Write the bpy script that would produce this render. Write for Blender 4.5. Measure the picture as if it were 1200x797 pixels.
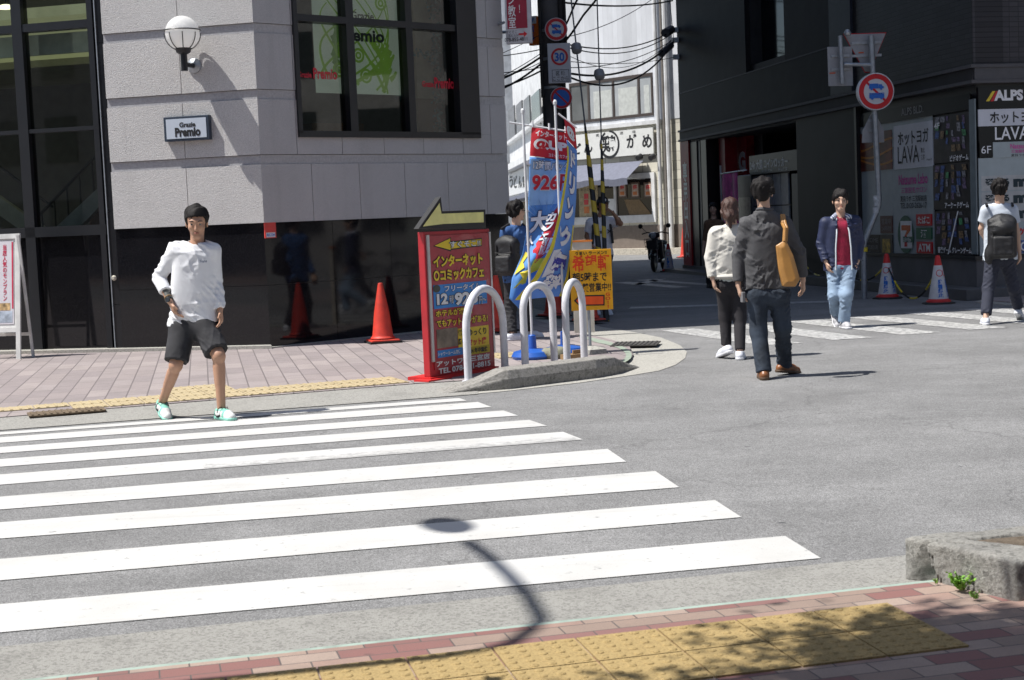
import bpy, math, random
import numpy as np
from mathutils import Vector
random.seed(7); RNG = np.random.RandomState(11)
for o in list(bpy.data.objects): bpy.data.objects.remove(o)
SC = bpy.context.scene
COL = SC.collection

# ------------------------------------------------------------------ camera
F = 1787.0; ROLL = .042; H = 1.5
TH = math.atan((398.5 - 256) / F * math.cos(ROLL))
cr, sr, ct, st = math.cos(ROLL), math.sin(ROLL), math.cos(TH), math.sin(TH)
cam_d = bpy.data.cameras.new('camera'); cam = bpy.data.objects.new('camera', cam_d); COL.objects.link(cam)
cam_d.sensor_fit = 'HORIZONTAL'; cam_d.sensor_width = 36; cam_d.lens = F / 1200 * 36
cam_d.clip_start = .1; cam_d.clip_end = 2000
X_, U_, Fw = Vector((1, 0, 0)), Vector((0, st, ct)), Vector((0, ct, -st))
cX = X_ * cr - U_ * sr; cY = X_ * sr + U_ * cr; cZ = -Fw
from mathutils import Matrix
cam.matrix_world = Matrix(((cX.x, cY.x, cZ.x, 0), (cX.y, cY.y, cZ.y, 0), (cX.z, cY.z, cZ.z, H), (0, 0, 0, 1)))
cam_d.dof.use_dof = True; cam_d.dof.focus_distance = 13.0; cam_d.dof.aperture_fstop = 9.0
SC.camera = cam

# ------------------------------------------------------------------ world, sun, exposure
SL = Vector((.53, .10, -1)).normalized()          # direction the sunlight travels
elev = math.asin(-SL.z); azim = math.atan2(-SL.x, -SL.y)   # from +Y, clockwise
w = bpy.data.worlds.new('World'); SC.world = w; w.use_nodes = True
nt = w.node_tree; bg = nt.nodes['Background']
sky = nt.nodes.new('ShaderNodeTexSky'); sky.sky_type = 'NISHITA'; sky.sun_disc = False
sky.sun_elevation = elev; sky.sun_rotation = azim; sky.air_density = 1.0; sky.dust_density = 1.2
nt.links.new(sky.outputs[0], bg.inputs[0]); bg.inputs[1].default_value = .092
sd = bpy.data.lights.new('sun', 'SUN'); sd.energy = 5.0; sd.angle = math.radians(.5); sd.color = (1, .965, .91)
sun = bpy.data.objects.new('sun', sd); COL.objects.link(sun); sun.location = (-20, 0, 40)
sun.rotation_euler = SL.to_track_quat('-Z', 'Y').to_euler()
vs = SC.view_settings; vs.view_transform = 'Standard'; vs.look = 'None'; vs.exposure = .40; vs.gamma = 1; vs.use_curve_mapping = False
SC.cycles.max_bounces = 7; SC.cycles.transparent_max_bounces = 12; SC.cycles.caustics_reflective = False; SC.cycles.caustics_refractive = False

# ------------------------------------------------------------------ pixel -> place helpers (tracing aid)
def ray(px, py):
    x = (px - 600) / F; y = -(py - 398.5) / F
    a = x * cr + y * sr; b = -x * sr + y * cr
    return np.array([a, b * st + ct, b * ct - st])
def G(px, py, z=0.):
    d = ray(px, py); t = (z - H) / d[2]; return d * t + np.array([0, 0, H])
def D(px, py, Y):
    d = ray(px, py); return d * (Y / d[1]) + np.array([0, 0, H])

# ------------------------------------------------------------------ materials
MATS = {}
def rgb(h):
    h = h.lstrip('#'); v = [int(h[i:i + 2], 16) / 255 for i in (0, 2, 4)]
    return tuple((c / 12.92 if c <= .04045 else ((c + .055) / 1.055) ** 2.4) for c in v)
def newmat(name):
    m = bpy.data.materials.new(name); m.use_nodes = True; n = m.node_tree
    return m, n, n.nodes['Principled BSDF']
def mat(name, col, rough=.6, metal=0., var=.12, scale=8., bump=0., bscale=60., spec=.5, emit=None, estr=1., coat=0., dirt=0.):
    """plain painted/plastic/cloth surface with soft procedural unevenness"""
    if name in MATS: return MATS[name]
    m, n, b = newmat(name)
    N = n.nodes.new; L = n.links.new
    tc = N('ShaderNodeTexCoord')
    no = N('ShaderNodeTexNoise'); no.inputs['Scale'].default_value = scale; no.inputs['Detail'].default_value = 6
    L(tc.outputs['Object'], no.inputs['Vector'])
    mr = N('ShaderNodeMapRange'); mr.inputs['From Min'].default_value = .3; mr.inputs['From Max'].default_value = .7
    mr.inputs['To Min'].default_value = 1 - var; mr.inputs['To Max'].default_value = 1 + var
    L(no.outputs[0], mr.inputs[0])
    mx = N('ShaderNodeVectorMath'); mx.operation = 'SCALE'; mx.inputs[0].default_value = col[:3]
    L(mr.outputs[0], mx.inputs['Scale']); last = mx.outputs[0]
    if dirt:
        n2 = N('ShaderNodeTexNoise'); n2.inputs['Scale'].default_value = scale * .45; n2.inputs['Detail'].default_value = 8; n2.inputs['Roughness'].default_value = .7
        L(tc.outputs['Object'], n2.inputs['Vector'])
        m2 = N('ShaderNodeMapRange'); m2.inputs['From Min'].default_value = .5; m2.inputs['From Max'].default_value = .72; m2.inputs['To Max'].default_value = dirt
        L(n2.outputs[0], m2.inputs[0])
        mm = N('ShaderNodeMix'); mm.data_type = 'RGBA'; L(m2.outputs[0], mm.inputs[0]); L(last, mm.inputs[6]); mm.inputs[7].default_value = (.08, .07, .06, 1)
        last = mm.outputs[2]
    L(last, b.inputs['Base Color'])
    b.inputs['Roughness'].default_value = rough; b.inputs['Metallic'].default_value = metal
    b.inputs['Specular IOR Level'].default_value = spec; b.inputs['Coat Weight'].default_value = coat
    if emit is not None:
        b.inputs['Emission Color'].default_value = (*emit, 1); b.inputs['Emission Strength'].default_value = estr
    if bump:
        n3 = N('ShaderNodeTexNoise'); n3.inputs['Scale'].default_value = bscale; n3.inputs['Detail'].default_value = 5
        L(tc.outputs['Object'], n3.inputs['Vector'])
        bp = N('ShaderNodeBump'); bp.inputs['Strength'].default_value = bump; bp.inputs['Distance'].default_value = .01
        L(n3.outputs[0], bp.inputs['Height']); L(bp.outputs[0], b.inputs['Normal'])
    MATS[name] = m; return m
def ramp(N, stops):
    r = N('ShaderNodeValToRGB'); e = r.color_ramp.elements
    while len(e) < len(stops): e.new(.5)
    for i, (p, c) in enumerate(stops):
        e[i].position = p; e[i].color = (*(c if hasattr(c, '__len__') else (c, c, c)), 1)
    return r
def mixc(n, f, a, b_, mode='MIX'):
    x = n.nodes.new('ShaderNodeMix'); x.data_type = 'RGBA'; x.blend_type = mode
    for i, v in ((0, f), (6, a), (7, b_)):
        if hasattr(v, 'is_output') or hasattr(v, 'links'): n.links.new(v, x.inputs[i])
        else: x.inputs[i].default_value = v if i == 0 else ((*v, 1) if len(v) == 3 else v)
    return x.outputs[2]
def tex(n, kind, scale, src, detail=6, rough=.6, rot=0, sc3=None):
    N = n.nodes.new; v = src
    if rot or sc3:
        mp = N('ShaderNodeMapping'); n.links.new(src, mp.inputs[0]); mp.inputs['Rotation'].default_value = (0, 0, rot)
        if sc3: mp.inputs['Scale'].default_value = sc3
        v = mp.outputs[0]
    if kind == 'noise':
        t = N('ShaderNodeTexNoise'); t.inputs['Detail'].default_value = detail; t.inputs['Roughness'].default_value = rough
    else:
        t = N('ShaderNodeTexVoronoi'); t.feature = kind
    t.inputs['Scale'].default_value = scale; n.links.new(v, t.inputs['Vector'])
    return t
def mrange(n, src, a, b_, c=0., d=1.):
    m = n.nodes.new('ShaderNodeMapRange'); m.inputs[1].default_value = a; m.inputs[2].default_value = b_; m.inputs[3].default_value = c; m.inputs[4].default_value = d
    n.links.new(src, m.inputs[0]); return m.outputs[0]
def bump(n, b, src, s, dist=.01):
    bp = n.nodes.new('ShaderNodeBump'); bp.inputs['Strength'].default_value = s; bp.inputs['Distance'].default_value = dist
    n.links.new(src, bp.inputs['Height']); n.links.new(bp.outputs[0], b.inputs['Normal'])
def geo(n):
    g = n.nodes.new('ShaderNodeNewGeometry'); return g.outputs['Position']

def m_asphalt():
    m, n, b = newmat('asphalt'); P = geo(n)
    f1 = tex(n, 'F1', 150, P); f2 = tex(n, 'noise', 260, P, 3); f3 = tex(n, 'noise', 1.1, P, 8, .65); f4 = tex(n, 'noise', 9, P, 4)
    r = ramp(n.nodes.new, [(.0, .32), (.35, .24), (.8, .155)]); n.links.new(f1.outputs['Distance'], r.inputs[0])
    cv = n.nodes.new('ShaderNodeSeparateColor'); n.links.new(f1.outputs['Color'], cv.inputs[0])
    c = mixc(n, 1., r.outputs[0], (1, 1, 1), 'MULTIPLY')
    k = mrange(n, cv.outputs[0], 0, 1, .70, 1.30)
    vm = n.nodes.new('ShaderNodeVectorMath'); vm.operation = 'SCALE'; n.links.new(c, vm.inputs[0]); n.links.new(k, vm.inputs['Scale'])
    k2 = mrange(n, f3.outputs[0], .3, .7, .80, 1.14)
    v2 = n.nodes.new('ShaderNodeVectorMath'); v2.operation = 'SCALE'; n.links.new(vm.outputs[0], v2.inputs[0]); n.links.new(k2, v2.inputs['Scale'])
    k3 = mrange(n, f4.outputs[0], .3, .7, .93, 1.06)
    v3 = n.nodes.new('ShaderNodeVectorMath'); v3.operation = 'SCALE'; n.links.new(v2.outputs[0], v3.inputs[0]); n.links.new(k3, v3.inputs['Scale'])
    wt = tex(n, 'noise', 1.0, P, 5, .6, rot=-.2, sc3=(.12, 1.3, 1)); k4 = mrange(n, wt.outputs[0], .35, .65, .92, 1.07)
    v4 = n.nodes.new('ShaderNodeVectorMath'); v4.operation = 'SCALE'; n.links.new(v3.outputs[0], v4.inputs[0]); n.links.new(k4, v4.inputs['Scale']); v3 = v4
    # scattered dark spots (gum, oil) and thin cracks
    g = tex(n, 'F1', 1.7, P, sc3=(1, 1.6, 1)); sp = mrange(n, g.outputs['Distance'], .035, .05, 1, 0)
    dsp = tex(n, 'noise', 3.1, P); sp2 = mrange(n, dsp.outputs[0], .5, .56)
    mu = n.nodes.new('ShaderNodeMath'); mu.operation = 'MULTIPLY'; n.links.new(sp, mu.inputs[0]); n.links.new(sp2, mu.inputs[1])
    c = mixc(n, mu.outputs[0], v3.outputs[0], (.06, .06, .065))
    wv = tex(n, 'noise', 2.5, P, 5); ad = n.nodes.new('ShaderNodeVectorMath'); ad.operation = 'MULTIPLY_ADD'
    n.links.new(wv.outputs[1], ad.inputs[0]); ad.inputs[1].default_value = (.5, .5, .5); n.links.new(P, ad.inputs[2])
    ck = n.nodes.new('ShaderNodeTexVoronoi'); ck.feature = 'DISTANCE_TO_EDGE'; ck.inputs['Scale'].default_value = .33; n.links.new(ad.outputs[0], ck.inputs['Vector'])
    cm = mrange(n, ck.outputs['Distance'], .0, .004, .45, 0)
    c = mixc(n, cm, c, (.07, .07, .07))
    n.links.new(c, b.inputs['Base Color']); b.inputs['Roughness'].default_value = .85; b.inputs['Specular IOR Level'].default_value = .3
    bump(n, b, f1.outputs['Distance'], .35, .006); return m
def m_paint(wear, name, col=(.55, .55, .54), under=(.2, .2, .2)):
    m, n, b = newmat(name); P = geo(n)
    t = tex(n, 'noise', 14, P, 10, .75); f = mrange(n, t.outputs[0], wear - .06, wear + .03, 1, 0)
    t2 = tex(n, 'noise', 70, P, 6, .8); f2 = mrange(n, t2.outputs[0], .3, .42, .5, 0)
    ad = n.nodes.new('ShaderNodeMath'); ad.operation = 'MAXIMUM'; n.links.new(f, ad.inputs[0]); n.links.new(f2, ad.inputs[1])
    dt = tex(n, 'noise', 2.2, P, 6); base = mixc(n, mrange(n, dt.outputs[0], .4, .75, 0, .5), col, (.43, .42, .39))
    ty = tex(n, 'noise', 1.2, P, 8, .75, rot=-.2, sc3=(.35, 7, 1)); base = mixc(n, mrange(n, ty.outputs[0], .52, .72, 0, .35), base, (.36, .36, .35))
    g = tex(n, 'F1', 5, P, sc3=(.6, 1.5, 1)); sp = mrange(n, g.outputs['Distance'], .03, .05, 1, 0)
    dsp = tex(n, 'noise', 2.1, P); sp2 = mrange(n, dsp.outputs[0], .55, .6)
    mu = n.nodes.new('ShaderNodeMath'); mu.operation = 'MULTIPLY'; n.links.new(sp, mu.inputs[0]); n.links.new(sp2, mu.inputs[1])
    base = mixc(n, mu.outputs[0], base, (.25, .25, .24))
    n.links.new(mixc(n, ad.outputs[0], base, under), b.inputs['Base Color']); b.inputs['Roughness'].default_value = .6
    t3 = tex(n, 'F1', 110, P); bump(n, b, t3.outputs['Distance'], .12, .004); return m
def m_concrete(name, c1, c2, sc=30, rough=.9, bs=.5, stain=.35):
    m, n, b = newmat(name); P = geo(n)
    a = tex(n, 'noise', sc * 4, P, 8, .75); v = tex(n, 'F1', sc * 2.5, P); l = tex(n, 'noise', 2.3, P, 8, .7)
    c = mixc(n, mrange(n, a.outputs[0], .32, .68), c1, c2)
    cs = n.nodes.new('ShaderNodeSeparateColor'); n.links.new(v.outputs['Color'], cs.inputs[0])
    c = mixc(n, mrange(n, cs.outputs[0], .55, 1, 0, .6), c, tuple(x * .5 for x in c1))
    c = mixc(n, mrange(n, l.outputs[0], .5, .75, 0, stain), c, tuple(x * .38 for x in c1))
    n.links.new(c, b.inputs['Base Color']); b.inputs['Roughness'].default_value = rough; b.inputs['Specular IOR Level'].default_value = .25
    bump(n, b, a.outputs[0], bs, .015); return m
def m_brick(name, ang, bw, bh, cols, mortar, off=.5, ms=.012, org=(0, 0), sp=.1):
    """flat pavers: rows of bricks bw x bh metres turned by ang about Z, colours mixed per brick"""
    m, n, b = newmat(name); P = geo(n)
    mp = n.nodes.new('ShaderNodeMapping'); mp.vector_type = 'TEXTURE'; n.links.new(P, mp.inputs[0])
    mp.inputs['Rotation'].default_value = (0, 0, ang); mp.inputs['Location'].default_value = (org[0], org[1], 0)
    br = n.nodes.new('ShaderNodeTexBrick'); n.links.new(mp.outputs[0], br.inputs[0])
    br.offset = off; br.inputs['Scale'].default_value = 1; br.inputs['Brick Width'].default_value = bw; br.inputs['Row Height'].default_value = bh
    br.inputs['Mortar Size'].default_value = ms * .5; br.inputs['Mortar Smooth'].default_value = .2
    br.inputs['Color1'].default_value = (0, 0, 0, 1); br.inputs['Color2'].default_value = (1, 1, 1, 1); br.inputs['Mortar'].default_value = (.5, .5, .5, 1); br.inputs['Bias'].default_value = 0
    r = ramp(n.nodes.new, [(i / len(cols), c) for i, c in enumerate(cols)]); r.color_ramp.interpolation = 'CONSTANT'
    n.links.new(br.outputs['Color'], r.inputs[0])
    a = tex(n, 'noise', 160, P, 6, .8); l = tex(n, 'noise', 2.5, P, 6, .7)
    c = mixc(n, mrange(n, a.outputs[0], .3, .7, 0, .45), r.outputs[0], (.12, .1, .1))
    c = mixc(n, mrange(n, l.outputs[0], .45, .75, 0, .35), c, (.12, .11, .1))
    c = mixc(n, br.outputs['Fac'], c, mortar)
    g = tex(n, 'F1', 4.2, P, sc3=(.7, 1.4, 1)); s1 = mrange(n, g.outputs['Distance'], .05, .07, .8, 0)
    d2 = tex(n, 'noise', 1.7, P); s2 = mrange(n, d2.outputs[0], .5, .55)
    mu = n.nodes.new('ShaderNodeMath'); mu.operation = 'MULTIPLY'; n.links.new(s1, mu.inputs[0]); n.links.new(s2, mu.inputs[1])
    c = mixc(n, mu.outputs[0], c, (.06, .055, .055))
    n.links.new(c, b.inputs['Base Color']); b.inputs['Roughness'].default_value = .8
    hh = n.nodes.new('ShaderNodeMath'); hh.operation = 'MULTIPLY_ADD'; n.links.new(br.outputs['Fac'], hh.inputs[0]); hh.inputs[1].default_value = -1.2; n.links.new(a.outputs[0], hh.inputs[2])
    bump(n, b, hh.outputs[0], .5, .006); return m
def m_granite(name, lo, hi, rough, bs, fine=130, bdist=.01, spk=(.15, .14, .15)):
    m, n, b = newmat(name); P = geo(n)
    v = tex(n, 'noise', fine * 1.6, P, 4, .9); s = n.nodes.new('ShaderNodeSeparateColor'); n.links.new(v.outputs['Color'], s.inputs[0])
    r = ramp(n.nodes.new, [(.30, spk), (.42, lo), (.56, hi), (.72, tuple(min(1, x * 1.2) for x in hi))]); n.links.new(s.outputs[0], r.inputs[0])
    l = tex(n, 'noise', .9, P, 7, .7); c = mixc(n, mrange(n, l.outputs[0], .4, .75, 0, .22), r.outputs[0], tuple(x * .6 for x in lo))
    st_ = tex(n, 'noise', 1.6, P, 6, .6, sc3=(3, 3, .22)); c = mixc(n, mrange(n, st_.outputs[0], .55, .8, 0, .25), c, tuple(x * .5 for x in lo))
    n.links.new(c, b.inputs['Base Color']); b.inputs['Roughness'].default_value = rough
    if bs:
        a = tex(n, 'noise', 62, P, 7, .75); bump(n, b, a.outputs[0], bs, bdist)
    return m
def m_polished(name, col, rough=.035, spk=.02):
    m, n, b = newmat(name); P = geo(n)
    v = tex(n, 'F1', 210, P); s = n.nodes.new('ShaderNodeSeparateColor'); n.links.new(v.outputs['Color'], s.inputs[0])
    c = mixc(n, mrange(n, s.outputs[0], .8, 1, 0, 1), col, (spk, spk, spk * 1.1))
    n.links.new(c, b.inputs['Base Color'])
    l = tex(n, 'noise', 3, P, 6); n.links.new(mrange(n, l.outputs[0], .3, .75, rough, rough * 2.4), b.inputs['Roughness'])
    b.inputs['Specular IOR Level'].default_value = .42
    w_ = tex(n, 'noise', .8, P, 2); bump(n, b, w_.outputs[0], .012, .02); return m
def m_opal(name, col, k=.6):
    m = bpy.data.materials.new(name); m.use_nodes = True; n = m.node_tree; n.nodes.clear(); N = n.nodes.new
    o = N('ShaderNodeOutputMaterial'); d = N('ShaderNodeBsdfDiffuse'); t = N('ShaderNodeBsdfTranslucent'); g = N('ShaderNodeBsdfGlossy'); d.inputs[0].default_value = t.inputs[0].default_value = (*col, 1); g.inputs['Roughness'].default_value = .15
    x = N('ShaderNodeMixShader'); x.inputs[0].default_value = k; n.links.new(d.outputs[0], x.inputs[1]); n.links.new(t.outputs[0], x.inputs[2])
    y = N('ShaderNodeMixShader'); y.inputs[0].default_value = .04; n.links.new(x.outputs[0], y.inputs[1]); n.links.new(g.outputs[0], y.inputs[2]); n.links.new(y.outputs[0], o.inputs[0]); return m
def m_glass(name, tint=(.5, .55, .55), refl=1.0):
    m = bpy.data.materials.new(name); m.use_nodes = True; n = m.node_tree; n.nodes.clear()
    o = n.nodes.new('ShaderNodeOutputMaterial'); t = n.nodes.new('ShaderNodeBsdfTransparent'); t.inputs[0].default_value = (*tint, 1)
    g = n.nodes.new('ShaderNodeBsdfGlossy'); g.inputs['Roughness'].default_value = .02; g.inputs[0].default_value = (refl, refl, refl, 1)
    lw = n.nodes.new('ShaderNodeLayerWeight'); lw.inputs[0].default_value = .5
    pw = n.nodes.new('ShaderNodeMath'); pw.operation = 'POWER'; n.links.new(lw.outputs['Facing'], pw.inputs[0]); pw.inputs[1].default_value = 4
    fr = n.nodes.new('ShaderNodeMath'); fr.operation = 'MULTIPLY_ADD'; n.links.new(pw.outputs[0], fr.inputs[0]); fr.inputs[1].default_value = .8; fr.inputs[2].default_value = .045
    mx = n.nodes.new('ShaderNodeMixShader'); n.links.new(fr.outputs[0], mx.inputs[0]); n.links.new(t.outputs[0], mx.inputs[1]); n.links.new(g.outputs[0], mx.inputs[2])
    n.links.new(mx.outputs[0], o.inputs[0]); return m
def m_tile(name, c1, mortar, bw, bh, rough=.5, ms=.01, off=.5, nrm='y'):
    """wall tiles on upright faces, running on X+Y and Z"""
    m, n, b = newmat(name); P = geo(n)
    s = n.nodes.new('ShaderNodeSeparateXYZ'); n.links.new(P, s.inputs[0]); cb = n.nodes.new('ShaderNodeCombineXYZ')
    n.links.new(s.outputs[1 if nrm == 'x' else 0], cb.inputs[0]); n.links.new(s.outputs[2], cb.inputs[1])
    br = n.nodes.new('ShaderNodeTexBrick'); n.links.new(cb.outputs[0], br.inputs[0]); br.offset = off
    br.inputs['Scale'].default_value = 1; br.inputs['Brick Width'].default_value = bw; br.inputs['Row Height'].default_value = bh; br.inputs['Mortar Size'].default_value = ms * .5
    br.inputs['Color1'].default_value = (*[x * .85 for x in c1], 1); br.inputs['Color2'].default_value = (*[min(1, x * 1.15) for x in c1], 1); br.inputs['Mortar'].default_value = (*mortar, 1)
    l = tex(n, 'noise', 1.2, P, 7, .7, sc3=(1, 1, .4)); c = mixc(n, mrange(n, l.outputs[0], .45, .8, 0, .35), br.outputs[0], tuple(x * .45 for x in c1))
    n.links.new(c, b.inputs['Base Color']); b.inputs['Roughness'].default_value = rough; b.inputs['Specular IOR Level'].default_value = .3
    hh = n.nodes.new('ShaderNodeMath'); hh.operation = 'MULTIPLY'; n.links.new(br.outputs['Fac'], hh.inputs[0]); hh.inputs[1].default_value = -1
    bump(n, b, hh.outputs[0], .4, .01); return m
def m_stripe(name, c1, c2, freq, ax, rough=.5):
    """two-colour banding wound along one axis (safety stripes)"""
    m, n, b = newmat(name); P = geo(n)
    d = n.nodes.new('ShaderNodeVectorMath'); d.operation = 'DOT_PRODUCT'; n.links.new(P, d.inputs[0]); d.inputs[1].default_value = ax
    mu = n.nodes.new('ShaderNodeMath'); mu.operation = 'MULTIPLY'; n.links.new(d.outputs['Value'], mu.inputs[0]); mu.inputs[1].default_value = freq
    fr = n.nodes.new('ShaderNodeMath'); fr.operation = 'FRACT'; n.links.new(mu.outputs[0], fr.inputs[0])
    gt = n.nodes.new('ShaderNodeMath'); gt.operation = 'GREATER_THAN'; n.links.new(fr.outputs[0], gt.inputs[0]); gt.inputs[1].default_value = .5
    n.links.new(mixc(n, gt.outputs[0], c1, c2), b.inputs['Base Color']); b.inputs['Roughness'].default_value = rough; return m

# ------------------------------------------------------------------ mesh building
WL = {}
def tag(o, label=None, cat=None, group=None, kind=None):
    if label: o['label'] = label
    if cat: o['category'] = cat
    if group: o['group'] = group
    if kind: o['kind'] = kind
    return o
def thing(name, label, cat, loc, group=None):
    o = bpy.data.objects.new(name, None); COL.objects.link(o); o.location = tuple(float(v) for v in loc); o.empty_display_size = .2
    WL[o] = np.array(loc, float); tag(o, label, cat, group); return o
def link_mesh(name, V, Fc, m, parent=None, smooth=False, mi=None, org=None):
    V = np.asarray(V, float)
    if parent is not None: og = WL[parent]
    elif org is not None: og = np.array(org, float)
    else: og = np.array([(V[:, 0].min() + V[:, 0].max()) / 2, (V[:, 1].min() + V[:, 1].max()) / 2, V[:, 2].min()])
    me = bpy.data.meshes.new(name)
    if isinstance(Fc, np.ndarray):
        k = Fc.shape[1]; nf = len(Fc)
        me.vertices.add(len(V)); me.vertices.foreach_set('co', (V - og).astype(np.float32).ravel())
        me.loops.add(nf * k); me.loops.foreach_set('vertex_index', Fc.astype(np.int32).ravel())
        me.polygons.add(nf); me.polygons.foreach_set('loop_start', np.arange(0, nf * k, k, dtype=np.int32)); me.update(calc_edges=True)
    else:
        me.from_pydata((V - og).tolist(), [], Fc)
    for mm in (m if isinstance(m, (list, tuple)) else [m]): me.materials.append(mm)
    if mi is not None: me.polygons.foreach_set('material_index', np.array(mi, np.int32))
    if smooth: me.polygons.foreach_set('use_smooth', np.ones(len(me.polygons), bool))
    me.update()
    o = bpy.data.objects.new(name, me); COL.objects.link(o)
    if parent is not None: o.parent = parent; WL[o] = WL[parent]
    else: o.location = tuple(og); WL[o] = og
    return o
class MB:
    def __init__(s): s.V = []; s.F = []; s.M = []; s.m = 0
    def add(s, vs_, fs):
        b = len(s.V); s.V += [tuple(float(c) for c in v) for v in vs_]; s.F += [[b + i for i in f] for f in fs]; s.M += [s.m] * len(fs); return s
    def quad(s, a, b, c, d): return s.add([a, b, c, d], [[0, 1, 2, 3]])
    def poly(s, pts): return s.add(pts, [list(range(len(pts)))])
    def frame_box(s, o, ax, ay, az):
        o, ax, ay, az = (np.array(v, float) for v in (o, ax, ay, az))
        vs_ = [o + i * ax + j * ay + k * az for k in (0, 1) for j in (0, 1) for i in (0, 1)]
        fs = [[0, 2, 3, 1], [4, 5, 7, 6], [0, 1, 5, 4], [2, 6, 7, 3], [0, 4, 6, 2], [1, 3, 7, 5]]
        if np.dot(np.cross(ax, ay), az) < 0: fs = [f[::-1] for f in fs]
        return s.add(vs_, fs)
    def box(s, c, sz, rz=0.):
        c = np.array(c, float); a, b, h = sz; u = np.array([math.cos(rz), math.sin(rz), 0]); v = np.array([-math.sin(rz), math.cos(rz), 0])
        return s.frame_box(c - u * a / 2 - v * b / 2 - np.array([0, 0, h / 2]), u * a, v * b, (0, 0, h))
    def prism(s, poly, z0, z1, bottom=True):
        n_ = len(poly); ar = sum(poly[i][0] * poly[(i + 1) % n_][1] - poly[(i + 1) % n_][0] * poly[i][1] for i in range(n_))
        if ar < 0: poly = poly[::-1]
        V = [(p[0], p[1], z0) for p in poly] + [(p[0], p[1], z1) for p in poly]
        Fc = [[i, (i + 1) % n_, n_ + (i + 1) % n_, n_ + i] for i in range(n_)] + [list(range(n_, 2 * n_))]
        if bottom: Fc.append(list(range(n_))[::-1])
        return s.add(V, Fc)
    def tube(s, pts, r, n=10, cap=True):
        pts = [np.array(p, float) for p in pts]; rs = r if hasattr(r, '__len__') else [r] * len(pts)
        rings = []; T = []
        for i, p in enumerate(pts):
            t = (pts[min(i + 1, len(pts) - 1)] - pts[max(i - 1, 0)]); T.append(t / (np.linalg.norm(t) + 1e-9))
        a = np.cross(T[0], (0, 0, 1) if abs(T[0][2]) < .9 else (1, 0, 0)); a /= np.linalg.norm(a); V = []
        for i, p in enumerate(pts):
            a = a - T[i] * np.dot(a, T[i]); a /= np.linalg.norm(a) + 1e-9; b = np.cross(T[i], a)
            for k in range(n):
                w_ = 2 * math.pi * k / n; V.append(p + rs[i] * (a * math.cos(w_) + b * math.sin(w_)))
        Fc = [[i * n + k, i * n + (k + 1) % n, (i + 1) * n + (k + 1) % n, (i + 1) * n + k] for i in range(len(pts) - 1) for k in range(n)]
        if cap: Fc += [list(range(n))[::-1], [(len(pts) - 1) * n + k for k in range(n)]]
        return s.add(V, Fc)
    def lathe(s, c, prof, n=24, ax=(0, 0, 1)):
        """prof: list of (radius, height along ax)"""
        ax = np.array(ax, float); ax /= np.linalg.norm(ax); a = np.cross(ax, (0, 0, 1) if abs(ax[2]) < .9 else (1, 0, 0)); a /= np.linalg.norm(a); b = np.cross(ax, a)
        c = np.array(c, float); V = [c + ax * h + r * (a * math.cos(2 * math.pi * k / n) + b * math.sin(2 * math.pi * k / n)) for r, h in prof for k in range(n)]
        Fc = [[i * n + k, i * n + (k + 1) % n, (i + 1) * n + (k + 1) % n, (i + 1) * n + k] for i in range(len(prof) - 1) for k in range(n)]
        Fc += [list(range(n))[::-1], [(len(prof) - 1) * n + k for k in range(n)]]
        return s.add(V, Fc)
    def build(s, name, m, parent=None, smooth=False, org=None):
        o = link_mesh(name, s.V, s.F, m, parent, smooth, s.M, org)
        if smooth:
            try: o.data.shade_smooth(); 
            except Exception: pass
            try: o.data.set_sharp_from_angle(angle=math.radians(40))
            except Exception: pass
        return o
def struct(o): o['kind'] = 'structure'; return o
def bevel(o, w_=.004, seg=2):
    md = o.modifiers.new('bevel', 'BEVEL'); md.width = w_; md.segments = seg; md.limit_method = 'ANGLE'; return o

# flat lettering, made from the built-in font
_tc = {}
def glyphs(txt, bold=0., vert=False, spacing=1.):
    key = (txt, bold, vert, spacing)
    if key in _tc: return _tc[key]
    c = bpy.data.curves.new('t', 'FONT'); c.body = '\n'.join(txt) if vert else txt; c.offset = bold; c.resolution_u = 3; c.space_character = spacing
    if vert: c.align_x = 'CENTER'; c.space_line = .95
    o = bpy.data.objects.new('t', c); COL.objects.link(o)
    dg = bpy.context.evaluated_depsgraph_get(); dg.update(); m = bpy.data.meshes.new_from_object(o.evaluated_get(dg))
    V = np.array([v.co[:] for v in m.vertices])[:, :2]; Fc = [list(p.vertices) for p in m.polygons]
    nn = sum(p.normal.z for p in m.polygons)
    if nn < 0: Fc = [f[::-1] for f in Fc]
    bpy.data.objects.remove(o); bpy.data.curves.remove(c); bpy.data.meshes.remove(m)
    V = (V - V.min(0)) / (V.max(0) - V.min(0)); _tc[key] = (V, Fc); return _tc[key]
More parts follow.
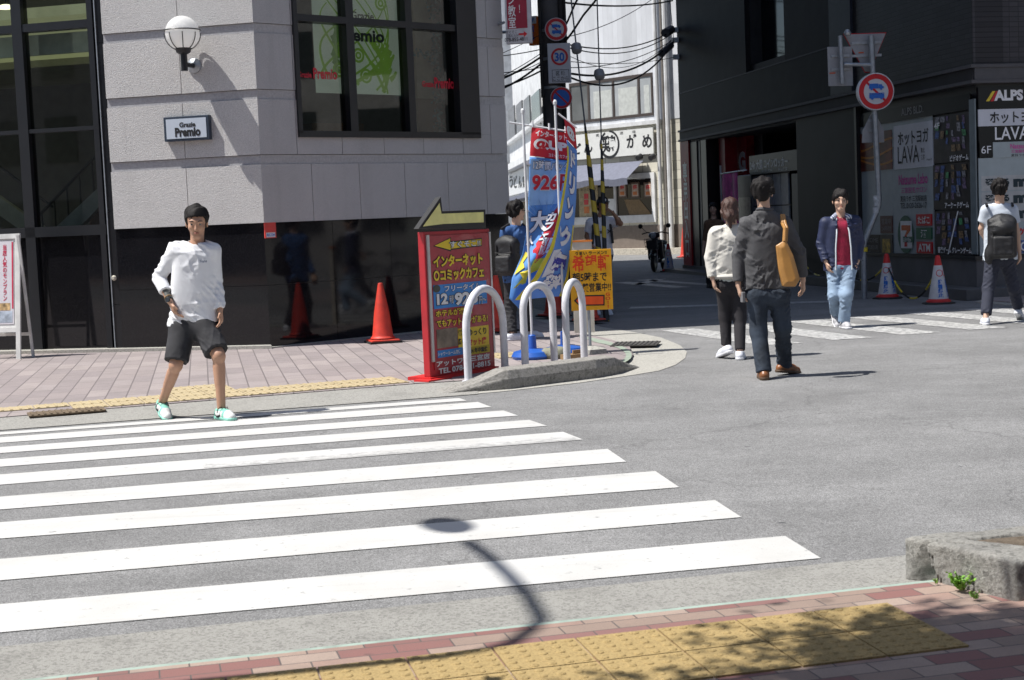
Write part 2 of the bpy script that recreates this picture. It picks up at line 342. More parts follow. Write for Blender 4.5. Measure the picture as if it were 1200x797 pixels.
class PL:
    """an upright plane through A and B; s runs from A to B, z is height, off comes out towards the street"""
    def __init__(s, A, B, flip=False):
        s.A = np.array([A[0], A[1], 0.]); d = np.array([B[0] - A[0], B[1] - A[1], 0.]); s.len = np.linalg.norm(d); s.u = d / s.len
        s.n = np.array([s.u[1], -s.u[0], 0.])
        if np.dot(s.n, -s.A) < 0: s.n = -s.n
        if flip: s.n = -s.n
        s.rv = np.dot(np.cross(s.u, (0, 0, 1)), s.n) < 0
    def P(s, a, z, off=0.): return s.A + s.u * a + s.n * off + np.array([0, 0, z])
    def px(s, x, y, off=0.):
        d = ray(x, y); o = s.A + s.n * off - np.array([0, 0, H]); t = np.dot(o, s.n) / np.dot(d, s.n); p = d * t + np.array([0, 0, H])
        return float(np.dot(p - s.A, s.u)), float(p[2])
    def rect(s, x0, y0, x1, y1, off=0.):
        """a pixel box read on the plane -> (s0, s1, z0, z1)"""
        xm, ym = (x0 + x1) / 2, (y0 + y1) / 2
        a, b = s.px(x0, ym, off)[0], s.px(x1, ym, off)[0]; c, d = s.px(xm, y1, off)[1], s.px(xm, y0, off)[1]
        return min(a, b), max(a, b), min(c, d), max(c, d)
    def box(s, mb, r, o0, o1):
        mb.frame_box(s.P(r[0], r[2], o0), s.u * (r[1] - r[0]), s.n * (o1 - o0), (0, 0, r[3] - r[2])); return mb
    def poly(s, mb, pts, off): mb.poly([s.P(a, z, off) for a, z in (pts if not s.rv else pts[::-1])]); return mb
    def solid(s, mb, pts, o0, o1):
        n_ = len(pts); V = [s.P(a, z, o0) for a, z in pts] + [s.P(a, z, o1) for a, z in pts]
        mb.add(V, [list(range(n_))[::-1], list(range(n_, 2 * n_))] + [[i, (i + 1) % n_, n_ + (i + 1) % n_, n_ + i] for i in range(n_)]); return mb
    def text(s, mb, txt, r, off, bold=0., vert=False, outl=0., skew=0., mirror=False):
        V, Fc = glyphs(txt, bold, vert); L0, L1 = (r[0], r[1])
        x = V[:, 0]; x = 1 - x if mirror else x
        flipx = s._imgflip()
        if flipx: x = 1 - x
        a = L0 + x * (L1 - L0) + skew * (V[:, 1] - .5) * (-1 if flipx else 1); z = r[2] + V[:, 1] * (r[3] - r[2])
        mb.add([s.P(i, j, off) for i, j in zip(a, z)], Fc if not (flipx ^ mirror) else [f[::-1] for f in Fc]); return mb
    def _imgflip(s):
        # lettering must read left to right for somebody in front of the face
        right = np.cross((0, 0, 1), s.n); return np.dot(right, s.u) < 0
# ------------------------------------------------------------------ shared materials
ASPH = m_asphalt(); PAINT = m_paint(.375, 'road_paint'); WORN = m_paint(.50, 'worn_road_paint', (.52, .52, .51))
KERB = m_concrete('kerb_concrete', (.20, .195, .18), (.42, .41, .38)); GUT = m_concrete('gutter_concrete', (.27, .265, .245), (.46, .45, .42), 40, bs=.7)
LCON = m_concrete('pale_concrete', (.33, .32, .29), (.46, .45, .41), 30, bs=.3, stain=.2)
ROUGHC = m_concrete('old_concrete', (.24, .235, .215), (.44, .43, .40), 22, bs=.9, stain=.4)
PAVER = m_brick('grey_pink_pavers', math.atan2(.197, .98) + math.pi / 2, .6, .185, [(.33, .285, .28), (.38, .33, .32), (.30, .26, .26), (.355, .31, .305)], (.15, .13, .13), .5, .014)
REDBR = m_brick('red_beige_pavers', math.atan2(.24, .98), .2, .1, [(.40, .29, .23), (.28, .13, .115), (.38, .25, .20), (.33, .24, .19), (.26, .115, .10), (.42, .32, .26)], (.10, .085, .08), .5, .006)
BLACK = mat('black_frame', (.012, .013, .016), .35, var=.1, spec=.5); DARK = mat('dark_interior', (.03, .03, .03), .8)
WHITE = mat('white_paint', (.72, .72, .70), .45, dirt=.25, scale=5); SIGNW = mat('sign_white', (.74, .75, .76), .35, var=.04, dirt=.12)
INK = mat('black_ink', (.012, .012, .014), .5, var=.02); RED = mat('sign_red', (.55, .012, .02), .4, var=.05); BLUE = mat('sign_blue', (.012, .13, .52), .4, var=.05)
YEL = mat('sign_yellow', (.78, .58, .04), .45, var=.05); GALV = mat('galvanised_steel', (.36, .39, .42), .42, metal=.55, var=.15, scale=14)
CLEAR = m_glass('window_glass', (.75, .78, .76)); SMOKE = m_glass('dark_window_glass', (.66, .70, .69), 1.)
def M(name, c, r=.5, **k): return mat(name, c, r, **k)

def nrm2(v): return np.array(v) / (np.linalg.norm(v) + 1e-9)
# ------------------------------------------------------------------ the ground
mb = MB(); mb.quad((-400, -300, 0), (400, -300, 0), (400, 600, 0), (-400, 600, 0)); struct(mb.build('road', ASPH))
def gp(pts, z=0): return [tuple(G(x, y, z)[:2]) for x, y in pts]
def lerp(a, b, t): return (a[0] + (b[0] - a[0]) * t, a[1] + (b[1] - a[1]) * t)
g0, g1 = G(0, 505), G(500, 467); kx = lerp(g0, g1, -11)
alley = (-.17, 1.)
curve = [(592, 459), (680, 449), (742, 440), (772, 435), (792, 428), (803, 420), (805, 413), (797, 405), (775, 396), (745, 390), (705, 383.5)]
outer = [kx] + gp([(0, 505), (500, 467)]) + gp(curve); last = outer[-1]
outer += [(last[0] + alley[0] * 26, last[1] + 26), (-9, 47), (-40, 30)]
mb = MB(); mb.poly([(x, y, .0045) for x, y in outer][::-1]); struct(mb.build('far_kerb', LCON))
i0, i1 = G(0, 493), G(487, 453); ix = lerp(i0, i1, -11)
inner = [ix] + gp([(0, 493), (487, 453), (600, 446), (690, 434), (728, 427), (742, 419), (738, 409), (715, 400), (680, 393)]); l2 = inner[-1]
inner += [(l2[0] + alley[0] * 25 - .1, l2[1] + 25), (-9, 45), (-40, 29)]
mb = MB(); mb.prism(inner, -.1, .03, False); struct(mb.build('far_pavement', PAVER))
# grey gutter stone along the far road edge, and the green line round the corner
mb = MB(); go = [kx] + gp([(0, 505), (500, 467), (560, 462.5)]); gi_ = [lerp(i0, i1, -11)] + gp([(0, 493.4), (487, 453.4), (560, 449)])
for k in range(3): mb.poly([(*go[k], .006), (*go[k + 1], .006), (*gi_[k + 1], .026), (*gi_[k], .026)])
struct(mb.build('far_gutter', GUT))
GREENL = mat('faded_green_line', (.27, .32, .26), .8, dirt=.4)
gl = gp([(690, 434), (728, 427), (742, 419), (738, 409), (715, 400), (680, 393)], .035); mb = MB()
pp = [np.array(gl[0])]
for k in range(1, len(gl) - 1):                        # round the corner of the line
    for t_ in np.linspace(0, 1, 6): A_, B_q, C_q = (np.array(gl[k - 1]) + gl[k]) / 2, np.array(gl[k]), (np.array(gl[k]) + gl[k + 1]) / 2; pp.append(A_ * (1 - t_) ** 2 + B_q * 2 * t_ * (1 - t_) + C_q * t_ ** 2)
pp.append(np.array(gl[-1])); cen = np.array([.6, 17.5])
for a, b in zip(pp[:-1], pp[1:]):
    if np.linalg.norm(b - a) < 1e-4: continue
    na, nb = (nrm2(cen - a) * .15, nrm2(cen - b) * .15); mb.poly([(*a, .0345), (*b, .0345), (*(b + nb), .0345), (*(a + na), .0345)])
struct(mb.build('green_line', GREENL))
# near side: rough gutter, green line, red pavers
a, b = G(0, 761.5), G(1064, 653.7); a2, b2 = G(95, 797), G(1072, 689)
A0, B0 = lerp(a, b, -4), lerp(a, b, 1.04); A1, B1 = lerp(a2, b2, -4), lerp(a2, b2, 1.02); Rr = lerp(a, b, 8)
mb = MB(); mb.prism([A0, lerp(a, b, 8), lerp(a2, b2, 8), A1], -.1, .012, False); struct(mb.build('near_gutter', GUT))
sh = lambda p, k: (p[0] + .2 * k, p[1] - .97 * k)
mb = MB(); mb.prism([sh(A1, .0), sh(lerp(a2, b2, 8), 0), sh(lerp(a2, b2, 8), .05), sh(A1, .05)], -.1, .024, False)
struct(mb.build('near_green_line', mat('pale_green_line', (.30, .38, .33), .8, dirt=.5)))
mb = MB(); mb.prism([sh(A1, .05), sh(lerp(a2, b2, 8), .05), (60, -12), (-60, -12)], -.1, .03, False); struct(mb.build('near_pavement', REDBR))
# near crossing stripes
mb = MB()
stripes = [((962, 654), (920, 628), (0, 741), (0, 708)), ((869, 606), (838, 586), (0, 680), (0, 655)), ((796, 571), (768, 552), (0, 631), (0, 612)), ((734, 541), (712, 526), (0, 597), (0, 582)),
    ((683, 515), (660, 506), (0, 568), (0, 556)), ((641, 499), (620, 492), (0, 547), (0, 538)), ((607, 487), (590, 481), (0, 531), (0, 524)), ((576, 477), (560, 471), (0, 519), (0, 512.5)), ((547, 469.5), (538, 466.5), (0, 509.5), (0, 506.5))]
for nr, fr_, l1, l2_ in stripes:
    a_, b_, c_, d_ = G(*nr, .004), G(*fr_, .004), G(*l1, .004), G(*l2_, .004)
    mb.poly([lerp(a_, c_, 2.6) + (.004,), tuple(a_), tuple(b_), lerp(b_, d_, 2.6) + (.004,)])
struct(mb.build('near_crossing_marking', PAINT))
mb = MB(); mb.poly([tuple(G(240, 548.5, .0055)), tuple(G(678, 514.3, .0055)), tuple(G(670, 511.5, .0055)), tuple(G(236, 544.5, .0055))]); struct(mb.build('tyre_worn_marking', m_paint(.50, 'tyre_scuffed_paint', (.54, .54, .53), (.36, .36, .355))))
def strip(p, q, w1, w2=None, z=.004):
    p, q = G(*p), G(*q); w2 = w2 or w1; return [(p[0] - w1 / 2, p[1], z), (p[0] + w1 / 2, p[1], z), (q[0] + w2 / 2, q[1], z), (q[0] - w2 / 2, q[1], z)]
mb = MB()
for k in range(7):                                   # the crossing of the side street, running away from us
    x0, y0 = 2.1 + .85 * k, 19.35 + .30 * k; L_ = 2.75; mb.poly([(x0 + .62, y0 - L_, .004), (x0 + 1.10, y0 - L_ + .1, .004), (x0 + .24, y0 + .05, .004), (x0 - .22, y0, .004)])
struct(mb.build('side_crossing_marking', WORN))
mb = MB()
def seg(p, q, w_):
    p, q = np.array(G(*p)), np.array(G(*q)); d = q - p; d /= np.linalg.norm(d); n_ = np.array([-d[1], d[0], 0]) * w_ / 2
    z = np.array([0, 0, .004 - 0]); pts = [p + n_ + z, p - n_ + z, q - n_ + z, q + n_ + z]; mb.poly(pts if np.cross(pts[1] - pts[0], pts[2] - pts[0])[2] > 0 else pts[::-1])
seg((738, 361), (990, 353), .42); seg((728, 331), (800, 337), .35); seg((752, 328), (835, 334), .3); seg((745, 334), (775, 327), .25)
struct(mb.build('stop_line_marking', WORN))
# yellow guide tiles: near (real domes) and far (ribbed)
YT = m_concrete('yellow_tactile', (.33, .235, .10), (.42, .315, .15), 70, bs=.3, stain=.15); YT2 = m_concrete('faded_yellow_tactile', (.42, .34, .20), (.52, .44, .29), 60, bs=.3, stain=.2)
p0, p1, p2 = G(1040, 708, .03)[:2], G(0, 826, .03)[:2], G(1135.5, 757.7, .03)[:2]
ux = np.array(b2[:2]) - np.array(a2[:2]); ux /= np.linalg.norm(ux); vy = np.array([p2[0] - p0[0], p2[1] - p0[1]]); vy /= np.linalg.norm(vy)
mb = MB(); T = .3
for i in range(18):
    for j in range(2):
        o = p0 - ux * T * (i + 1) + vy * T * j; g_ = .004
        c = [o + ux * g_ + vy * g_, o + ux * (T - g_) + vy * g_, o + ux * (T - g_) + vy * (T - g_), o + ux * g_ + vy * (T - g_)]
        mb.prism([tuple(q) for q in c], .02, .037)
        if i < 13:
            for u in range(5):
                for v in range(5):
                    q = o + ux * T * (u + .5) / 5 + vy * T * (v + .5) / 5
                    mb.lathe((q[0], q[1], .0365), [(.017, 0), (.015, .003), (.010, .005)], 10, (0, 0, 1))
struct(mb.build('near_tactile_paving', YT))
mb = MB(); pA, pB = np.array(G(0, 492)[:2]), np.array(G(487, 452)[:2]); ux = (pB - pA) / np.linalg.norm(pB - pA); vy = np.array([-ux[1], ux[0]])
def ttile(o):
    g_ = .006; c = [o + ux * g_ + vy * g_, o + ux * (.3 - g_) + vy * g_, o + ux * (.3 - g_) + vy * (.3 - g_), o + ux * g_ + vy * (.3 - g_)]
    mb.prism([tuple(q) for q in c], .01, .038)
    for k in range(4):
        m0 = o + ux * (.3 * (k + .5) / 4); mb.box((m0[0] + vy[0] * .15, m0[1] + vy[1] * .15, .04), (.022, .25, .007), math.atan2(ux[1], ux[0]))
for i in range(-14, 12):
    for j in range(2):
        if i in (0, 1) and j == 0: continue
        ttile(pA + ux * .3 * i + vy * (.3 * j + .01))
q = np.array(G(207, 476)[:2]); k0 = round(float(np.dot(q - pA, ux)) / .3)
for i in range(2):
    for j in (2, 3):
        ttile(pA + ux * .3 * (k0 + i) + vy * (.3 * j + .01))
for i in range(4):
    for j in range(2): ttile(np.array(G(585, 424)[:2]) + ux * .3 * i + vy * .3 * j)
struct(mb.build('far_tactile_paving', YT2))
rpv = [(6.75, 22.1), (7.0, 20.9), (7.6, 19.2), (8.2, 17.4), (9.0, 16.3), (10.2, 15.7), (60, 25.5), (60, 40), (9, 23.6), (7.3, 23.2)]
mb = MB(); mb.prism(rpv, -.05, .012, False); struct(mb.build('right_kerb', LCON)); cq = np.array([20, 24.])
mb = MB(); mb.prism([tuple(np.array(p) + nrm2(cq - np.array(p)) * .2) if i < 6 else p for i, p in enumerate(rpv)], -.05, .03, False); struct(mb.build('right_pavement', PAVER))
# drain covers
def drain(c, w_, d_, rz, label, m):
    t = thing('drain_cover', label, 'drain cover', (c[0], c[1], .03), 'drain covers at the kerb')
    mb = MB(); mb.box((c[0], c[1], .036), (w_, d_, .012), rz); mb.build('plate', m, t)
    mb = MB(); u = np.array([math.cos(rz), math.sin(rz)]); v = np.array([-u[1], u[0]])
    for k in range(int(w_ / .05)):
        q = np.array(c[:2]) + u * (-w_ / 2 + .03 + k * .05); mb.box((q[0], q[1], .045), (.018, d_ * .86, .008), rz)
    mb.build('bar', GALV if m is None else m, t)
IRON = mat('cast_iron', (.09, .085, .08), .7, metal=.4, var=.3, scale=30)
drain(G(745, 403.5, .03), .52, .5, -.2, 'dark iron drain cover in the pale concrete apron at the rounded corner', IRON)
drain(G(78, 483.5, .03), .62, .3, math.atan2(ux[1], ux[0]), 'rusty drain grate set in the yellow guide tiles at the left edge', mat('rusty_iron', (.16, .12, .08), .8, metal=.3, var=.3, scale=30))

# ------------------------------------------------------------------ corner building of granite
Cn = G(317.6, 410.7)[:2]; L1 = G(140.5, 414.4)[:2]; R1 = (-1.1, 20.52)
P1 = PL(Cn, (Cn[0] - (Cn[0] - L1[0]), L1[1])); P2 = PL(Cn, R1)
W2 = 4.12; E2 = P2.P(W2, 0)[:2]
cb = thing('corner_building', 'grey granite corner building with black polished stone base and large black framed windows', 'building', (*Cn, 0))
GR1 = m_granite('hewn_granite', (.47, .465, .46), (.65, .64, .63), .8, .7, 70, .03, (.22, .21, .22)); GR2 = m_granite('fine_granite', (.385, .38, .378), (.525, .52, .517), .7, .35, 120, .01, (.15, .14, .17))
POL = m_polished('black_polished_stone', (.007, .007, .009)); POLT = m_polished('black_tile', (.012, .013, .016), .12)
PRC = 2.5
def corner_in(o1, o2):  # point at the corner offset inward by o1 from face 1 and o2 from face 2
    A = np.array([P1.n[:2], P2.n[:2]]); return np.linalg.solve(A, np.array([np.dot(P1.n[:2], Cn) + o1, np.dot(P2.n[:2], Cn) + o2]))
def facebox(mb, pl, s0, s1, z0, z1, o0, o1, bevelc=True):
    """box on a face whose corner end is mitred so both faces meet"""
    if s0 <= .001:
        c_out = corner_in(o1, o1); c_in = corner_in(o0, o0); e_out = pl.P(s1, 0, o1)[:2]; e_in = pl.P(s1, 0, o0)[:2]
        mb.prism([tuple(c_out), tuple(e_out), tuple(e_in), tuple(c_in)], z0, z1)
    else: pl.box(mb, (s0, s1, z0, z1), o0, o1)
courses = [(1.575, 2.295), (2.41, 3.09), (3.205, 3.89), (4.005, 4.69), (4.8, 5.49)] + [(5.6 + .8 * k, 6.29 + .8 * k) for k in range(28)]
ws0, ws1 = P2.px(344, 60)[0], P2.px(559, 90)[0]; wz0 = P2.px(450, 157)[1]; wz1 = 5.5
mbA, mbB, mbC, mbD = MB(), MB(), MB(), MB()
FW = 2.03                                              # width of the sunny granite face
for k, (z0, z1) in enumerate(courses):
    js = [0, 1.0, FW]
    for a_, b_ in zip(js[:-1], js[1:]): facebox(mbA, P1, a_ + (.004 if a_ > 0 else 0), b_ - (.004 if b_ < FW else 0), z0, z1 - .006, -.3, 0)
    js = [0, .55, 1.25, 1.93, 2.6, 3.3, 3.82, W2] if k != 0 else [0, .75, 1.5, 2.25, 3.0, 3.7, W2]
    for a_, b_ in zip(js[:-1], js[1:]):
        zz1 = z1 - .006
        if z1 > wz0 + .05 and z0 < wz1 and b_ > ws0 and a_ < ws1:
            if z0 < wz0 - .05: facebox(mbC, P2, a_ + .004 if a_ > 0 else 0, b_ - .004, z0, wz0, -.3, 0)
            if a_ < ws0: facebox(mbC, P2, a_ + .004 if a_ > 0 else 0, min(b_, ws0), max(z0, wz0 + .002 if z0 < wz0 - .05 else z0), zz1, -.3, 0)
            if b_ > ws1: facebox(mbC, P2, max(a_ + .004, ws1), b_ - .004, max(z0, wz0 + .002 if z0 < wz0 - .05 else z0), zz1, -.3, 0)
            continue
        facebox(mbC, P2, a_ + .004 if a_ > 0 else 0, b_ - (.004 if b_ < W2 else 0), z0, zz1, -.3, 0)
    # plain recessed course above each
    z2 = courses[k + 1][0] if k + 1 < len(courses) else z1 + .1
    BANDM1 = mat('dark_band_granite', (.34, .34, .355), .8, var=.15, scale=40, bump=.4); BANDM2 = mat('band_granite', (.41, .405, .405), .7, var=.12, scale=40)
    def course(pl, s0, s1, off, mm_):
        mb = MB(); facebox(mb, pl, s0, s1, z1 - .012, z2 - .006, -.29, off); mb.build('recessed_course', mm_, cb)
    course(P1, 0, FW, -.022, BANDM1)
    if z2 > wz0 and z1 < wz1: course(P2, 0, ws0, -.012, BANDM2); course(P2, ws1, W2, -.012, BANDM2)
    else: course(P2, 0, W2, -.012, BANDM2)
mbA.build('hewn_stone_wall', GR1, cb); 
mbC.build('granite_wall', GR2, cb)
# polished base
mb = MB(); mj = MB()
for z0, z1 in ((.035, .80), (.806, 1.57)):
    for a_, b_ in ((0, 2.03),): facebox(mb, P1, a_, b_, z0, z1, -.3, -.03)
    js = [0, 1.05, 1.98, 2.85, 3.6, W2]
    for a_, b_ in zip(js[:-1], js[1:]): facebox(mb, P2, a_ + (.003 if a_ > 0 else 0), b_ - .003, z0, z1, -.3, -.03)
mb.build('polished_base', POL, cb)
facebox(mj, P1, 0, FW, .0, 1.57, -.32, -.045); facebox(mj, P2, 0, W2, .0, 1.57, -.32, -.045); mj.build('base_joint', mat('joint_grey', (.10, .10, .10), .7), cb)
mb = MB(); facebox(mb, P1, 0, 7.5, .0, .07, -.4, .12); facebox(mb, P2, 0, W2, .0, .045, -.4, .06); mb.build('plinth_step', LCON, cb)
# core of the building behind the front rooms
back = [tuple(P2.P(W2 + .0, 0)[:2]), (E2[0] + alley[0] * 24, E2[1] + 24), (-22, 47), (-22, 27)]
mb = MB()
inn = [tuple(P1.P(12, 0, -5)[:2]), tuple(P1.P(-.4, 0, -5)[:2]), tuple(P2.P(W2, 0, -3.2)[:2]), tuple(P2.P(W2 - .02, 0, -.3)[:2])] + back[1:]
mb.prism(inn, 0, 29); mb.build('rear_block', mat('render_grey', (.3, .3, .3), .8), cb)
topf = [tuple(P1.P(12, 0, -.28)[:2]), tuple(corner_in(-.28, -.28)), tuple(P2.P(W2 - .02, 0, -.28)[:2]), tuple(P2.P(W2 - .02, 0, -3.3)[:2]), tuple(P1.P(-.4, 0, -5.1)[:2]), tuple(P1.P(12, 0, -5.1)[:2])]
mb = MB(); mb.prism(topf, 5.52, 28.9); mb.build('upper_floors', mat('render_grey', (.3, .3, .3)), cb)
rp = [tuple(P1.P(2.2, 0, -.28)[:2]), tuple(corner_in(-.28, -.28)), tuple(P2.P(W2 - .02, 0, -.28)[:2]), tuple(P2.P(W2 - .02, 0, -3.3)[:2]), tuple(P1.P(-.4, 0, -5.1)[:2]), tuple(P1.P(2.2, 0, -5.1)[:2])]
mb = MB(); mb.prism(rp, 0.02, wz0 - .08); mb.build('ground_floor', mat('interior_brown', (.09, .075, .06), .7), cb)
# big shaded window
def bars(pl, rects, o0, o1, name, m, parent):
    mb = MB()
    for r in rects: pl.box(mb, r, o0, o1)
    return mb.build(name, m, parent)
win = bars(P2, [(ws0, ws1, wz0 - .05, wz0 + .03), (ws0, ws0 + .06, wz0, wz1), (ws1 - .36, ws1, wz0, wz1), (ws0, ws1, wz1 - .1, wz1)], -.28, .035, 'window', BLACK, cb)
m1, m2 = P2.px(412, 80)[0], P2.px(481, 80)[0]; tz = P2.px(450, 27)[1]
xs = [ws0 + .06, m1 - .06, m1 + .06, m2 - .055, m2 + .055, ws1 - .36]
bars(P2, [(m1 - .06, m1 + .06, wz0, wz1), (m2 - .055, m2 + .055, wz0, wz1)] + [(xs[i], xs[i + 1], tz - .045, tz + .04) for i in (0, 2, 4)], -.16, .01, 'mullion', BLACK, win)
for i in (0, 2, 4):
    for za, zb in ((wz0 + .03, tz - .045), (tz + .04, wz1 - .1)):
        mb = MB(); P2.box(mb, (xs[i], xs[i + 1], za, zb), -.1, -.092); mb.build('pane', SMOKE, win)
# blind printed with a green swirl, behind the panes
bl = thing('window_blind', 'pale blind printed with green swirls hanging inside the large upper window', 'blind', P2.P(1.2, wz0 + .5, -.3))
r0 = P2.rect(367, -40, 476, 112, -.3); CLOTH = mat('glowing_blind_cloth', (.62, .68, .60), .8, var=.05, emit=(.5, .56, .45), estr=.22)  # cloth given a faint glow that stands in for backlight through it
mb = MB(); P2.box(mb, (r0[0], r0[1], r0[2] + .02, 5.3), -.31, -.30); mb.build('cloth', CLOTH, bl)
GRN = mat('glowing_print_green', (.20, .34, .03), .8, var=.15, emit=(.2, .34, .04), estr=.25); GR3 = mat('glowing_print_dark_green', (.13, .24, .06), .8, var=.2, emit=(.13, .24, .06), estr=.2);  # printed greens carry the same added backlight glow as the cloth
def P2xy(x, y, o): a_, z = P2.px(x, y, o); return a_, z
mb = MB(); off = -.292
def ring(cx, cy, R, r, n=24):
    a0, z0 = P2xy(cx, cy, off); k = 1 / 92.
    for i in range(n):
        t0, t1 = 2 * math.pi * i / n, 2 * math.pi * (i + 1) / n
        P2.poly(mb, [(a0 + R * k * math.cos(t0), z0 + R * k * math.sin(t0)), (a0 + R * k * math.cos(t1), z0 + R * k * math.sin(t1)), (a0 + r * k * math.cos(t1), z0 + r * k * math.sin(t1)), (a0 + r * k * math.cos(t0), z0 + r * k * math.sin(t0))], off)
def band(pts, w0, w1):
    pts = [np.array(P2xy(x, y, off)) for x, y in pts]; n_ = len(pts)
    for i in range(n_ - 1):
        d = pts[i + 1] - pts[i]; d /= np.linalg.norm(d) + 1e-9; q = np.array([-d[1], d[0]]); wa = (w0 + (w1 - w0) * i / n_) / 184; wb = (w0 + (w1 - w0) * (i + 1) / n_) / 184
        P2.poly(mb, [tuple(pts[i] - q * wa), tuple(pts[i + 1] - q * wb), tuple(pts[i + 1] + q * wb), tuple(pts[i] + q * wa)], off)
for c in ((399, 58), (399, 58), (420, 65), (442, 52), (429, 89), (446, 4), (397, 82)):
    ring(*c, 9, 6); ring(*c, 4.5, 2)
for k in range(9):
    t = k / 8; band([(415 + 40 * math.sin(u * 2.6 + k), 98 - 110 * u + 12 * math.sin(k + u * 4)) for u in np.linspace(0, .9, 14)], 5 - k * .3, 1.2)
band([(430, 40), (440, 55), (448, 70), (446, 85), (432, 88)], 9, 3); band([(452, 95), (450, 75), (456, 58)], 8, 2); band([(433, 72), (445, 84), (458, 78)], 5, 2)
for k in range(9):
    x, y = 446 + RNG.rand() * 12, 62 + k * 4; band([(x, y), (x + 5, y - 5), (x + 7, y - 10)], 7, 1)
mb.build('print', GRN, bl)
mb = MB()
for k in range(4): band([(391, 20 + k * 20), (396, 35 + k * 17), (392, 52 + k * 12)], 12, 8)
mb.build('print', GR3, bl)
mb = MB(); P2.text(mb, 'Premio', P2.rect(397, 34, 450, 49, -.29), -.288, .035); P2.text(mb, 'Grazie', P2.rect(411, 14, 438, 23, -.29), -.288, .02); mb.build('lettering', INK, bl)
REDF = mat('film_red', (.5, .01, .03), .5, var=.03)
for x0, y0, x1, y1, xa, ya, xb, yb in ((367, 80, 395, 93, 349, 84, 365, 91), (509, 91, 532, 104, 495, 95, 508, 102)):
    mb = MB(); P2.text(mb, 'Premio', P2.rect(x0, y0, x1, y1, -.085), -.085, .03)
    P2.text(mb, 'Grazie', P2.rect(xa, ya, xb, yb, -.085), -.085, .03); mb.build('window_lettering', REDF, win)
# interior things of the upper room
mb = MB(); P2.box(mb, (ws0 - .1, W2 - .3, 5.3, 5.5), -3.1, -.35); mb.build('ceiling', mat('room_ceiling', (.35, .33, .28), .8), cb)
mb = MB(); P2.box(mb, (ws1 - .62, ws1 - .3, wz0, 5.4), -.9, -.55); mb.build('inner_pillar', mat('room_cream', (.50, .40, .26), .8), cb)
mb = MB(); P2.box(mb, (ws1 - .63, ws1 - .29, wz0, 3.2), -.91, -.54); mb.build('dado', mat('wood_brown', (.20, .09, .04), .6), cb)
mb = MB(); P2.box(mb, (.6, .95, wz0, 3.6), -1.3, -1.0); P2.box(mb, (m1 + .2, m2 + .1, wz0, 2.9), -1.6, -1.2); mb.build('cabinet', mat('wood_brown', (.2, .1, .05)), cb)
iv = thing('ivy_garland', 'dark teal artificial ivy garland framing the inside of the right window pane', 'garland', P2.P(m2 + .3, wz0, -.35))
mb = MB()
pth = [(m2 + .16 + .04 * math.sin(z * 9), z) for z in np.arange(wz0 + .25, 5.2, .02)] + [(m2 + .78 + .04 * math.sin(z * 8), z) for z in np.arange(wz0 + .05, 5.2, .02)] + [(x, wz0 + 1.12 + .03 * math.sin(x * 20)) for x in np.arange(m2 + .1, m2 + .85, .03)]
for a_, z in pth:
    for k in range(3):
        c = P2.P(a_ + RNG.normal(0, .05), z + RNG.normal(0, .03), -.3 + RNG.normal(0, .04) - .06); d = RNG.normal(size=3); d /= np.linalg.norm(d); e = np.cross(d, RNG.normal(size=3)); e /= np.linalg.norm(e)
        mb.poly([c - d * .03, c + e * .02, c + d * .03, c - e * .02])
mb.build('leaves', mat('ivy_teal', (.10, .24, .24), .5, var=.4, scale=20), iv)
# left glazed hall
s1 = FW; hall = PL(P1.P(0, 0)[:2], P1.P(1, 0)[:2])
def r1(x0, y0, x1, y1, o=0.): return P1.rect(x0, y0, x1, y1, o)
pa = P1.px(121, 200)[0]; pb = s1 + .005; EX = 7.6
mb = MB()
for z0, z1 in ((.07, .62), (.626, 1.80), (1.806, 2.98), (2.986, 3.9), (3.906, 5.5)): P1.box(mb, (pb, pa, z0, z1), -.3, -.045)
mb.build('black_tile_pillar', POLT, cb)
mb = MB(); P1.box(mb, (pa, pa + .012, .07, 5.5), -.08, -.03); mb.build('pillar_trim', GALV, cb)
v1 = P1.px(118, 200)[0]; v2 = P1.px(25, 150)[0]; zt = P1.px(70, 29)[1]; zm = P1.px(80, 151)[1]; zb = P1.px(85, 270)[1]
hw = bars(P1, [(v1 + .01, v1 + .085, .07, 5.5), (v2 - .07, v2 + .07, .07, 5.5), (v2 - .07 + 2.2, v2 + .07 + 2.2, .07, 5.5), (v2 - .07 + 4.2, v2 + .07 + 4.2, .07, 5.5), (v1, EX, zb - .07, zb + .06)], -.2, -.04, 'glazed_screen', BLACK, cb)
bars(P1, [(v1, EX, zt - .05, zt + .05), (v1, EX, zm - .025, zm + .025)], -.19, -.05, 'transom', BLACK, hw)
cuts = [v1 + .085, v2 - .07, v2 + .07, v2 + 2.13, v2 + 2.27, v2 + 4.13]
for i in (0, 2, 4):
    for za, zc in ((zb + .06, zm - .025), (zm + .025, zt - .05), (zt + .05, 5.5)):
        mb = MB(); P1.box(mb, (cuts[i], cuts[i + 1], za, zc), -.12, -.11); mb.build('pane', SMOKE, hw)
    mb = MB(); P1.box(mb, (cuts[i], cuts[i + 1], .07, zb - .07), -.16, -.1); mb.build('lower_panel', POL, hw)
mb = MB(); c = P1.P(P1.px(132, 326)[0], P1.px(132, 326)[1], -.02); mb.lathe(c - P1.n * .04, [(.03, 0), (.035, .03), (.02, .06)], 12, P1.n); mb.build('door_knob', mat('ivory_plastic', (.6, .57, .48), .4), cb)
mb = MB(); P1.box(mb, (2.25, 12, 0, 5.5), -5, -4.9); P1.box(mb, (2.2, 2.3, 0.05, 5.5), -5, -.32); P1.box(mb, (11.9, 12, 0, 5.5), -5, -.3); mb.build('hall_wall', mat('hall_wall', (.14, .14, .13), .8), cb)
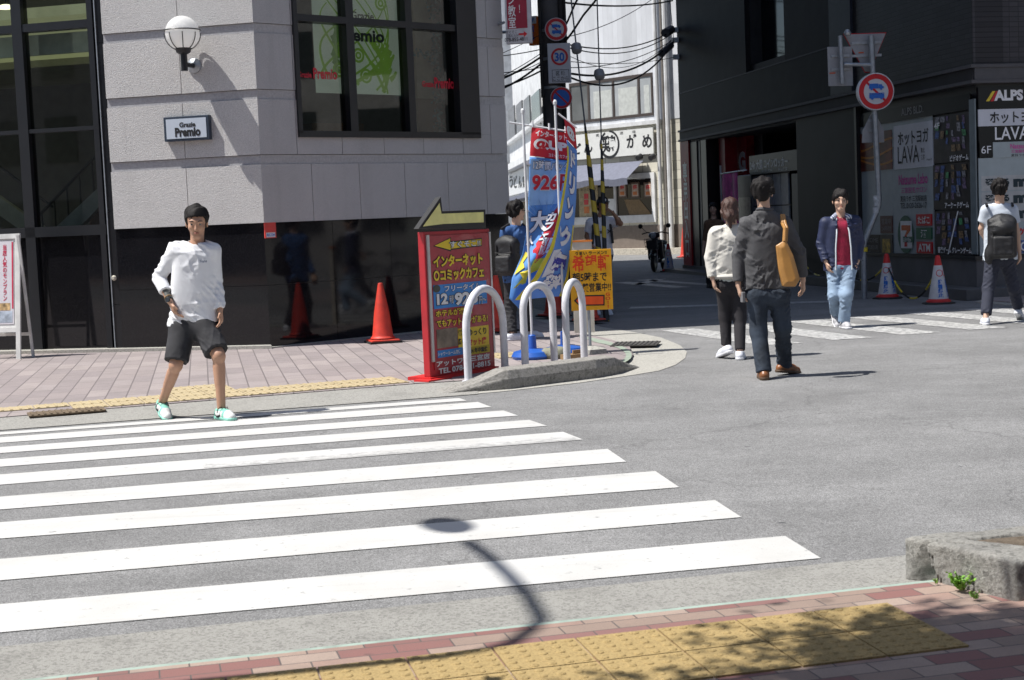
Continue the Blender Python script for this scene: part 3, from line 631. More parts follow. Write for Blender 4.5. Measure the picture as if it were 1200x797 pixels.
mb = MB(); P1.box(mb, (2.3, 12, 3.95, 4.05), -4.9, -2.4); mb.build('gallery_floor', mat('hall_ivory', (.42, .42, .32), .8), cb)
mb = MB(); P1.box(mb, (2.31, 11.9, 4.32, 4.45), -4.9, -.3); mb.build('glowing_hall_ceiling', mat('glowing_hall_ceiling', (.55, .55, .40), .8, emit=(.7, .7, .38), estr=.30), cb)  # ceiling surface itself glows, standing in for room light falling on it
mb = MB(); P1.box(mb, (2.36, 4.9, zt - .32, zt - .06), -.34, -.3); P1.box(mb, (4.0, 11, zt - .34, zt - .06), -.36, -.32); mb.build('roller_blind', mat('blind_ivory', (.62, .64, .54), .8), cb)
mb = MB(); P1.solid(mb, [(2.5, zb - .1), (2.5, zb + 1.05), (2.75, zb + 1.05), (2.75, zb + .32), (3.05, zb + .32), (3.05, zb - .1)], -1.6, -1.2); mb.build('planter_box', mat('terracotta_stone', (.26, .12, .07), .7, var=.3, scale=30), cb)
mb = MB(); P1.solid(mb, [(2.55, zb + .75), (2.55, zb + .52), (3.35, zb - .15), (3.75, zb - .15)], -1.15, -1.05); P1.solid(mb, [(4.0, zb - .1), (6.6, zb + 1.7), (6.6, zb + 1.45), (4.4, zb - .1)], -2.1, -2.0); mb.build('stair_stringer', mat('stair_ivory', (.5, .5, .46), .6), cb)
mb = MB()
for k in range(6): p = P1.P(2.7 + k * .2, zb + .62 - k * .17, -1.1); mb.tube([p, p + np.array([0, 0, .5])], .012, 6)
mb.tube([P1.P(2.6, zb + 1.18, -1.1), P1.P(3.8, zb + .18, -1.1)], .022, 8); mb.tube([P1.P(4.1, zb + .35, -2.05), P1.P(6.5, zb + 2.2, -2.05)], .022, 8); mb.build('handrail', BLACK, cb)
cl = thing('ceiling_lamp', 'lit round downlight in the ceiling of the glazed hall', 'lamp', P1.P(4.35, 4.5, -1.2))
mb = MB(); mb.lathe(P1.P(P1.px(7, 10, -1.)[0], P1.px(7, 10, -1.)[1], -1.), [(.13, 0), (.13, .02), (.05, .05)], 20); mb.build('lit_disc', mat('lit_disc', (.9, .85, .6), .5, emit=(1, .92, .6), estr=3.), cl)
mb = MB(); q = P1.P(P1.px(7, 10, -1.)[0], P1.px(7, 10, -1.)[1] + .05, -1.); mb.tube([q, q + np.array([0, 0, 1.2])], .01, 6); mb.build('stem', BLACK, cl)

# wall lamp
c0 = P1.px(213.7, 38.7, .28); ctr = P1.P(c0[0], c0[1], .28)
lp = thing('wall_lamp', 'white globe wall lamp in a black cage on the sunny granite wall', 'lamp', ctr)
mb = MB(); R_ = .205
mb.lathe(ctr, [(R_ * math.sin(t), -R_ * math.cos(t)) for t in np.linspace(.02, math.pi - .02, 22)], 32); mb.build('globe', m_opal('opal_glass', (.93, .93, .92), .55), lp, True)
mb = MB(); rc = R_ + .012
mb.tube([ctr + np.array([rc * math.cos(t), rc * math.sin(t), .03]) for t in np.linspace(0, 2 * math.pi, 33)], .008, 6, False)
for k in range(8):
    w_ = math.pi * k / 4 + .2; mb.tube([ctr + np.array([rc * math.cos(w_) * math.sin(t), rc * math.sin(w_) * math.sin(t), -rc * math.cos(t)]) for t in np.linspace(.25, 1.55, 10)], .006, 6)
mb.lathe(ctr + np.array([0, 0, -R_ - .03]), [(.05, -.02), (.085, .0), (.10, .05), (.09, .055)], 20); mb.build('cage', BLACK, lp)
mb = MB(); b0 = ctr + np.array([0, 0, -R_ - .05]); w0 = P1.P(c0[0], c0[1] - .37, .03)
mb.tube([b0, b0 + np.array([0, 0, -.2])], .042, 12); mb.tube([b0 + np.array([0, 0, -.12]), w0], .03, 10); mb.build('bracket', BLACK, lp)
mb = MB(); mb.lathe(w0 - P1.n * .03, [(.095, 0), (.09, .02), (.04, .045)], 24, P1.n); mb.build('wall_plate', GALV, lp)
# name sign
ns = thing('wall_sign', 'framed pale sign with brush lettering on the sunny granite wall under the lamp', 'sign', P1.P(1.0, 2.5, .03))
r = P1.rect(193, 136, 246, 165, .05)
mb = MB(); P1.box(mb, (r[0], r[1], r[2], r[3]), .0, .075); bevel(mb.build('sign_frame', mat('navy_frame', (.03, .045, .07), .4), ns), .006)
mb = MB(); P1.box(mb, (r[0] + .035, r[1] - .035, r[2] + .03, r[3] - .03), .07, .08); mb.build('face', mat('sign_pale_blue', (.50, .56, .64), .4, var=.03), ns)
mb = MB(); P1.text(mb, 'Premio', P1.rect(205, 149, 235, 160, .082), .083, .05); P1.text(mb, 'Grazie', P1.rect(210, 143, 229, 149, .082), .083, .04); mb.build('lettering', INK, ns)
# shop sticker on the shade base
st_ = thing('wall_notice', 'small red and white notice at the corner of the black stone base', 'notice', P2.P(.1, 1.2, 0))
mb = MB(); P2.box(mb, P2.rect(311, 260, 324, 279), -.03, -.01); mb.build('plate', mat('sticker_red', (.62, .06, .05), .5), st_)
mb = MB(); P2.box(mb, P2.rect(312.5, 272.5, 323, 278), -.012, -.007); mb.build('strip', SIGNW, st_)
mb = MB(); P2.text(mb, 'RICOH', P2.rect(313, 273.5, 322.5, 277), -.005, .03); mb.build('lettering', BLUE, st_)
# tall hanging sign on the end of the building
hs = thing('projecting_sign', 'tall hanging sign, white lettering on dark red, at the end of the granite building', 'sign', P2.P(W2, 4.4, 0))
HP = PL(D(590, 30, 21.3)[:2], D(620.5, 30, 21.25)[:2])
r = HP.rect(590.3, -95, 620.5, 51)
mb = MB(); HP.box(mb, r, -.1, 0); bevel(mb.build('sign_box', mat('sign_grey_white', (.48, .49, .52), .5), hs), .008)
mb = MB(); HP.box(mb, HP.rect(592.5, -80, 616, 33.5), 0, .004); mb.build('face', mat('sign_dark_red', (.30, .015, .04), .5), hs)
mb = MB(); HP.text(mb, 'パソコン教室', HP.rect(594.5, -48, 603.5, 33), .008, .01, vert=True); HP.text(mb, '無料体験スター！', HP.rect(605.5, -75, 612.5, 15), .008, .01, vert=True); mb.build('lettering', SIGNW, hs)
mb = MB(); HP.text(mb, 'すぐそこ', HP.rect(593, 36, 606, 39.5), .006, .0); HP.text(mb, '三宮ビル5F', HP.rect(592.5, 40, 608, 43.5), .006, .0); HP.text(mb, '078-855-4811', HP.rect(591.5, 44, 618, 48.5), .006, .01); mb.build('lettering', INK, hs)
mb = MB(); ar = HP.rect(608, 36.5, 618, 43.5); zc = (ar[2] + ar[3]) / 2; h_ = (ar[3] - ar[2]) / 2; w_ = ar[1] - ar[0]; HP.poly(mb, [(ar[0], zc - h_ * .3), (ar[0] + w_ * .6, zc - h_ * .3), (ar[0] + w_ * .6, zc - h_), (ar[1], zc), (ar[0] + w_ * .6, zc + h_), (ar[0] + w_ * .6, zc + h_ * .3), (ar[0], zc + h_ * .3)], .006); mb.build('arrow', RED, hs)
mb = MB()
for z in (4.2, 4.9): mb.tube([P2.P(W2 - .02, z, -.1), HP.P(.0, z, -.05)], .02, 8)
mb.build('bracket', GALV, hs)
os_ = thing('projecting_sign', 'orange hanging sign with blue characters beyond the dark red sign', 'sign', D(623, 40, 30))
OP = PL(D(619, 40, 31)[:2], D(628.5, 40, 30.9)[:2]); mb = MB(); OP.box(mb, OP.rect(619.5, 19, 628.5, 53), -.12, 0); mb.build('sign_box', mat('sign_orange', (.75, .16, .02), .5), os_)
mb = MB(); OP.box(mb, OP.rect(619.6, 19, 628.4, 28), 0, .005); mb.build('face', SIGNW, os_); mb = MB(); OP.text(mb, '居酒屋', OP.rect(621.5, 30, 626.5, 50), .008, .02, vert=True); OP.text(mb, '5F', OP.rect(621.5, 21.5, 626, 26), .009, .03); mb.build('lettering', BLUE, os_)
mb = MB(); q = OP.P(0, OP.px(620, 36)[1], -.06); mb.tube([q, q + np.array([-.9, 0, 0])], .03, 8); mb.build('bracket', GALV, os_)
# ------------------------------------------------------------------ black building across the side street
S = PL((7.05, 23.0), (4.45, 37.9)); Fr = PL((7.05, 23.0), (9.05, 23.5)); SE = S.px(797.5, 170)[0]; FE = 11.
bb = thing('black_building', 'tall black building with a tiled upper wall, corner shop panels and an open passage', 'building', (7.05, 23.0, 0))
DKP = mat('black_metal_panel', (.013, .013, .0155), .6, spec=.18, var=.25, scale=3, dirt=.1); LEDGE = mat('dark_grey_ledge', (.030, .030, .033), .6, spec=.25, var=.15, scale=4)
LEDGEF = mat('grey_ledge', (.075, .075, .082), .6, var=.12); BLUP = mat('blue_black_stone', (.026, .030, .042), .45, spec=.25, var=.15)
TILEs = m_tile('dark_wall_tile', (.030, .029, .033), (.010, .010, .012), .30, .075, .45, .012, .5, 'x'); TILEf = m_tile('grey_wall_tile', (.05, .048, .055), (.02, .02, .023), .15, .075, .45, .012, 0, 'y')
BASEW = mat('grey_stone_base', (.10, .10, .11), .5, var=.25, scale=2, dirt=.3)
def c3(o1, o2):
    A = np.array([S.n[:2], Fr.n[:2]]); return tuple(np.linalg.solve(A, np.array([np.dot(S.n[:2], (7.05, 23.0)) + o1, np.dot(Fr.n[:2], (7.05, 23.0)) + o2])))
far_ = tuple(S.P(SE, 0)[:2])
def wrap(o, z0, z1, m, name, sa=0, sb=SE, front=True):
    mb = MB()
    if sa <= .01 and front: mb.prism([c3(o, o), tuple(Fr.P(FE, 0, o)[:2]), tuple(Fr.P(FE, 0, -.5)[:2]), c3(-.5, -.5), tuple(S.P(sb, 0, -.5)[:2]), tuple(S.P(sb, 0, o)[:2])], z0, z1)
    else: S.box(mb, (sa, sb, z0, z1), -.5, o)
    return mb.build(name, m, bb)
zl0, zl1 = 3.22, 3.5
sp0 = S.px(1000, 60)[0]; sp1 = S.px(975, 60)[0]
mb = MB(); mb.prism([c3(-.5, -.5), tuple(Fr.P(FE, 0, -.5)[:2]), (20, 40), (18, 46), (far_[0] + 1, far_[1] + 6), tuple(S.P(SE, 0, -.5)[:2])], zl1 + .02, 26); mb.build('rear_block', DKP, bb)
mb = MB(); mb.prism([c3(0, 0), tuple(Fr.P(FE, 0, 0)[:2]), tuple(Fr.P(FE, 0, -.49)[:2]), c3(-.49, -.49)], zl1 + .005, 26); mb.build('front_wall', TILEf, bb)
mb = MB(); S.box(mb, (.003, sp0, zl1 + .005, 26), -.49, .0); mb.build('tiled_wall', TILEs, bb)
mb = MB(); S.box(mb, (sp0, sp1, zl1 + .005, 26), -.49, .05); mb.build('stone_pilaster', BLUP, bb)
wa, wb = S.px(919, 40)[0], S.px(873, 40)[0]; wz = S.px(896, 80)[1] + .0
mb = MB(); zj = 4.40
for a_, b_, z0, z1 in ((sp1, wa, zj + .015, 26), (wb, SE, zj + .015, 26), (wa, wb, 12, 26), (sp1, SE, zl1 + .005, zj - .012)): S.box(mb, (a_, b_, z0, z1), -.49, .0)
mb.build('panel_wall', DKP, bb)
mb = MB(); S.box(mb, (sp1, SE, zj - .012, zj + .015), -.45, .008); mb.build('panel_joint', LEDGEF, bb)
wd = bars(S, [(wa, wb, zj + .015, zj + .16), (wa, wa + .05, zj + .16, 12), (wb - .05, wb, zj + .16, 12)], -.45, -.1, 'window', LEDGE, bb)
mb = MB(); S.box(mb, (wa + .05, wb - .05, zj + .16, 12), -.4, -.36); mb.build('pane', m_polished('night_glass', (.004, .005, .012), .05, .004), wd)
wrap(.06, zl0, zl0 + .05, LEDGEF, 'ledge'); wrap(.02, zl0 + .05, zl1 - .05, LEDGE, 'ledge'); wrap(.06, zl1 - .05, zl1, LEDGEF, 'ledge')
mb = MB(); Fr.box(mb, (0, FE, zl0 + .052, zl1 - .052), .0, .045); mb.build('ledge_face', LEDGEF, bb)
# ground storey, corner shop
mb = MB(); mb.prism([c3(.38, .38), tuple(Fr.P(FE, 0, .38)[:2]), tuple(Fr.P(FE, 0, -.3)[:2]), c3(-.3, -.3), tuple(S.P(6.6, 0, -.3)[:2]), tuple(S.P(6.6, 0, .34)[:2])], 0, .17); bevel(mb.build('entrance_step', mat('dark_step_stone', (.10, .10, .105), .5, var=.2, scale=3, dirt=.2), bb), .01)
so = S.px(935, 230)[0]
mb = MB(); mb.prism([c3(0, 0), tuple(Fr.P(FE, 0, 0)[:2]), tuple(Fr.P(FE, 0, -.3)[:2]), c3(-.3, -.3), tuple(S.P(sp0, 0, -.3)[:2]), tuple(S.P(sp0, 0, 0)[:2])], .165, .60); mb.build('shop_base', BASEW, bb)
mb = MB(); S.box(mb, (sp0, so, 0.0, zl0), -.6, .0); mb.build('black_pillar', mat('black_pillar_stone', (.012, .012, .014), .5, spec=.2, var=.3, scale=2), bb)
mb = MB(); mb.prism([c3(-.1, -.1), tuple(Fr.P(FE, 0, -.1)[:2]), tuple(Fr.P(FE, 0, -.45)[:2]), c3(-.45, -.45), tuple(S.P(sp0, 0, -.45)[:2]), tuple(S.P(sp0, 0, -.1)[:2])], .6, zl0); mb.build('shop_window', BLACK, bb)
mb = MB(); S.box(mb, (sp0 - .09, sp0 - .0, .6, zl0), -.1, .02); mb.prism([c3(.03, .03), tuple(Fr.P(FE, 0, .03)[:2]), tuple(Fr.P(FE, 0, -.1)[:2]), c3(-.1, -.1), tuple(S.P(sp0, 0, -.1)[:2]), tuple(S.P(sp0, 0, .03)[:2])], .585, .64); mb.build('window_sill', BLACK, bb)
HB = mat('sign_black_gloss', (.010, .010, .011), .3, spec=.3, var=.1); TEAL = mat('film_grey_teal', (.37, .43, .45), .3, var=.05, dirt=.1); TEALD = mat('film_dark_teal', (.16, .20, .22), .3, var=.08)
PW = mat('panel_white', (.62, .64, .70), .35, var=.05); WTX = mat('letter_white', (.84, .85, .88), .4, var=.03); GTX = mat('letter_grey', (.22, .22, .23), .4); PINK = mat('letter_pink', (.60, .10, .36), .5); DPIC = mat('print_night', (.02, .017, .02), .3, var=.9, scale=5)
MAR = mat('print_maroon', (.12, .02, .012), .35, var=.6, scale=3)
def panel(pl, px, o, name, m, parent, th=.02):
    mb = MB(); pl.box(mb, pl.rect(*px, o), o - th, o); return mb.build(name, m, parent)
def texts(pl, items, o, m, parent, name='lettering'):
    mb = MB()
    for it in items: pl.text(mb, it[0], pl.rect(*it[1], o), o, it[2] if len(it) > 2 else .0, vert=(len(it) > 3 and it[3]))
    return mb.build(name, m, parent)
# side face panels
panel(S, (1046, 138, 1093.5, 300), -.06, 'film', TEAL, bb); panel(S, (1003.5, 146, 1046, 301), -.062, 'film', TEAL, bb)
panel(S, (1136.8, 116, 1143.5, 298), -.03, 'floor_guide', TEALD, bb)
texts(S, [('%dF' % (9 - k), (1138.5, 134 + k * 18, 1141.5, 140 + k * 18)) for k in range(8)], -.025, mat('film_text', (.2, .24, .26)), bb)
panel(S, (1003.5, 122, 1136.6, 139), -.04, 'header_board', HB, bb)
panel(S, (1003.5, 155, 1045, 200), -.05, 'poster', MAR, bb)
mb = MB()
for k in range(3):
    r = S.rect(1006, 164 + k * 9, 1043, 178 + k * 9); n_ = 10
    for i in range(n_):
        t, t2 = i / n_, (i + 1) / n_; f = lambda u: r[2] + (r[3] - r[2]) * (.5 + .4 * math.cos(u * 3 + k))
        S.poly(mb, [(r[0] + (r[1] - r[0]) * t, f(t)), (r[0] + (r[1] - r[0]) * t2, f(t2)), (r[0] + (r[1] - r[0]) * t2, f(t2) + .035), (r[0] + (r[1] - r[0]) * t, f(t) + .035)], -.046)
mb.build('neon_arc', mat('print_orange', (.45, .16, .01), .4), bb)
panel(S, (1047.5, 144.5, 1093, 197), -.045, 'sign_panel', PW, bb)
texts(S, [('ホットヨガ', (1052, 152, 1088, 169), .015), ('LAVA', (1052, 171, 1077, 191), 0), ('東北', (1079, 173, 1083.5, 179)), ('三宮', (1079, 181, 1083.5, 187)), ('mee.h', (1086, 185, 1092, 188))], -.04, INK, bb)
texts(S, [('ALPS BLD.', (1056, 125, 1082, 134), .02)], -.035, GTX, bb)
texts(S, [('Natsume Labo', (1053, 204, 1087, 216), .03), ('三宮脱毛サロン', (1056, 219, 1086, 226), .01)], -.05, PINK, bb)
texts(S, [('夏目ラボ 三宮駅前店', (1055, 229, 1086, 236), .01), ('TEL.0120-2626-17', (1055, 237.5, 1086, 244), .01)], -.05, mat('letter_dark_grey', (.07, .075, .08)), bb)
# convenience store emblem and small boards
em = thing('store_emblem', 'green oval store emblem with a red and orange seven on the shop window', 'emblem', S.P(3, 1.2, -.04))
def ell(pl, px, o, m, nm, par, n=32):
    r = pl.rect(*px, o); cx_, cz_ = (r[0] + r[1]) / 2, (r[2] + r[3]) / 2; mb = MB(); pl.poly(mb, [(cx_ + (r[1] - r[0]) / 2 * math.cos(2 * math.pi * k / n), cz_ + (r[3] - r[2]) / 2 * math.sin(2 * math.pi * k / n)) for k in range(n)], o); return mb.build(nm, m, par)
ell(S, (1052, 252.5, 1071, 297), -.045, mat('emblem_green', (.02, .10, .06), .4), 'oval', em); panel(S, (1055.3, 259, 1068.5, 291), -.04, 'white_field', SIGNW, em, .006)
f7 = lambda pts: [S.px(x, y, -.04) for x, y in pts]
mb = MB(); S.poly(mb, f7([(1056.5, 264), (1067, 264), (1067, 270), (1063, 276), (1060.5, 276), (1063, 270), (1056.5, 270)][::1]), -.036); mb.build('numeral_top', mat('emblem_orange', (.60, .13, .03), .4), em)
mb = MB(); S.poly(mb, f7([(1060.4, 276), (1063.2, 276), (1063.5, 289), (1060.2, 289)]), -.034); mb.build('numeral_stem', RED, em)
mb = MB(); S.box(mb, S.rect(1056, 277.5, 1068, 284), -.036, -.031); mb.build('word_strip', mat('emblem_green', (.02, .1, .06)), em); texts(S, [('ELEVEn', (1056.6, 278.7, 1067.4, 283), .02)], -.028, SIGNW, em)
def board(px, txt, m, lab):
    t = thing('shop_board', lab, 'sign', S.P(2.5, 1.2, -.04)); panel(S, px, -.035, 'face', m, t, .02); x0, y0, x1, y1 = px
    mb = MB(); w_ = (y1 - y0) * .07
    if len(txt) == 1: x0, x1 = (x0 + x1) / 2 - 5.6, (x0 + x1) / 2 + 5.6
    texts(S, [(txt, (x0 + 2, y0 + 2.2, x1 - 2, y1 - 2.2), .03)], -.031, SIGNW, t)
board((1073.5, 251, 1091.3, 264.5), 'たばこ', RED, 'red board with three white characters right of the green oval emblem, uppermost'); board((1073.5, 267, 1091.5, 280.5), '酒', mat('board_green', (.02, .12, .06), .4), 'dark green board with one white character between two red boards'); board((1074, 283.5, 1092, 297), 'ATM', RED, 'red board reading ATM at the foot of the shop window')
# game pictures
GRNp = mat('print_neon_green', (.05, .26, .10), .4, var=.8, scale=30); PURp = mat('print_violet', (.15, .10, .20), .4, var=.9, scale=30); BLUp = mat('print_blue', (.045, .09, .27), .4, var=.9, scale=30); GREp = mat('print_grey', (.22, .22, .25), .4, var=.9, scale=30); BRp = mat('print_tan', (.19, .12, .06), .4, var=.9, scale=30)
for (px, cap_, cx0, lab, seed) in (((1093.8, 134, 1136.4, 190), 'ビデオゲーム', 1113, 'dark game hall poster with green and violet lights, uppermost of three by the corner', 1), ((1093.8, 191.5, 1136.8, 245.5), 'アーケードゲーム', 1107, 'dark poster of a game hall with blue columns, middle of the three beside the corner', 2), ((1095.5, 247, 1140, 298.5), '音楽ゲーム クレーンゲーム', 1099, 'split poster of game machines above the grey base, lowest of the three beside the corner', 3)):
    t = thing('game_poster', lab, 'poster', S.P(1.5, 2 - seed * .5, -.04), 'game posters on the corner shop')
    panel(S, px, -.045, 'sheet', DPIC, t); rg = np.random.RandomState(seed + 4); x0, y0, x1, y1 = px
    cells = [(i, j) for i in range(6) for j in range(5)]; rg.shuffle(cells); kk = 0
    for mm_, cnt in ((PURp, 6), (BLUp, 8 if seed != 1 else 3), (GREp, 5), (GRNp, 3 if seed == 1 else 1), (BRp, 4)):
        for k in range(cnt):
            i, j = cells[kk]; kk += 1; cw, chh = (x1 - x0 - 6) / 6, (y1 - y0 - 14) / 5; x = x0 + 2.5 + i * cw; y = y0 + 2 + j * chh - (i - 2.5) * .5; w_, h_ = cw * (.35 + .5 * rg.rand()), chh * (.5 + .7 * rg.rand()); sk = (i - 2.5) * .5
            mb = MB(); S.poly(mb, f7([(x, y), (x + w_, y), (x + w_ + sk, y + h_), (x + sk, y + h_)]), -.044 + .0004 * kk); mb.build('picture', mm_, t)
    texts(S, [(cap_, (cx0, y1 - 9, x1 - 1.5, y1 - 1.5), .03)], -.030, WTX, t)
    if seed == 1: texts(S, [('4F', (1094.5, 144, 1101, 151), .03)], -.03, WTX, t)
    if seed == 3:
        mb = MB(); S.poly(mb, f7([(1122.5, 247.5), (1124, 247.5), (1112.5, 298), (1111, 298)]), -.03); mb.build('divider', WTX, t)
panel(S, (1031.5, 253, 1045.5, 273.5), -.045, 'notice', mat('print_brown', (.10, .035, .03), .4), bb); texts(S, [('営業中', (1033, 256, 1044, 263)), ('24時間', (1033, 265, 1044, 271))], -.043, GTX, bb)
panel(S, (1004, 275, 1031, 300), -.045, 'notice', HB, bb); texts(S, [('WELCOME', (1006, 279, 1029, 284)), ('三宮駅前店', (1006, 287, 1029, 292)), ('2F 3F', (1008, 294, 1020, 298))], -.043, GTX, bb)
panel(S, (1031.5, 275, 1046, 301), -.044, 'notice', DPIC, bb); panel(S, (1034, 280, 1043, 297), -.042, 'picture', mat('print_yellow_red', (.40, .26, .03), .4, var=.7, scale=16), bb, .003)
# front face panels
panel(Fr, (1146.5, 101, 1230, 127), -.04, 'header_board', HB, bb); texts(Fr, [('ALPS', (1165, 105, 1199, 118), .05), ('ビルディング', (1201, 108, 1226, 118), .02)], -.036, WTX, bb)
mb = MB(); Fr.poly(mb, [Fr.px(*q) for q in ((1164.5, 106.5), (1168, 106.5), (1161, 118.5), (1157, 118.5))], -.036); mb.build('yellow_slash', YEL, bb)
mb = MB(); Fr.poly(mb, [Fr.px(*q) for q in ((1168.5, 106.5), (1171, 106.5), (1166, 118.5), (1162, 118.5))], -.0355); mb.build('red_slash', RED, bb)
panel(Fr, (1146.5, 127.3, 1230, 147), -.04, 'sign_panel', PW, bb); texts(Fr, [('ホットヨガ', (1160, 130, 1219, 144), .02)], -.036, INK, bb)
panel(Fr, (1146.8, 147.2, 1230, 165.5), -.042, 'sign_panel', HB, bb); texts(Fr, [('LAVA', (1166, 148.5, 1206, 163.5), .01)], -.036, WTX, bb)
panel(Fr, (1148, 165.7, 1163.5, 184), -.043, 'floor_number_board', HB, bb); texts(Fr, [('6F', (1150, 171, 1161.5, 180), .0)], -.039, WTX, bb)
panel(Fr, (1163.7, 165.7, 1230, 184), -.043, 'sign_panel', TEAL, bb); texts(Fr, [('Natsume Labo', (1184, 168, 1222, 174), .03), ('三宮脱毛サロン', (1185, 175, 1215, 179), .02)], -.039, PINK, bb); texts(Fr, [('夏目ラボ 三宮店', (1185, 180, 1216, 183))], -.038, INK, bb)
panel(Fr, (1147.5, 184.2, 1230, 299), -.05, 'film', TEAL, bb)
for y in (206, 225, 243):
    panel(Fr, (1150, y - 1, 1230, y + 16.5), -.046, 'film_band', mat('film_pale', (.46, .47, .47), .4), bb); texts(Fr, [('選べる', (1154.5, y + 3, 1183, y + 12), .05), ('mini', (1187.5, y, 1226, y + 12.5), .07)], -.041, mat('letter_teal_black', (.01, .03, .04)), bb)
texts(Fr, [('ゲーム', (1193, 266, 1222, 275), .04)], -.045, RED, bb); panel(Fr, (1185, 281, 1230, 296), -.046, 'banner', BLUp, bb); texts(Fr, [('BOX', (1189, 283, 1215, 294), .02)], -.042, WTX, bb)
# open passage
sL = S.px(828, 230)[0]
mb = MB(); S.box(mb, (so, SE, 0, .16), -3.2, .05); S.box(mb, (S.px(870, 300)[0], SE + .1, 0, .08), .05, .5); mb.build('passage_floor', LEDGEF, bb)
mb = MB(); S.box(mb, (so, SE, zl0 - .06, zl0 + .1), -3.2, -.02); S.box(mb, (so, SE, .16, zl0 - .06), -3.2, -3.1); S.box(mb, (SE - .1, SE, .16, zl0), -3.2, -.4); mb.build('passage_wall', mat('passage_grey', (.10, .10, .095), .7), bb)
mb = MB(); S.box(mb, (S.px(893, 150, -.8)[0], S.px(880, 150, -.8)[0], 2.2, zl0 - .062), -.9, -.8); mb.build('passage_louvre', mat('passage_dark', (.02, .02, .02), .5), bb)
def post(x0, x1, m, name, o=0., z0=.16, par=bb):
    mb = MB(); S.box(mb, (S.px(x1, 230, o)[0], S.px(x0, 230, o)[0], z0, zl0 - .06), o - .3, o); return mb.build(name, m, par)
REDW = mat('dark_red_panel', (.46, .018, .03), .45, var=.15)
post(808.5, 818, BLACK, 'pillar', -.02); post(819, 822, mat('dull_steel', (.14, .14, .145), .4, metal=.3), 'steel_post', -.05); post(823, 829, BLACK, 'pillar', -.02)
post(844, 851, mat('red_column', (.40, .02, .03), .4), 'red_column', -.25); post(864.5, 876, REDW, 'red_wall', -.6)
texts(S, [('G', (865.5, 177.5, 873.5, 202), .06)], -.595, WTX, bb)
vs_ = thing('vertical_sign', 'narrow dark red vertical sign with white characters at the far end of the black building', 'sign', S.P(SE - .1, .16, .02))
rr = S.rect(799, 166, 808.5, 309, .02); mb = MB(); S.box(mb, (rr[0], rr[1], .16, zl0 - .005), -.15, .02); mb.build('board', REDW, vs_)
texts(S, [('専用出入口', (801.5, 190, 806.5, 301), .03, True)], .026, SIGNW, vs_)
lk = thing('coin_lockers', 'grey coin lockers under a dark sign with white characters inside the passage', 'lockers', S.P(S.px(905, 250)[0], .16, -.3))
r = S.rect(880, 203, 925, 292, -.3); nL = 5
mb = MB(); S.box(mb, (r[0], r[1], .16, r[3]), -.8, -.33); mb.build('cabinet', BLACK, lk)
for i in range(nL):
    for j in range(3):
        mb = MB(); w_ = (r[1] - r[0]) / nL; h_ = (r[3] - .2) / 3; S.box(mb, (r[0] + i * w_ + .02, r[0] + (i + 1) * w_ - .02, .2 + j * h_, .2 + (j + 1) * h_ - .03), -.33, -.3); o = mb.build('locker_door', mat('locker_grey', (.36, .38, .42), .35, var=.15), lk)
mb = MB(); S.box(mb, (S.px(941, 190, -.2)[0], S.px(878, 190, -.2)[0], S.px(900, 203, -.2)[1], S.px(900, 180, -.2)[1]), -.75, -.2); mb.build('header', mat('header_dark', (.03, .03, .034), .4), lk)
texts(S, [('24h 大型 コインロッカー', (879, 185.5, 923.5, 197.5), .04), ('三宮店', (882, 199, 888, 201.5)), ('078-392', (893, 198.5, 905, 201)), ('駅前三宮', (912, 196.5, 922.5, 200))], -.195, WTX, lk)
mb = MB(); S.box(mb, (S.px(941, 190, -.2)[0], S.px(927, 190, -.2)[0], .16, S.px(935, 203, -.2)[1] - .003), -.75, -.2); mb.build('side_panel', mat('header_navy', (.03, .035, .05), .4), lk)
vm = thing('vending_machine', 'machine with a lit pale window behind the magenta banner', 'machine', S.P(S.px(868, 250)[0], .16, -.3))
r = S.rect(862, 205, 879, 300, -.2); mb = MB(); S.box(mb, (r[0], r[1], .16, r[3]), -.7, -.25); bevel(mb.build('cabinet', mat('machine_grey', (.10, .11, .12), .4), vm), .02)
mb = MB(); S.box(mb, (r[0] + .08, r[1] - .08, 1.1, r[3] - .5), -.25, -.24); mb.build('display_window', mat('display', (.28, .30, .26), .3, var=.5, scale=9), vm)
bn = thing('nobori_banner', 'magenta banner with pale figures in front of the machine in the passage', 'banner', S.P(S.px(846, 250)[0], .16, -.05))
PB = PL(S.P(S.px(846, 250)[0], 0, .02)[:2], S.P(S.px(864, 250)[0], 0, .12)[:2])
r = PB.rect(847, 203, 866, 262); mb = MB(); n_ = 16
for i in range(n_):
    f = lambda t: .04 * math.sin(t * 9); t0, t1 = i / n_, (i + 1) / n_
    mb.poly([PB.P(r[0] + (r[1] - r[0]) * t0, r[2], f(t0)), PB.P(r[0] + (r[1] - r[0]) * t1, r[2], f(t1)), PB.P(r[0] + (r[1] - r[0]) * t1, r[3], f(t1)), PB.P(r[0] + (r[1] - r[0]) * t0, r[3], f(t0))])
mb.build('cloth', mat('banner_magenta', (.60, .03, .32), .7, var=.5, scale=4), bn)
mb = MB(); q = PB.P(PB.px(846, 250)[0], .16); mb.tube([q, q + np.array([0, 0, 2.35])], .02, 8); mb.tube([PB.P(PB.px(846, 250)[0], r[3] + .02), PB.P(PB.px(876, 250)[0], r[3] + .02)], .015, 8); mb.build('pole', SIGNW, bn)

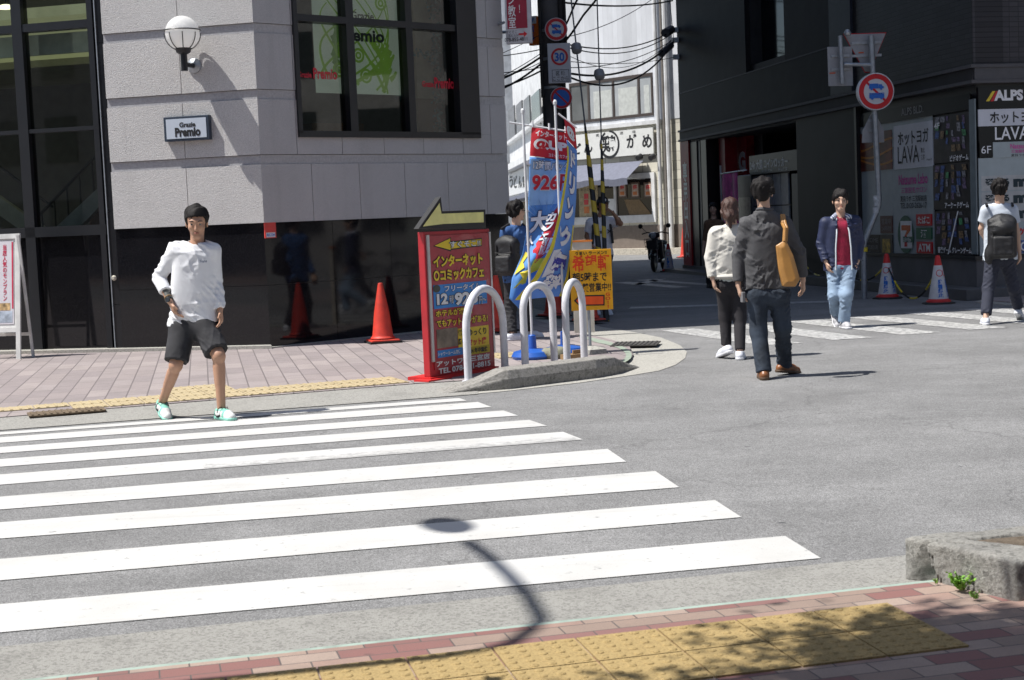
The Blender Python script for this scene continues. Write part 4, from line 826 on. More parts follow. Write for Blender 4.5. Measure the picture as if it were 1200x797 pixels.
# ------------------------------------------------------------------ white restaurant at the end of the side street
RA, RB = (6, 54.5), (2.05, 59); Rp = PL(RA, RB); Wg = PL(RB, (.3, 85))
rs = thing('restaurant_building', 'white sunlit restaurant with a lettered fascia at the end of the side street', 'building', (4, 56.5, 0))
CREAM = m_tile('cream_wall_tile', (.60, .575, .49), (.42, .40, .34), .5, .33, .6, .03, .5, 'y'); SIDING = m_tile('white_ribbed_siding', (.64, .66, .70), (.60, .62, .66), .16, 6., .5, .012, 0, 'y')
WT = mat('restaurant_white', (.68, .69, .70), .6, dirt=.35, scale=2.5); BRN = mat('brown_base', (.17, .14, .12), .7, dirt=.3)
sR = -1.55; LR = Rp.len
z2a = Rp.px(770, 141)[1]
mb = MB(); Rp.box(mb, (sR, LR, z2a, 14), -.4, 0); mb.build('upper_wall', SIDING, rs)
mb = MB(); Rp.box(mb, (sR, LR, 1.05, z2a - .003), -.4, -.02); mb.build('lower_wall', CREAM, rs)
mb = MB(); Rp.box(mb, (sR, LR, 0.2, 1.05), -.4, 0.0); mb.build('base_wall', BRN, rs)
mb = MB(); Rp.box(mb, (sR - .5, LR + .5, 0, .22), -.4, .55); mb.build('step', m_concrete('pale_step_stone', (.42, .38, .32), (.62, .58, .5), 10), rs)
mb = MB(); Wg.box(mb, (0.0, 26, 0, 5.6), -.4, 0); mb.build('side_wall', WT, rs)
mb = MB(); mb.prism([tuple(Rp.P(sR, 0, -.4)[:2]), tuple(Rp.P(LR, 0, -.4)[:2]), (.6, 85), (12, 80)], 0, 13.9); mb.build('rear_block', WT, rs)
mb = MB(); Rp.box(mb, (Rp.px(777, 200)[0], LR, z2a - .12, z2a + .02), -.1, .08); mb.build('band', WT, rs)
# first floor window row
FRM = mat('brown_window_frame', (.06, .045, .04), .4); r = Rp.rect(664, 90, 765.5, 143.5)
r = (Rp.px(765.5, 112)[0], Rp.px(668, 118)[0], Rp.px(720, 140)[1], Rp.px(720, 91)[1])
w_ = bars(Rp, [(r[0], r[1], r[2], r[2] + .1), (r[0], r[1], r[3] - .12, r[3]), (r[0], r[0] + .08, r[2] + .1, r[3] - .12), (r[1] - .08, r[1], r[2] + .1, r[3] - .12)] + [(Rp.px(x, 112)[0] - .05, Rp.px(x, 112)[0] + .05, r[2] + .1, r[3] - .12) for x in (749, 719, 690)], -.06, .03, 'window', FRM, rs)
GLF = mat('pale_curtained_glass', (.36, .38, .40), .15, var=.12, scale=1.5); GLD = mat('dim_glass', (.12, .125, .13), .08, var=.2, scale=1.5); e_ = [r[0] + .08] + [Rp.px(x, 112)[0] for x in (749, 719, 690)] + [r[1] - .08]
for k, mm_ in enumerate((GLF, GLF, GLF, GLD)):
    mb = MB(); Rp.box(mb, (e_[k] + (.05 if k else 0), e_[k + 1] - (.05 if k < 3 else 0), r[2] + .1, r[3] - .12), -.02, .005); mb.build('pane', mm_, w_)
    if k < 3: mb = MB(); Rp.box(mb, (e_[k] + .1, e_[k + 1] - .25, r[2] + .1, r[2] + 1.1), .005, .012); mb.build('inner_blind', mat('inner_blind', (.52, .54, .52), .4), w_)
# fascia sign
fs = thing('fascia_sign', 'white shop fascia with black brush characters and a ringed crest on the sunlit restaurant', 'sign', Rp.P(2.8, 3.6, .05))
fr_ = (Rp.px(768, 165)[0], Rp.px(657, 172)[0], Rp.px(768.4, 180)[1], 4.54); mb = MB(); Rp.box(mb, fr_, 0.06, .12); mb.build('board', mat('fascia_white', (.70, .71, .69), .5, var=.04, dirt=.15), fs)
mb = MB(); ty = lambda x, y0, y1, w_: Rp.rect(x - w_ / 2, y0, x + w_ / 2, y1)
Rp.text(mb, 'ど', ty(679, 168, 181, 10), .125, .03); Rp.text(mb, 'ん', ty(692, 164, 179, 10), .125, .03); Rp.text(mb, '鶏', ty(716.5, 158.5, 179, 17), .125, .02); Rp.text(mb, 'が', ty(743, 157, 173.5, 12), .125, .03); Rp.text(mb, 'め', ty(761, 157.5, 173.5, 11.5), .125, .03)
for x, y, ch in ((703, 158.5, '麦'), (731, 156, '酒'), (745.5, 154.5, '場')): Rp.text(mb, ch, ty(x, y - 1.7, y + 1.7, 4), .125)
cx_, cz_ = Rp.px(717, 169.5); n_ = 40
for k in range(n_ - 3):
    a0, a1 = 2 * math.pi * k / n_ + 1.6, 2 * math.pi * (k + 1) / n_ + 1.6; wd_ = .035 + .04 * abs(math.sin(k / n_ * 3.1)) ; R1_, R2_ = .52, .49
    Rp.poly(mb, [(cx_ + R1_ * math.cos(a0), cz_ + (R1_) * math.sin(a0)), (cx_ + R1_ * math.cos(a1), cz_ + R1_ * math.sin(a1)), (cx_ + (R1_ - wd_ - .03) * math.cos(a1), cz_ + (R1_ - wd_ - .03) * math.sin(a1)), (cx_ + (R1_ - wd_ - .03) * math.cos(a0), cz_ + (R1_ - wd_ - .03) * math.sin(a0))][::-1], .125)
mb.build('lettering', INK, fs)
sm = thing('fascia_sign', 'small white sign with black characters on the side wall of the restaurant', 'sign', Wg.P(3, 3, .05))
mb = MB(); Wg.box(mb, Wg.rect(598, 200, 621, 227), .0, .1); mb.build('board', SIGNW, sm); mb = MB()
for x, ch in ((601.5, 'う'), (606.5, 'ど'), (612, 'ん'), (617, '鶏')): Wg.text(mb, ch, Wg.rect(x - 2, 206, x + 2, 220), .12, .02)
mb.build('lettering', INK, sm)
for x0, x1, y0, y1 in ((597, 604, 118, 162), (606, 613, 112, 158), (615, 622, 106, 154), (624, 634, 100, 150)): mb = MB(); Wg.box(mb, Wg.rect(x0, y0 + 8, x1, y1), -.02, .05); mb.build('side_window', GLD, rs)
mb = MB(); Wg.box(mb, (0, 26, 4.0, 4.3), 0, .5); Wg.box(mb, (0, 26, 5.5, 5.65), 0, .25); mb.build('side_ledge', WT, rs)
mb = MB(); q = Wg.rect(598, 229, 640, 234); Wg.box(mb, (0, 20, 2.35, 2.5), 0, .9); mb.build('side_canopy', mat('awning_slate', (.14, .15, .20), .8, var=.1), rs)
mb = MB(); Wg.box(mb, (1, 18, .4, 2.3), 0, .05); mb.build('side_shopfront', mat('shopfront_tan', (.22, .18, .12), .6, var=.5, scale=2), rs)
# awning
aw = thing('awning', 'faded slate blue awning over the restaurant window', 'awning', Rp.P(2.5, 2.9, .1))
a0, a1 = Rp.px(757, 200)[0] + .05, Rp.px(655, 205)[0]; zt_ = Rp.px(740, 189.5)[1]; mb = MB(); n_ = 24; AW = mat('awning_slate', (.14, .15, .20), .8)
for i in range(n_):
    u0, u1 = a0 + (a1 - a0) * i / n_, a0 + (a1 - a0) * (i + 1) / n_; d0 = .02 * math.sin(i * 1.3); d1 = .02 * math.sin((i + 1) * 1.3); dr = .10 + .05 * math.sin(i * .55)
    mb.poly([Rp.P(u0, zt_, .06), Rp.P(u0, zt_ - .62 + d0, .95), Rp.P(u1, zt_ - .62 + d1, .95), Rp.P(u1, zt_, .06)]); mb.poly([Rp.P(u0, zt_ - .62 + d0, .95), Rp.P(u0, zt_ - .74 - dr, .93), Rp.P(u1, zt_ - .74 - dr, .93), Rp.P(u1, zt_ - .62 + d1, .95)])
mb.build('canopy', AW, aw); mb = MB()
for u in (a0, a0 + 1.6, a1 - .3): mb.tube([Rp.P(u, zt_ - .65, .03), Rp.P(u, zt_ - .62, .93)], .025, 6)
mb.build('arm', GALV, aw)
# shop window with frames, posters
r = (Rp.px(769, 235)[0], Rp.px(664, 235)[0], Rp.px(720, 262)[1], Rp.px(720, 205)[1])
w2_ = bars(Rp, [(r[0], r[1], r[2], r[2] + .28), (r[0], r[1], r[3] - .2, r[3]), (r[0], r[0] + .16, r[2] + .28, r[3] - .2), (r[1] - .2, r[1], r[2] + .28, r[3] - .2), (Rp.px(722, 230)[0] - .05, Rp.px(722, 230)[0] + .06, r[2] + .28, r[3] - .2)], -.1, .07, 'shop_window', WT, rs)
mb = MB(); Rp.box(mb, (r[0] + .16, r[1] - .2, r[2] + .28, r[3] - .2), -.015, .004); mb.build('pane', mat('shop_glass', (.018, .015, .014), .08, var=.5, scale=1), w2_)
TAN = mat('poster_tan', (.42, .34, .20), .6, var=.3, scale=6); ORG = mat('print_orange_red', (.55, .16, .03), .5)
for x in (730, 745, 760):
    t = thing('menu_poster', 'small framed menu poster at the %s of three high in the right restaurant window' % {730: 'left', 745: 'middle', 760: 'right'}[x], 'poster', Rp.P(Rp.px(x, 222)[0], 2.4, .02), 'framed menu posters in the restaurant window')
    mb = MB(); Rp.box(mb, Rp.rect(x - 5, 213.5, x + 5, 232), .006, .03); mb.build('frame', mat('frame_brown', (.09, .05, .03), .5), t); mb = MB(); Rp.box(mb, Rp.rect(x - 3.6, 215.5, x + 3.6, 230), .03, .036); mb.build('sheet', mat('poster_cream', (.50, .40, .33), .6), t)
    mb = MB(); Rp.text(mb, '祭', Rp.rect(x - 2.7, 216.5, x + 2.7, 222.5), .039, .03); mb.build('lettering', RED, t); mb = MB(); Rp.box(mb, Rp.rect(x - 2.4, 224.5, x + 2.4, 228.5), .036, .041); mb.build('picture', ORG, t)
t = thing('window_menu', 'yellow menu sheet with red and orange blocks in the left restaurant window', 'poster', Rp.P(Rp.px(688, 240)[0], 1.9, .02))
mb = MB(); Rp.box(mb, Rp.rect(679, 216, 701, 254), .006, .02); mb.build('sheet', TAN, t); mb = MB()
for y in (227, 234): Rp.box(mb, Rp.rect(685, y, 690, y + 6), .02, .026)
mb.build('red_block', RED, t); mb = MB(); Rp.box(mb, Rp.rect(685, 242, 691, 250), .02, .026); mb.build('orange_block', ORG, t)
mb = MB()
for y in (220, 228, 236, 244): Rp.text(mb, 'うどん' if y > 220 else '本日の定食', Rp.rect(680.5, y, 684 if y > 220 else 699, y + 4), .022)
mb.build('lettering', INK, t)
mb = MB(); Rp.poly(mb, [Rp.px(*q) for q in ((732, 234), (750, 234), (768, 256), (740, 257))], .02); mb.build('wooden_shade', mat('bamboo_tan', (.22, .14, .06), .6, var=.3, scale=20), w2_)
mb = MB(); Rp.box(mb, Rp.rect(713, 233, 720, 247), .004, .02); mb.build('paper', SIGNW, w2_)
# pipes, lamps
mb = MB(); x = Rp.px(776, 200)[0]; mb.tube([Rp.P(x, .2, .12), Rp.P(x, 14, .12)], .07, 8); x = Rp.px(788, 200)[0]; mb.tube([Rp.P(x, .2, .15), Rp.P(x, 14, .15)], .09, 8); mb.build('downpipe', WT, rs)
mb = MB(); x = Rp.px(783, 200)[0]; mb.tube([Rp.P(x, .2, .12), Rp.P(x, 14, .12)], .05, 8); mb.build('drainpipe', mat('pipe_brown_grey', (.2, .18, .16), .5), rs)
t = thing('spot_lamp', 'small twin spotlights on brackets above the awning of the restaurant', 'lamp', Rp.P(Rp.px(764, 186)[0], 3.4, .2)); mb = MB()
for x in (756, 771): q = Rp.P(Rp.px(x, 185.5)[0], Rp.px(x, 185.5)[1], .4); mb.lathe(q, [(.1, 0), (.11, .2), (.04, .28)], 12, -Rp.n + np.array([0, 0, .4]))
mb.build('lamp_head', BLACK, t); mb = MB()
for x in (756, 771): q = Rp.P(Rp.px(x, 185.5)[0], Rp.px(x, 185.5)[1], .4); mb.tube([q, Rp.P(Rp.px(x, 185.5)[0], Rp.px(x, 185.5)[1] + .15, 0)], .02, 6)
mb.build('arm', BLACK, t)
# neighbour buildings further back
gb = thing('background_building', 'pale grey building with a small blue sign behind the restaurant', 'building', (-.5, 75, 0))
KP = PL(D(560, 100, 88)[:2], D(690, 100, 88)[:2]); mb = MB(); KP.box(mb, (KP.px(604, 100)[0], KP.px(690, 100)[0], 0, 24), -6, 0); mb.build('wall', mat('neighbour_grey', (.50, .52, .56), .7, dirt=.3, scale=1), gb)
mb = MB(); KP.box(mb, (KP.px(560, 100)[0], KP.px(603, 100)[0], 0, 24), -5, 1); mb.build('white_wing', WT, gb)
mb = MB(); KP.box(mb, KP.rect(607, 86, 631, 104), .02, .12); mb.build('sign_board', SIGNW, gb); mb = MB(); KP.text(mb, 'ベルハウス', KP.rect(608.5, 95, 629, 102), .13, .02); mb.build('lettering', mat('letter_teal', (.03, .25, .30)), gb)
mb = MB(); KP.box(mb, (KP.px(606, 100)[0], KP.px(636, 100)[0], 6.0, 6.3), 0, .5); KP.box(mb, (KP.px(606, 100)[0], KP.px(636, 100)[0], 13, 13.3), 0, .5); mb.build('ledge', WT, gb)
yb = thing('background_building', 'yellow cream building just visible beside the orange hanging sign', 'building', D(628, 10, 48)); mb = MB(); q = D(628, 12, 120); mb.box((q[0], q[1], 14), (7, 4, 28)); mb.build('wall', mat('cream_wall', (.55, .50, .32), .7), yb)
# road beyond and buildings all round that the glass and stone mirror
def block(x0, y0, x1, y1, h, c, lab, rows, cols, face):
    t = thing('street_building', lab, 'building', ((x0 + x1) / 2, (y0 + y1) / 2, 0)); mb = MB(); mb.box(((x0 + x1) / 2, (y0 + y1) / 2, h / 2), (x1 - x0, y1 - y0, h)); mb.build('wall', mat('wall_' + lab[:12].replace(' ', '_'), c, .7, var=.15, scale=1), t)
    for i in range(cols):
        for j in range(rows):
            z = 1.2 + (h - 1.5) * j / rows; dz = (h - 1.5) / rows * .55; mb = MB()
            if face == 'n': u = x0 + (x1 - x0) * (i + .2) / cols; mb.box((u + (x1 - x0) / cols * .3, y1, z + dz / 2), ((x1 - x0) / cols * .6, .1, dz))
            else: u = y0 + (y1 - y0) * (i + .2) / cols; mb.box((x0, u + (y1 - y0) / cols * .3, z + dz / 2), (.1, (y1 - y0) / cols * .6, dz))
            mb.build('window', mat('mirror_window', (.03, .035, .04), .1), t)
block(-34, -12, -12, -5.5, 13, (.30, .29, .28), 'grey office block behind the camera to the left', 4, 9, 'n')
block(-11.5, -12, 3, -6, 10, (.20, .19, .18), 'dark brown block behind the camera', 3, 6, 'n')
block(3.5, -12, 26, -6, 15, (.42, .41, .38), 'pale block behind the camera to the right', 5, 8, 'n')
block(34, 6, 42, 40, 16, (.36, .35, .34), 'grey block closing the street to the right', 5, 10, 'e')
block(26.5, 27, 33, 44, 14, (.25, .25, .27), 'slate block beyond the black building', 5, 5, 'e')
# ------------------------------------------------------------------ smooth solid modelling: distance fields turned into one skin
def surfnet(d, org, vx):
    ins = d < 0; nx, ny, nz = d.shape
    s = ins[:-1, :-1, :-1].astype(np.int8)
    tot = np.zeros((nx - 1, ny - 1, nz - 1), np.int8)
    cs = [(i, j, k) for i in (0, 1) for j in (0, 1) for k in (0, 1)]
    for i, j, k in cs: tot += ins[i:nx - 1 + i, j:ny - 1 + j, k:nz - 1 + k]
    act = np.argwhere((tot > 0) & (tot < 8)); n_ = len(act); idx = -np.ones(tot.shape, np.int32); idx[act[:, 0], act[:, 1], act[:, 2]] = np.arange(n_)
    vals = {c: d[act[:, 0] + c[0], act[:, 1] + c[1], act[:, 2] + c[2]] for c in cs}
    P = np.zeros((n_, 3)); C = np.zeros(n_)
    for c in cs:
        for ax in range(3):
            if c[ax]: continue
            e = list(c); e[ax] = 1; e = tuple(e); a, b = vals[c], vals[e]; m = (a < 0) != (b < 0); t = np.where(m, a / np.where(a == b, 1, a - b), 0)
            q = np.tile(np.array(c, float), (n_, 1)); q[:, ax] += t; P[m] += q[m]; C[m] += 1
    V = (P / C[:, None] + act) * vx + org; Q = []
    for ax in range(3):
        a = ins; lo = [slice(None)] * 3; hi = [slice(None)] * 3; lo[ax] = slice(0, -1); hi[ax] = slice(1, None)
        ch = np.argwhere(a[tuple(lo)] != a[tuple(hi)]); o1, o2 = [(1, 2), (2, 0), (0, 1)][ax]
        ok = (ch[:, o1] > 0) & (ch[:, o2] > 0) & (ch[:, o1] < tot.shape[o1]) & (ch[:, o2] < tot.shape[o2]); ch = ch[ok]; st_ = a[ch[:, 0], ch[:, 1], ch[:, 2]]
        def g(d1, d2):
            e = ch.copy(); e[:, o1] -= d1; e[:, o2] -= d2; return idx[e[:, 0], e[:, 1], e[:, 2]]
        q = np.stack([g(1, 1), g(0, 1), g(0, 0), g(1, 0)], 1); q[~st_] = q[~st_][:, ::-1]; Q.append(q)
    Q = np.concatenate(Q); Q = Q[(Q >= 0).all(1)]; return V, Q
def nrm(v): v = np.array(v, float); return v / (np.linalg.norm(v) + 1e-9)
def C_(a, b, ra, rb=None, flat=None, cuts=None): return ('c', np.array(a, float), np.array(b, float), ra, ra if rb is None else rb, flat, cuts)
def E_(c, r, fr=None, cuts=None): return ('e', np.array(c, float), np.array(r, float), fr, None, None, cuts)
def B_(c, h, fr=None, rnd=.01, cuts=None): return ('b', np.array(c, float), np.array(h, float), fr, rnd, None, cuts)
def pbox(p):
    if p[0] == 'c': r = max(p[3], p[4]); return np.minimum(p[1], p[2]) - r, np.maximum(p[1], p[2]) + r
    r = np.linalg.norm(p[2]) if p[3] is not None else p[2]; return p[1] - r, p[1] + r
def pd(p, X):
    if p[0] == 'c':
        a, b, ra, rb, flat = p[1:6]; ba = b - a; L_ = np.dot(ba, ba) + 1e-9; pa = X - a; h = np.clip((pa @ ba) / L_, 0, 1); v = pa - h[..., None] * ba
        if flat is not None:
            ax, s_ = flat; k = v @ ax; v = v + (k * (1 / s_ - 1))[..., None] * ax; dd = (np.linalg.norm(v, axis=-1) - (ra + (rb - ra) * h)) * s_ ** .5
        else: dd = np.linalg.norm(v, axis=-1) - (ra + (rb - ra) * h)
    else:
        q = X - p[1]
        if p[3] is not None: q = q @ np.array(p[3]).T
        if p[0] == 'e': k = np.linalg.norm(q / p[2], axis=-1); dd = (k - 1) * p[2].min() * np.clip(k, .6, 1.5) ** .0
        else: w_ = np.abs(q) - (p[2] - p[4]); dd = np.linalg.norm(np.maximum(w_, 0), axis=-1) + np.minimum(w_.max(-1), 0) - p[4]
    if p[6]:
        for c, n_ in p[6]: dd = np.maximum(dd, (X - np.array(c)) @ np.array(n_))
    return dd
def solid(name, prims, vx, m, parent=None, k=.02, sub=(), fn=None, noise=None, cuts=(), org=None, mi=None):
    lo = np.min([pbox(p)[0] for p in prims], 0) - .03; hi = np.max([pbox(p)[1] for p in prims], 0) + .03
    n_ = np.ceil((hi - lo) / vx).astype(int) + 1; D_ = np.full(n_, .05, np.float32); ax = [lo[i] + np.arange(n_[i]) * vx for i in range(3)]
    def sl(p, pad):
        a, b = pbox(p); i0 = np.maximum(((a - pad - lo) / vx).astype(int), 0); i1 = np.minimum(((b + pad - lo) / vx).astype(int) + 2, n_); s_ = tuple(slice(i, j) for i, j in zip(i0, i1))
        return s_, np.stack(np.meshgrid(*[ax[i][s_[i]] for i in range(3)], indexing='ij'), -1)
    for p in prims:
        s_, X = sl(p, k + .012); a = D_[s_]; b = pd(p, X); kk = k if len(p) < 8 else p[7]
        h = np.maximum(kk - np.abs(a - b), 0) / kk; D_[s_] = np.minimum(a, b) - h * h * kk * .25
    for p in sub:
        s_, X = sl(p, .01)
        if X.size: D_[s_] = np.maximum(D_[s_], -pd(p, X))
    X = None
    band = np.abs(D_) < .04
    if noise is not None or fn is not None or len(cuts):
        I = np.argwhere(band); X = I * vx + lo; v = D_[band]
        if noise is not None: v = v + noise(X)
        if fn is not None: v = np.maximum(v, fn(X))
        for c, nn_ in cuts: v = np.maximum(v, (X - np.array(c)) @ np.array(nn_))
        D_[band] = v; inn_ = np.argwhere(D_ <= -.04)
        if len(inn_) and (fn is not None or len(cuts)):
            X = inn_ * vx + lo; v = D_[D_ <= -.04]; w_ = v.copy()
            if fn is not None: w_ = np.maximum(w_, fn(X))
            for c, nn_ in cuts: w_ = np.maximum(w_, (X - np.array(c)) @ np.array(nn_))
            D_[tuple(inn_.T)] = w_
    D_[[0, -1]] = .05; D_[:, [0, -1]] = .05; D_[:, :, [0, -1]] = .05
    V, Q = surfnet(D_, lo, vx)
    o = link_mesh(name, V, Q, m, parent, True, None, org)
    if mi is not None:
        cen = V[Q].mean(1); o.data.polygons.foreach_set('material_index', mi(cen).astype(np.int32))
    return o
def folds(seed, amp, wl=.09, dirn=(.3, .1, 1.), sharp=True, stretch=.45):
    """cloth creases: warped ridges running across dirn"""
    rg = np.random.RandomState(seed); W = [(rg.normal(size=3), rg.rand() * 6) for _ in range(4)]; K = []
    for _ in range(6):
        d = nrm(np.array(dirn) * .8 + rg.normal(size=3) * .8); K.append((d * 2 * math.pi / (wl * (0.7 + .9 * rg.rand())), rg.rand() * 6, .6 + .4 * rg.rand()))
    def f(X):
        Y = X.copy()
        for w_, ph in W: Y = Y + .03 * np.sin(X @ (w_ * 7) + ph)[:, None] * nrm(w_)[None, ::-1]
        out = np.zeros(len(X))
        for kk, ph, a in K:
            s_ = np.sin(Y @ kk + ph); out += a * ((1 - np.abs(s_)) ** 2 - .33 if sharp else s_ * .5)
        msk = np.clip(.45 + .75 * np.sin(X @ (rg_w * 9) + 1.3 * np.sin(X @ (rg_w[::-1] * 13))), .08, 1.2); return -amp * out / 2.2 * msk * 1.3
    rg_w = rg.normal(size=3); return f
def bumps(seed, amp, fr):
    rg = np.random.RandomState(seed); K = [(rg.normal(size=3) * fr * (1.6 ** o), rg.rand() * 6, .62 ** o) for o in range(5) for _ in range(4)]
    def f(X):
        out = np.zeros(len(X))
        for kk, ph, a in K: out += a * np.sin(X @ kk + ph + 1.2 * np.sin(X @ (kk[::-1] * .7)))
        return out * amp / 4
    return f

# ------------------------------------------------------------------ broken concrete planter kerb, near right
zt_ = .185
pl = [G(1070, 631, zt_)[:2], G(1097, 642, zt_)[:2], G(1190, 655, zt_)[:2]]
pk = thing('planter_kerb', 'broken old concrete planter kerb at the right edge of the near pavement', 'kerb', (1.6, 5.8, .0))
e_ = nrm([3.29, .66, 0])[:2]; q0 = np.array([1.515, 5.95]); q1 = np.array([1.60, 5.80]); q2 = np.array([1.80, 5.47]); q3 = q2 + e_ * 2.2 + np.array([0, -.05]); q4 = q0 + e_ * 2.4 + np.array([0, .02])
polyk = [q0, q1, q2, q3, q4]
def inpoly(poly, X, sh=0.):
    d = None; n_ = len(poly)
    for i in range(n_):
        a, b = np.array(poly[i]), np.array(poly[(i + 1) % n_]); t = b - a; nn_ = np.array([t[1], -t[0]]) / np.linalg.norm(t); v = (X[:, :2] - a) @ nn_ - sh; d = v if d is None else np.maximum(d, v)
    return d
cc = np.mean(polyk, 0)
ns_ = bumps(3, .0045, 9); n2_ = bumps(5, .0022, 70)
crk = bumps(9, .05, 9)
inner_k = [q1 + (cc - q1) * .14 + np.array([.0, .03]), q2 + np.array([.17, .17]), q3 + np.array([-.1, .18]), q4 + np.array([-.1, -.14]), q0 + e_ * .28 + np.array([.04, -.13])]
def kfn(X):
    d = np.maximum(inpoly(polyk, X), X[:, 2] - zt_ - .0 + .5 * np.maximum(.0, .02 + inpoly(polyk, X)) ** 1 * .9)
    d = np.maximum(d, -np.maximum(inpoly(inner_k, X), (zt_ - .022) - X[:, 2]))
    gap = np.abs((X[:, :2] - (q0 * .45 + q1 * .55)) @ nrm([.55, .83, 0])[:2] + .02 * crk(X) * 10 * .5) - .006 - .03 * np.clip((X[:, 2]) * -6 + .9, 0, 1) * (inpoly(polyk, X) > -.10)
    gg = np.maximum(gap, -.16 - inpoly(polyk, X)); d = np.maximum(d, -gg)
    return d + ns_(X) + n2_(X)
solid('kerb_block', [B_(((q0 + q3) / 2).tolist() + [zt_ / 2], (1.5, .75, zt_ / 2 + .03), None, .005)], .011, ROUGHC, pk, fn=kfn)
mb = MB(); ik = [tuple(p) for p in inner_k]; mb.prism(ik, 0, zt_ - .012); mb.build('soil', m_concrete('soil_brown', (.13, .10, .075), (.28, .23, .17), 20, bs=1.), pk)
# weeds
def weed(c, n, h, label, seed):
    t = thing('weed_plant', label, 'plant', c, 'weeds growing along the planter kerb'); rg = np.random.RandomState(seed); mb = MB(); ms = MB(); ms2 = MB()
    c = np.array(c, float)
    for k in range(n):
        a = rg.rand() * 6.28; L_ = h * (.4 + .6 * rg.rand()); d = nrm([math.cos(a) * .6, math.sin(a) * .6, .7 + rg.rand() * .8]); p = c + d * L_; ms.tube([c + d * .01, c + d * L_ * .5 + (0, 0, .008), p], .0022, 4)
        for j in range(6):
            q = c + d * L_ * (.45 + .11 * j); a2 = rg.rand() * 6.28; e = nrm([math.cos(a2), math.sin(a2), rg.rand() * .9 - .1]); s_ = h * (.13 + .12 * rg.rand()); f = nrm(np.cross(e, rg.normal(size=3)))
            mb.poly([q, q + e * s_ * .5 + f * s_ * .38, q + e * s_ + (0, 0, -.1 * s_), q + e * s_ * .5 - f * s_ * .38])
    mb.build('leaves', mat('weed_green', (.19, .42, .045), .5, var=.35, scale=40), t); ms.build('stem', mat('weed_stem', (.2, .3, .06), .6), t)
weed(G(1127, 694, .03), 24, .09, 'bright green weed tuft at the foot of the broken planter kerb', 1); weed(G(1098, 686, .03), 6, .03, 'tiny weed in the corner where the planter kerb meets the red pavers', 2); weed(G(1143, 704, .03), 10, .045, 'smaller leafy weed just right of the bright tuft', 3)
# ------------------------------------------------------------------ kerb island with three hoops
ki = thing('kerb_island', 'raised concrete kerb block with ramped ends at the street corner', 'kerb', (*G(640, 452)[:2], 0))
path = [((520, 462.5), .015), ((560, 459.5), .08), ((592, 457), .165), ((597, 456.6), .17), ((700, 443.5), .175), ((722, 439.5), .165), ((740, 434.5), .06), ((750, 431), .01)]
V = []; Fk = []
for i, ((x, y), h_) in enumerate(path):
    p = G(x, y)[:2]; n_ = nrm([-.28, .96, 0])[:2]; w_ = .33
    for o_, z in ((0, -.02), (.0, h_ * .55), (.035, h_), (w_ - .03, h_ + .003), (w_, h_ * .6), (w_ + .01, -.02)): q = p + n_ * o_; V.append((q[0], q[1], z))
for i in range(len(path) - 1):
    for j in range(5): Fk.append([i * 6 + j, i * 6 + j + 1, (i + 1) * 6 + j + 1, (i + 1) * 6 + j][::-1])
Fk += [[0, 1, 2, 3, 4, 5], [len(path) * 6 - 6 + j for j in range(6)][::-1]]
o = link_mesh('kerb_block', V, Fk, m_concrete('island_concrete', (.22, .21, .19), (.40, .385, .36), 18, bs=.7, stain=.4), ki); bevel(o, .012, 2)
HW = mat('hoop_white', (.68, .69, .74), .42, var=.08, dirt=.4, scale=7, coat=.1)
def hoop(a, b, top, label):
    a, b = np.array(G(*a, .03)), np.array(G(*b, .03)); t = thing('hoop_barrier', label, 'barrier', (a + b) / 2, 'white hoop barriers behind the kerb island')
    w_ = np.linalg.norm(b - a); u = (b - a) / w_; m_ = (a + b) / 2; r = w_ / 2; zt = top - r; pts = [a - (0, 0, .05), a + (0, 0, zt * .5), a + (0, 0, zt)]
    pts += [m_ - u * r * math.cos(t_) + np.array([0, 0, zt + r * math.sin(t_)]) for t_ in np.linspace(0, math.pi, 17)[1:-1]] + [b + (0, 0, zt), b + (0, 0, zt * .5), b - (0, 0, .05)]
    mb = MB(); mb.tube(pts, .036, 16); mb.build('tube', HW, t, True); mb = MB()
    for p in (a, b): mb = MB(); mb.lathe(p, [(.06, .0), (.058, .008), (.04, .012)], 16); mb.build('foot_plate', HW, t)
hoop((549, 447), (592, 437), .83, 'leftmost white hoop barrier, in front of the red board'); hoop((616, 436), (650, 430), .82, 'middle white hoop barrier in front of the blue banners'); hoop((665, 430), (685, 424), .82, 'rightmost white hoop barrier, beside the orange sign')

# ------------------------------------------------------------------ red board with the arrow top
RP = PL(G(504.5, 446, .03)[:2], G(579.5, 433, .03)[:2]); rbd = thing('sandwich_board', 'red pavement board with yellow Japanese lettering and a pale yellow arrow top', 'sign board', RP.P(.3, .03))
r = RP.rect(500, 269, 575, 440); bw_ = RP.px(579, 400)[0]; q = RP.px
ztop = RP.px(535, 270)[1]; REDB = mat('board_red', (.36, .02, .035), .35, var=.1, coat=.3); ALU = mat('aluminium', (.50, .51, .52), .35, metal=.7)
s0_, s1_ = -.0, bw_
mb = MB(); RP.box(mb, (s0_, s1_, .06, ztop), -.075, 0); bevel(mb.build('box', mat('board_box_red', (.42, .02, .03), .4, dirt=.15), rbd), .006)
mb = MB(); RP.box(mb, (s0_ + .06, s1_ - .03, .12, ztop - .04), 0, .012); mb.build('face', REDB, rbd)
mb = MB(); RP.box(mb, (s0_ + .025, s0_ + .058, .2, ztop - .03), 0, .018); RP.box(mb, (s1_ - .03, s1_ - .005, .2, ztop - .03), 0, .018); mb.build('side_rail', ALU, rbd)
mb = MB(); RP.box(mb, (s0_ - .03, s1_ + .02, .03, .06), -.25, .03); RP.box(mb, (s0_ - .12, s0_ + .22, .03, .045), -.1, .08); mb.build('foot', mat('board_bright_red', (.6, .02, .02)), rbd)
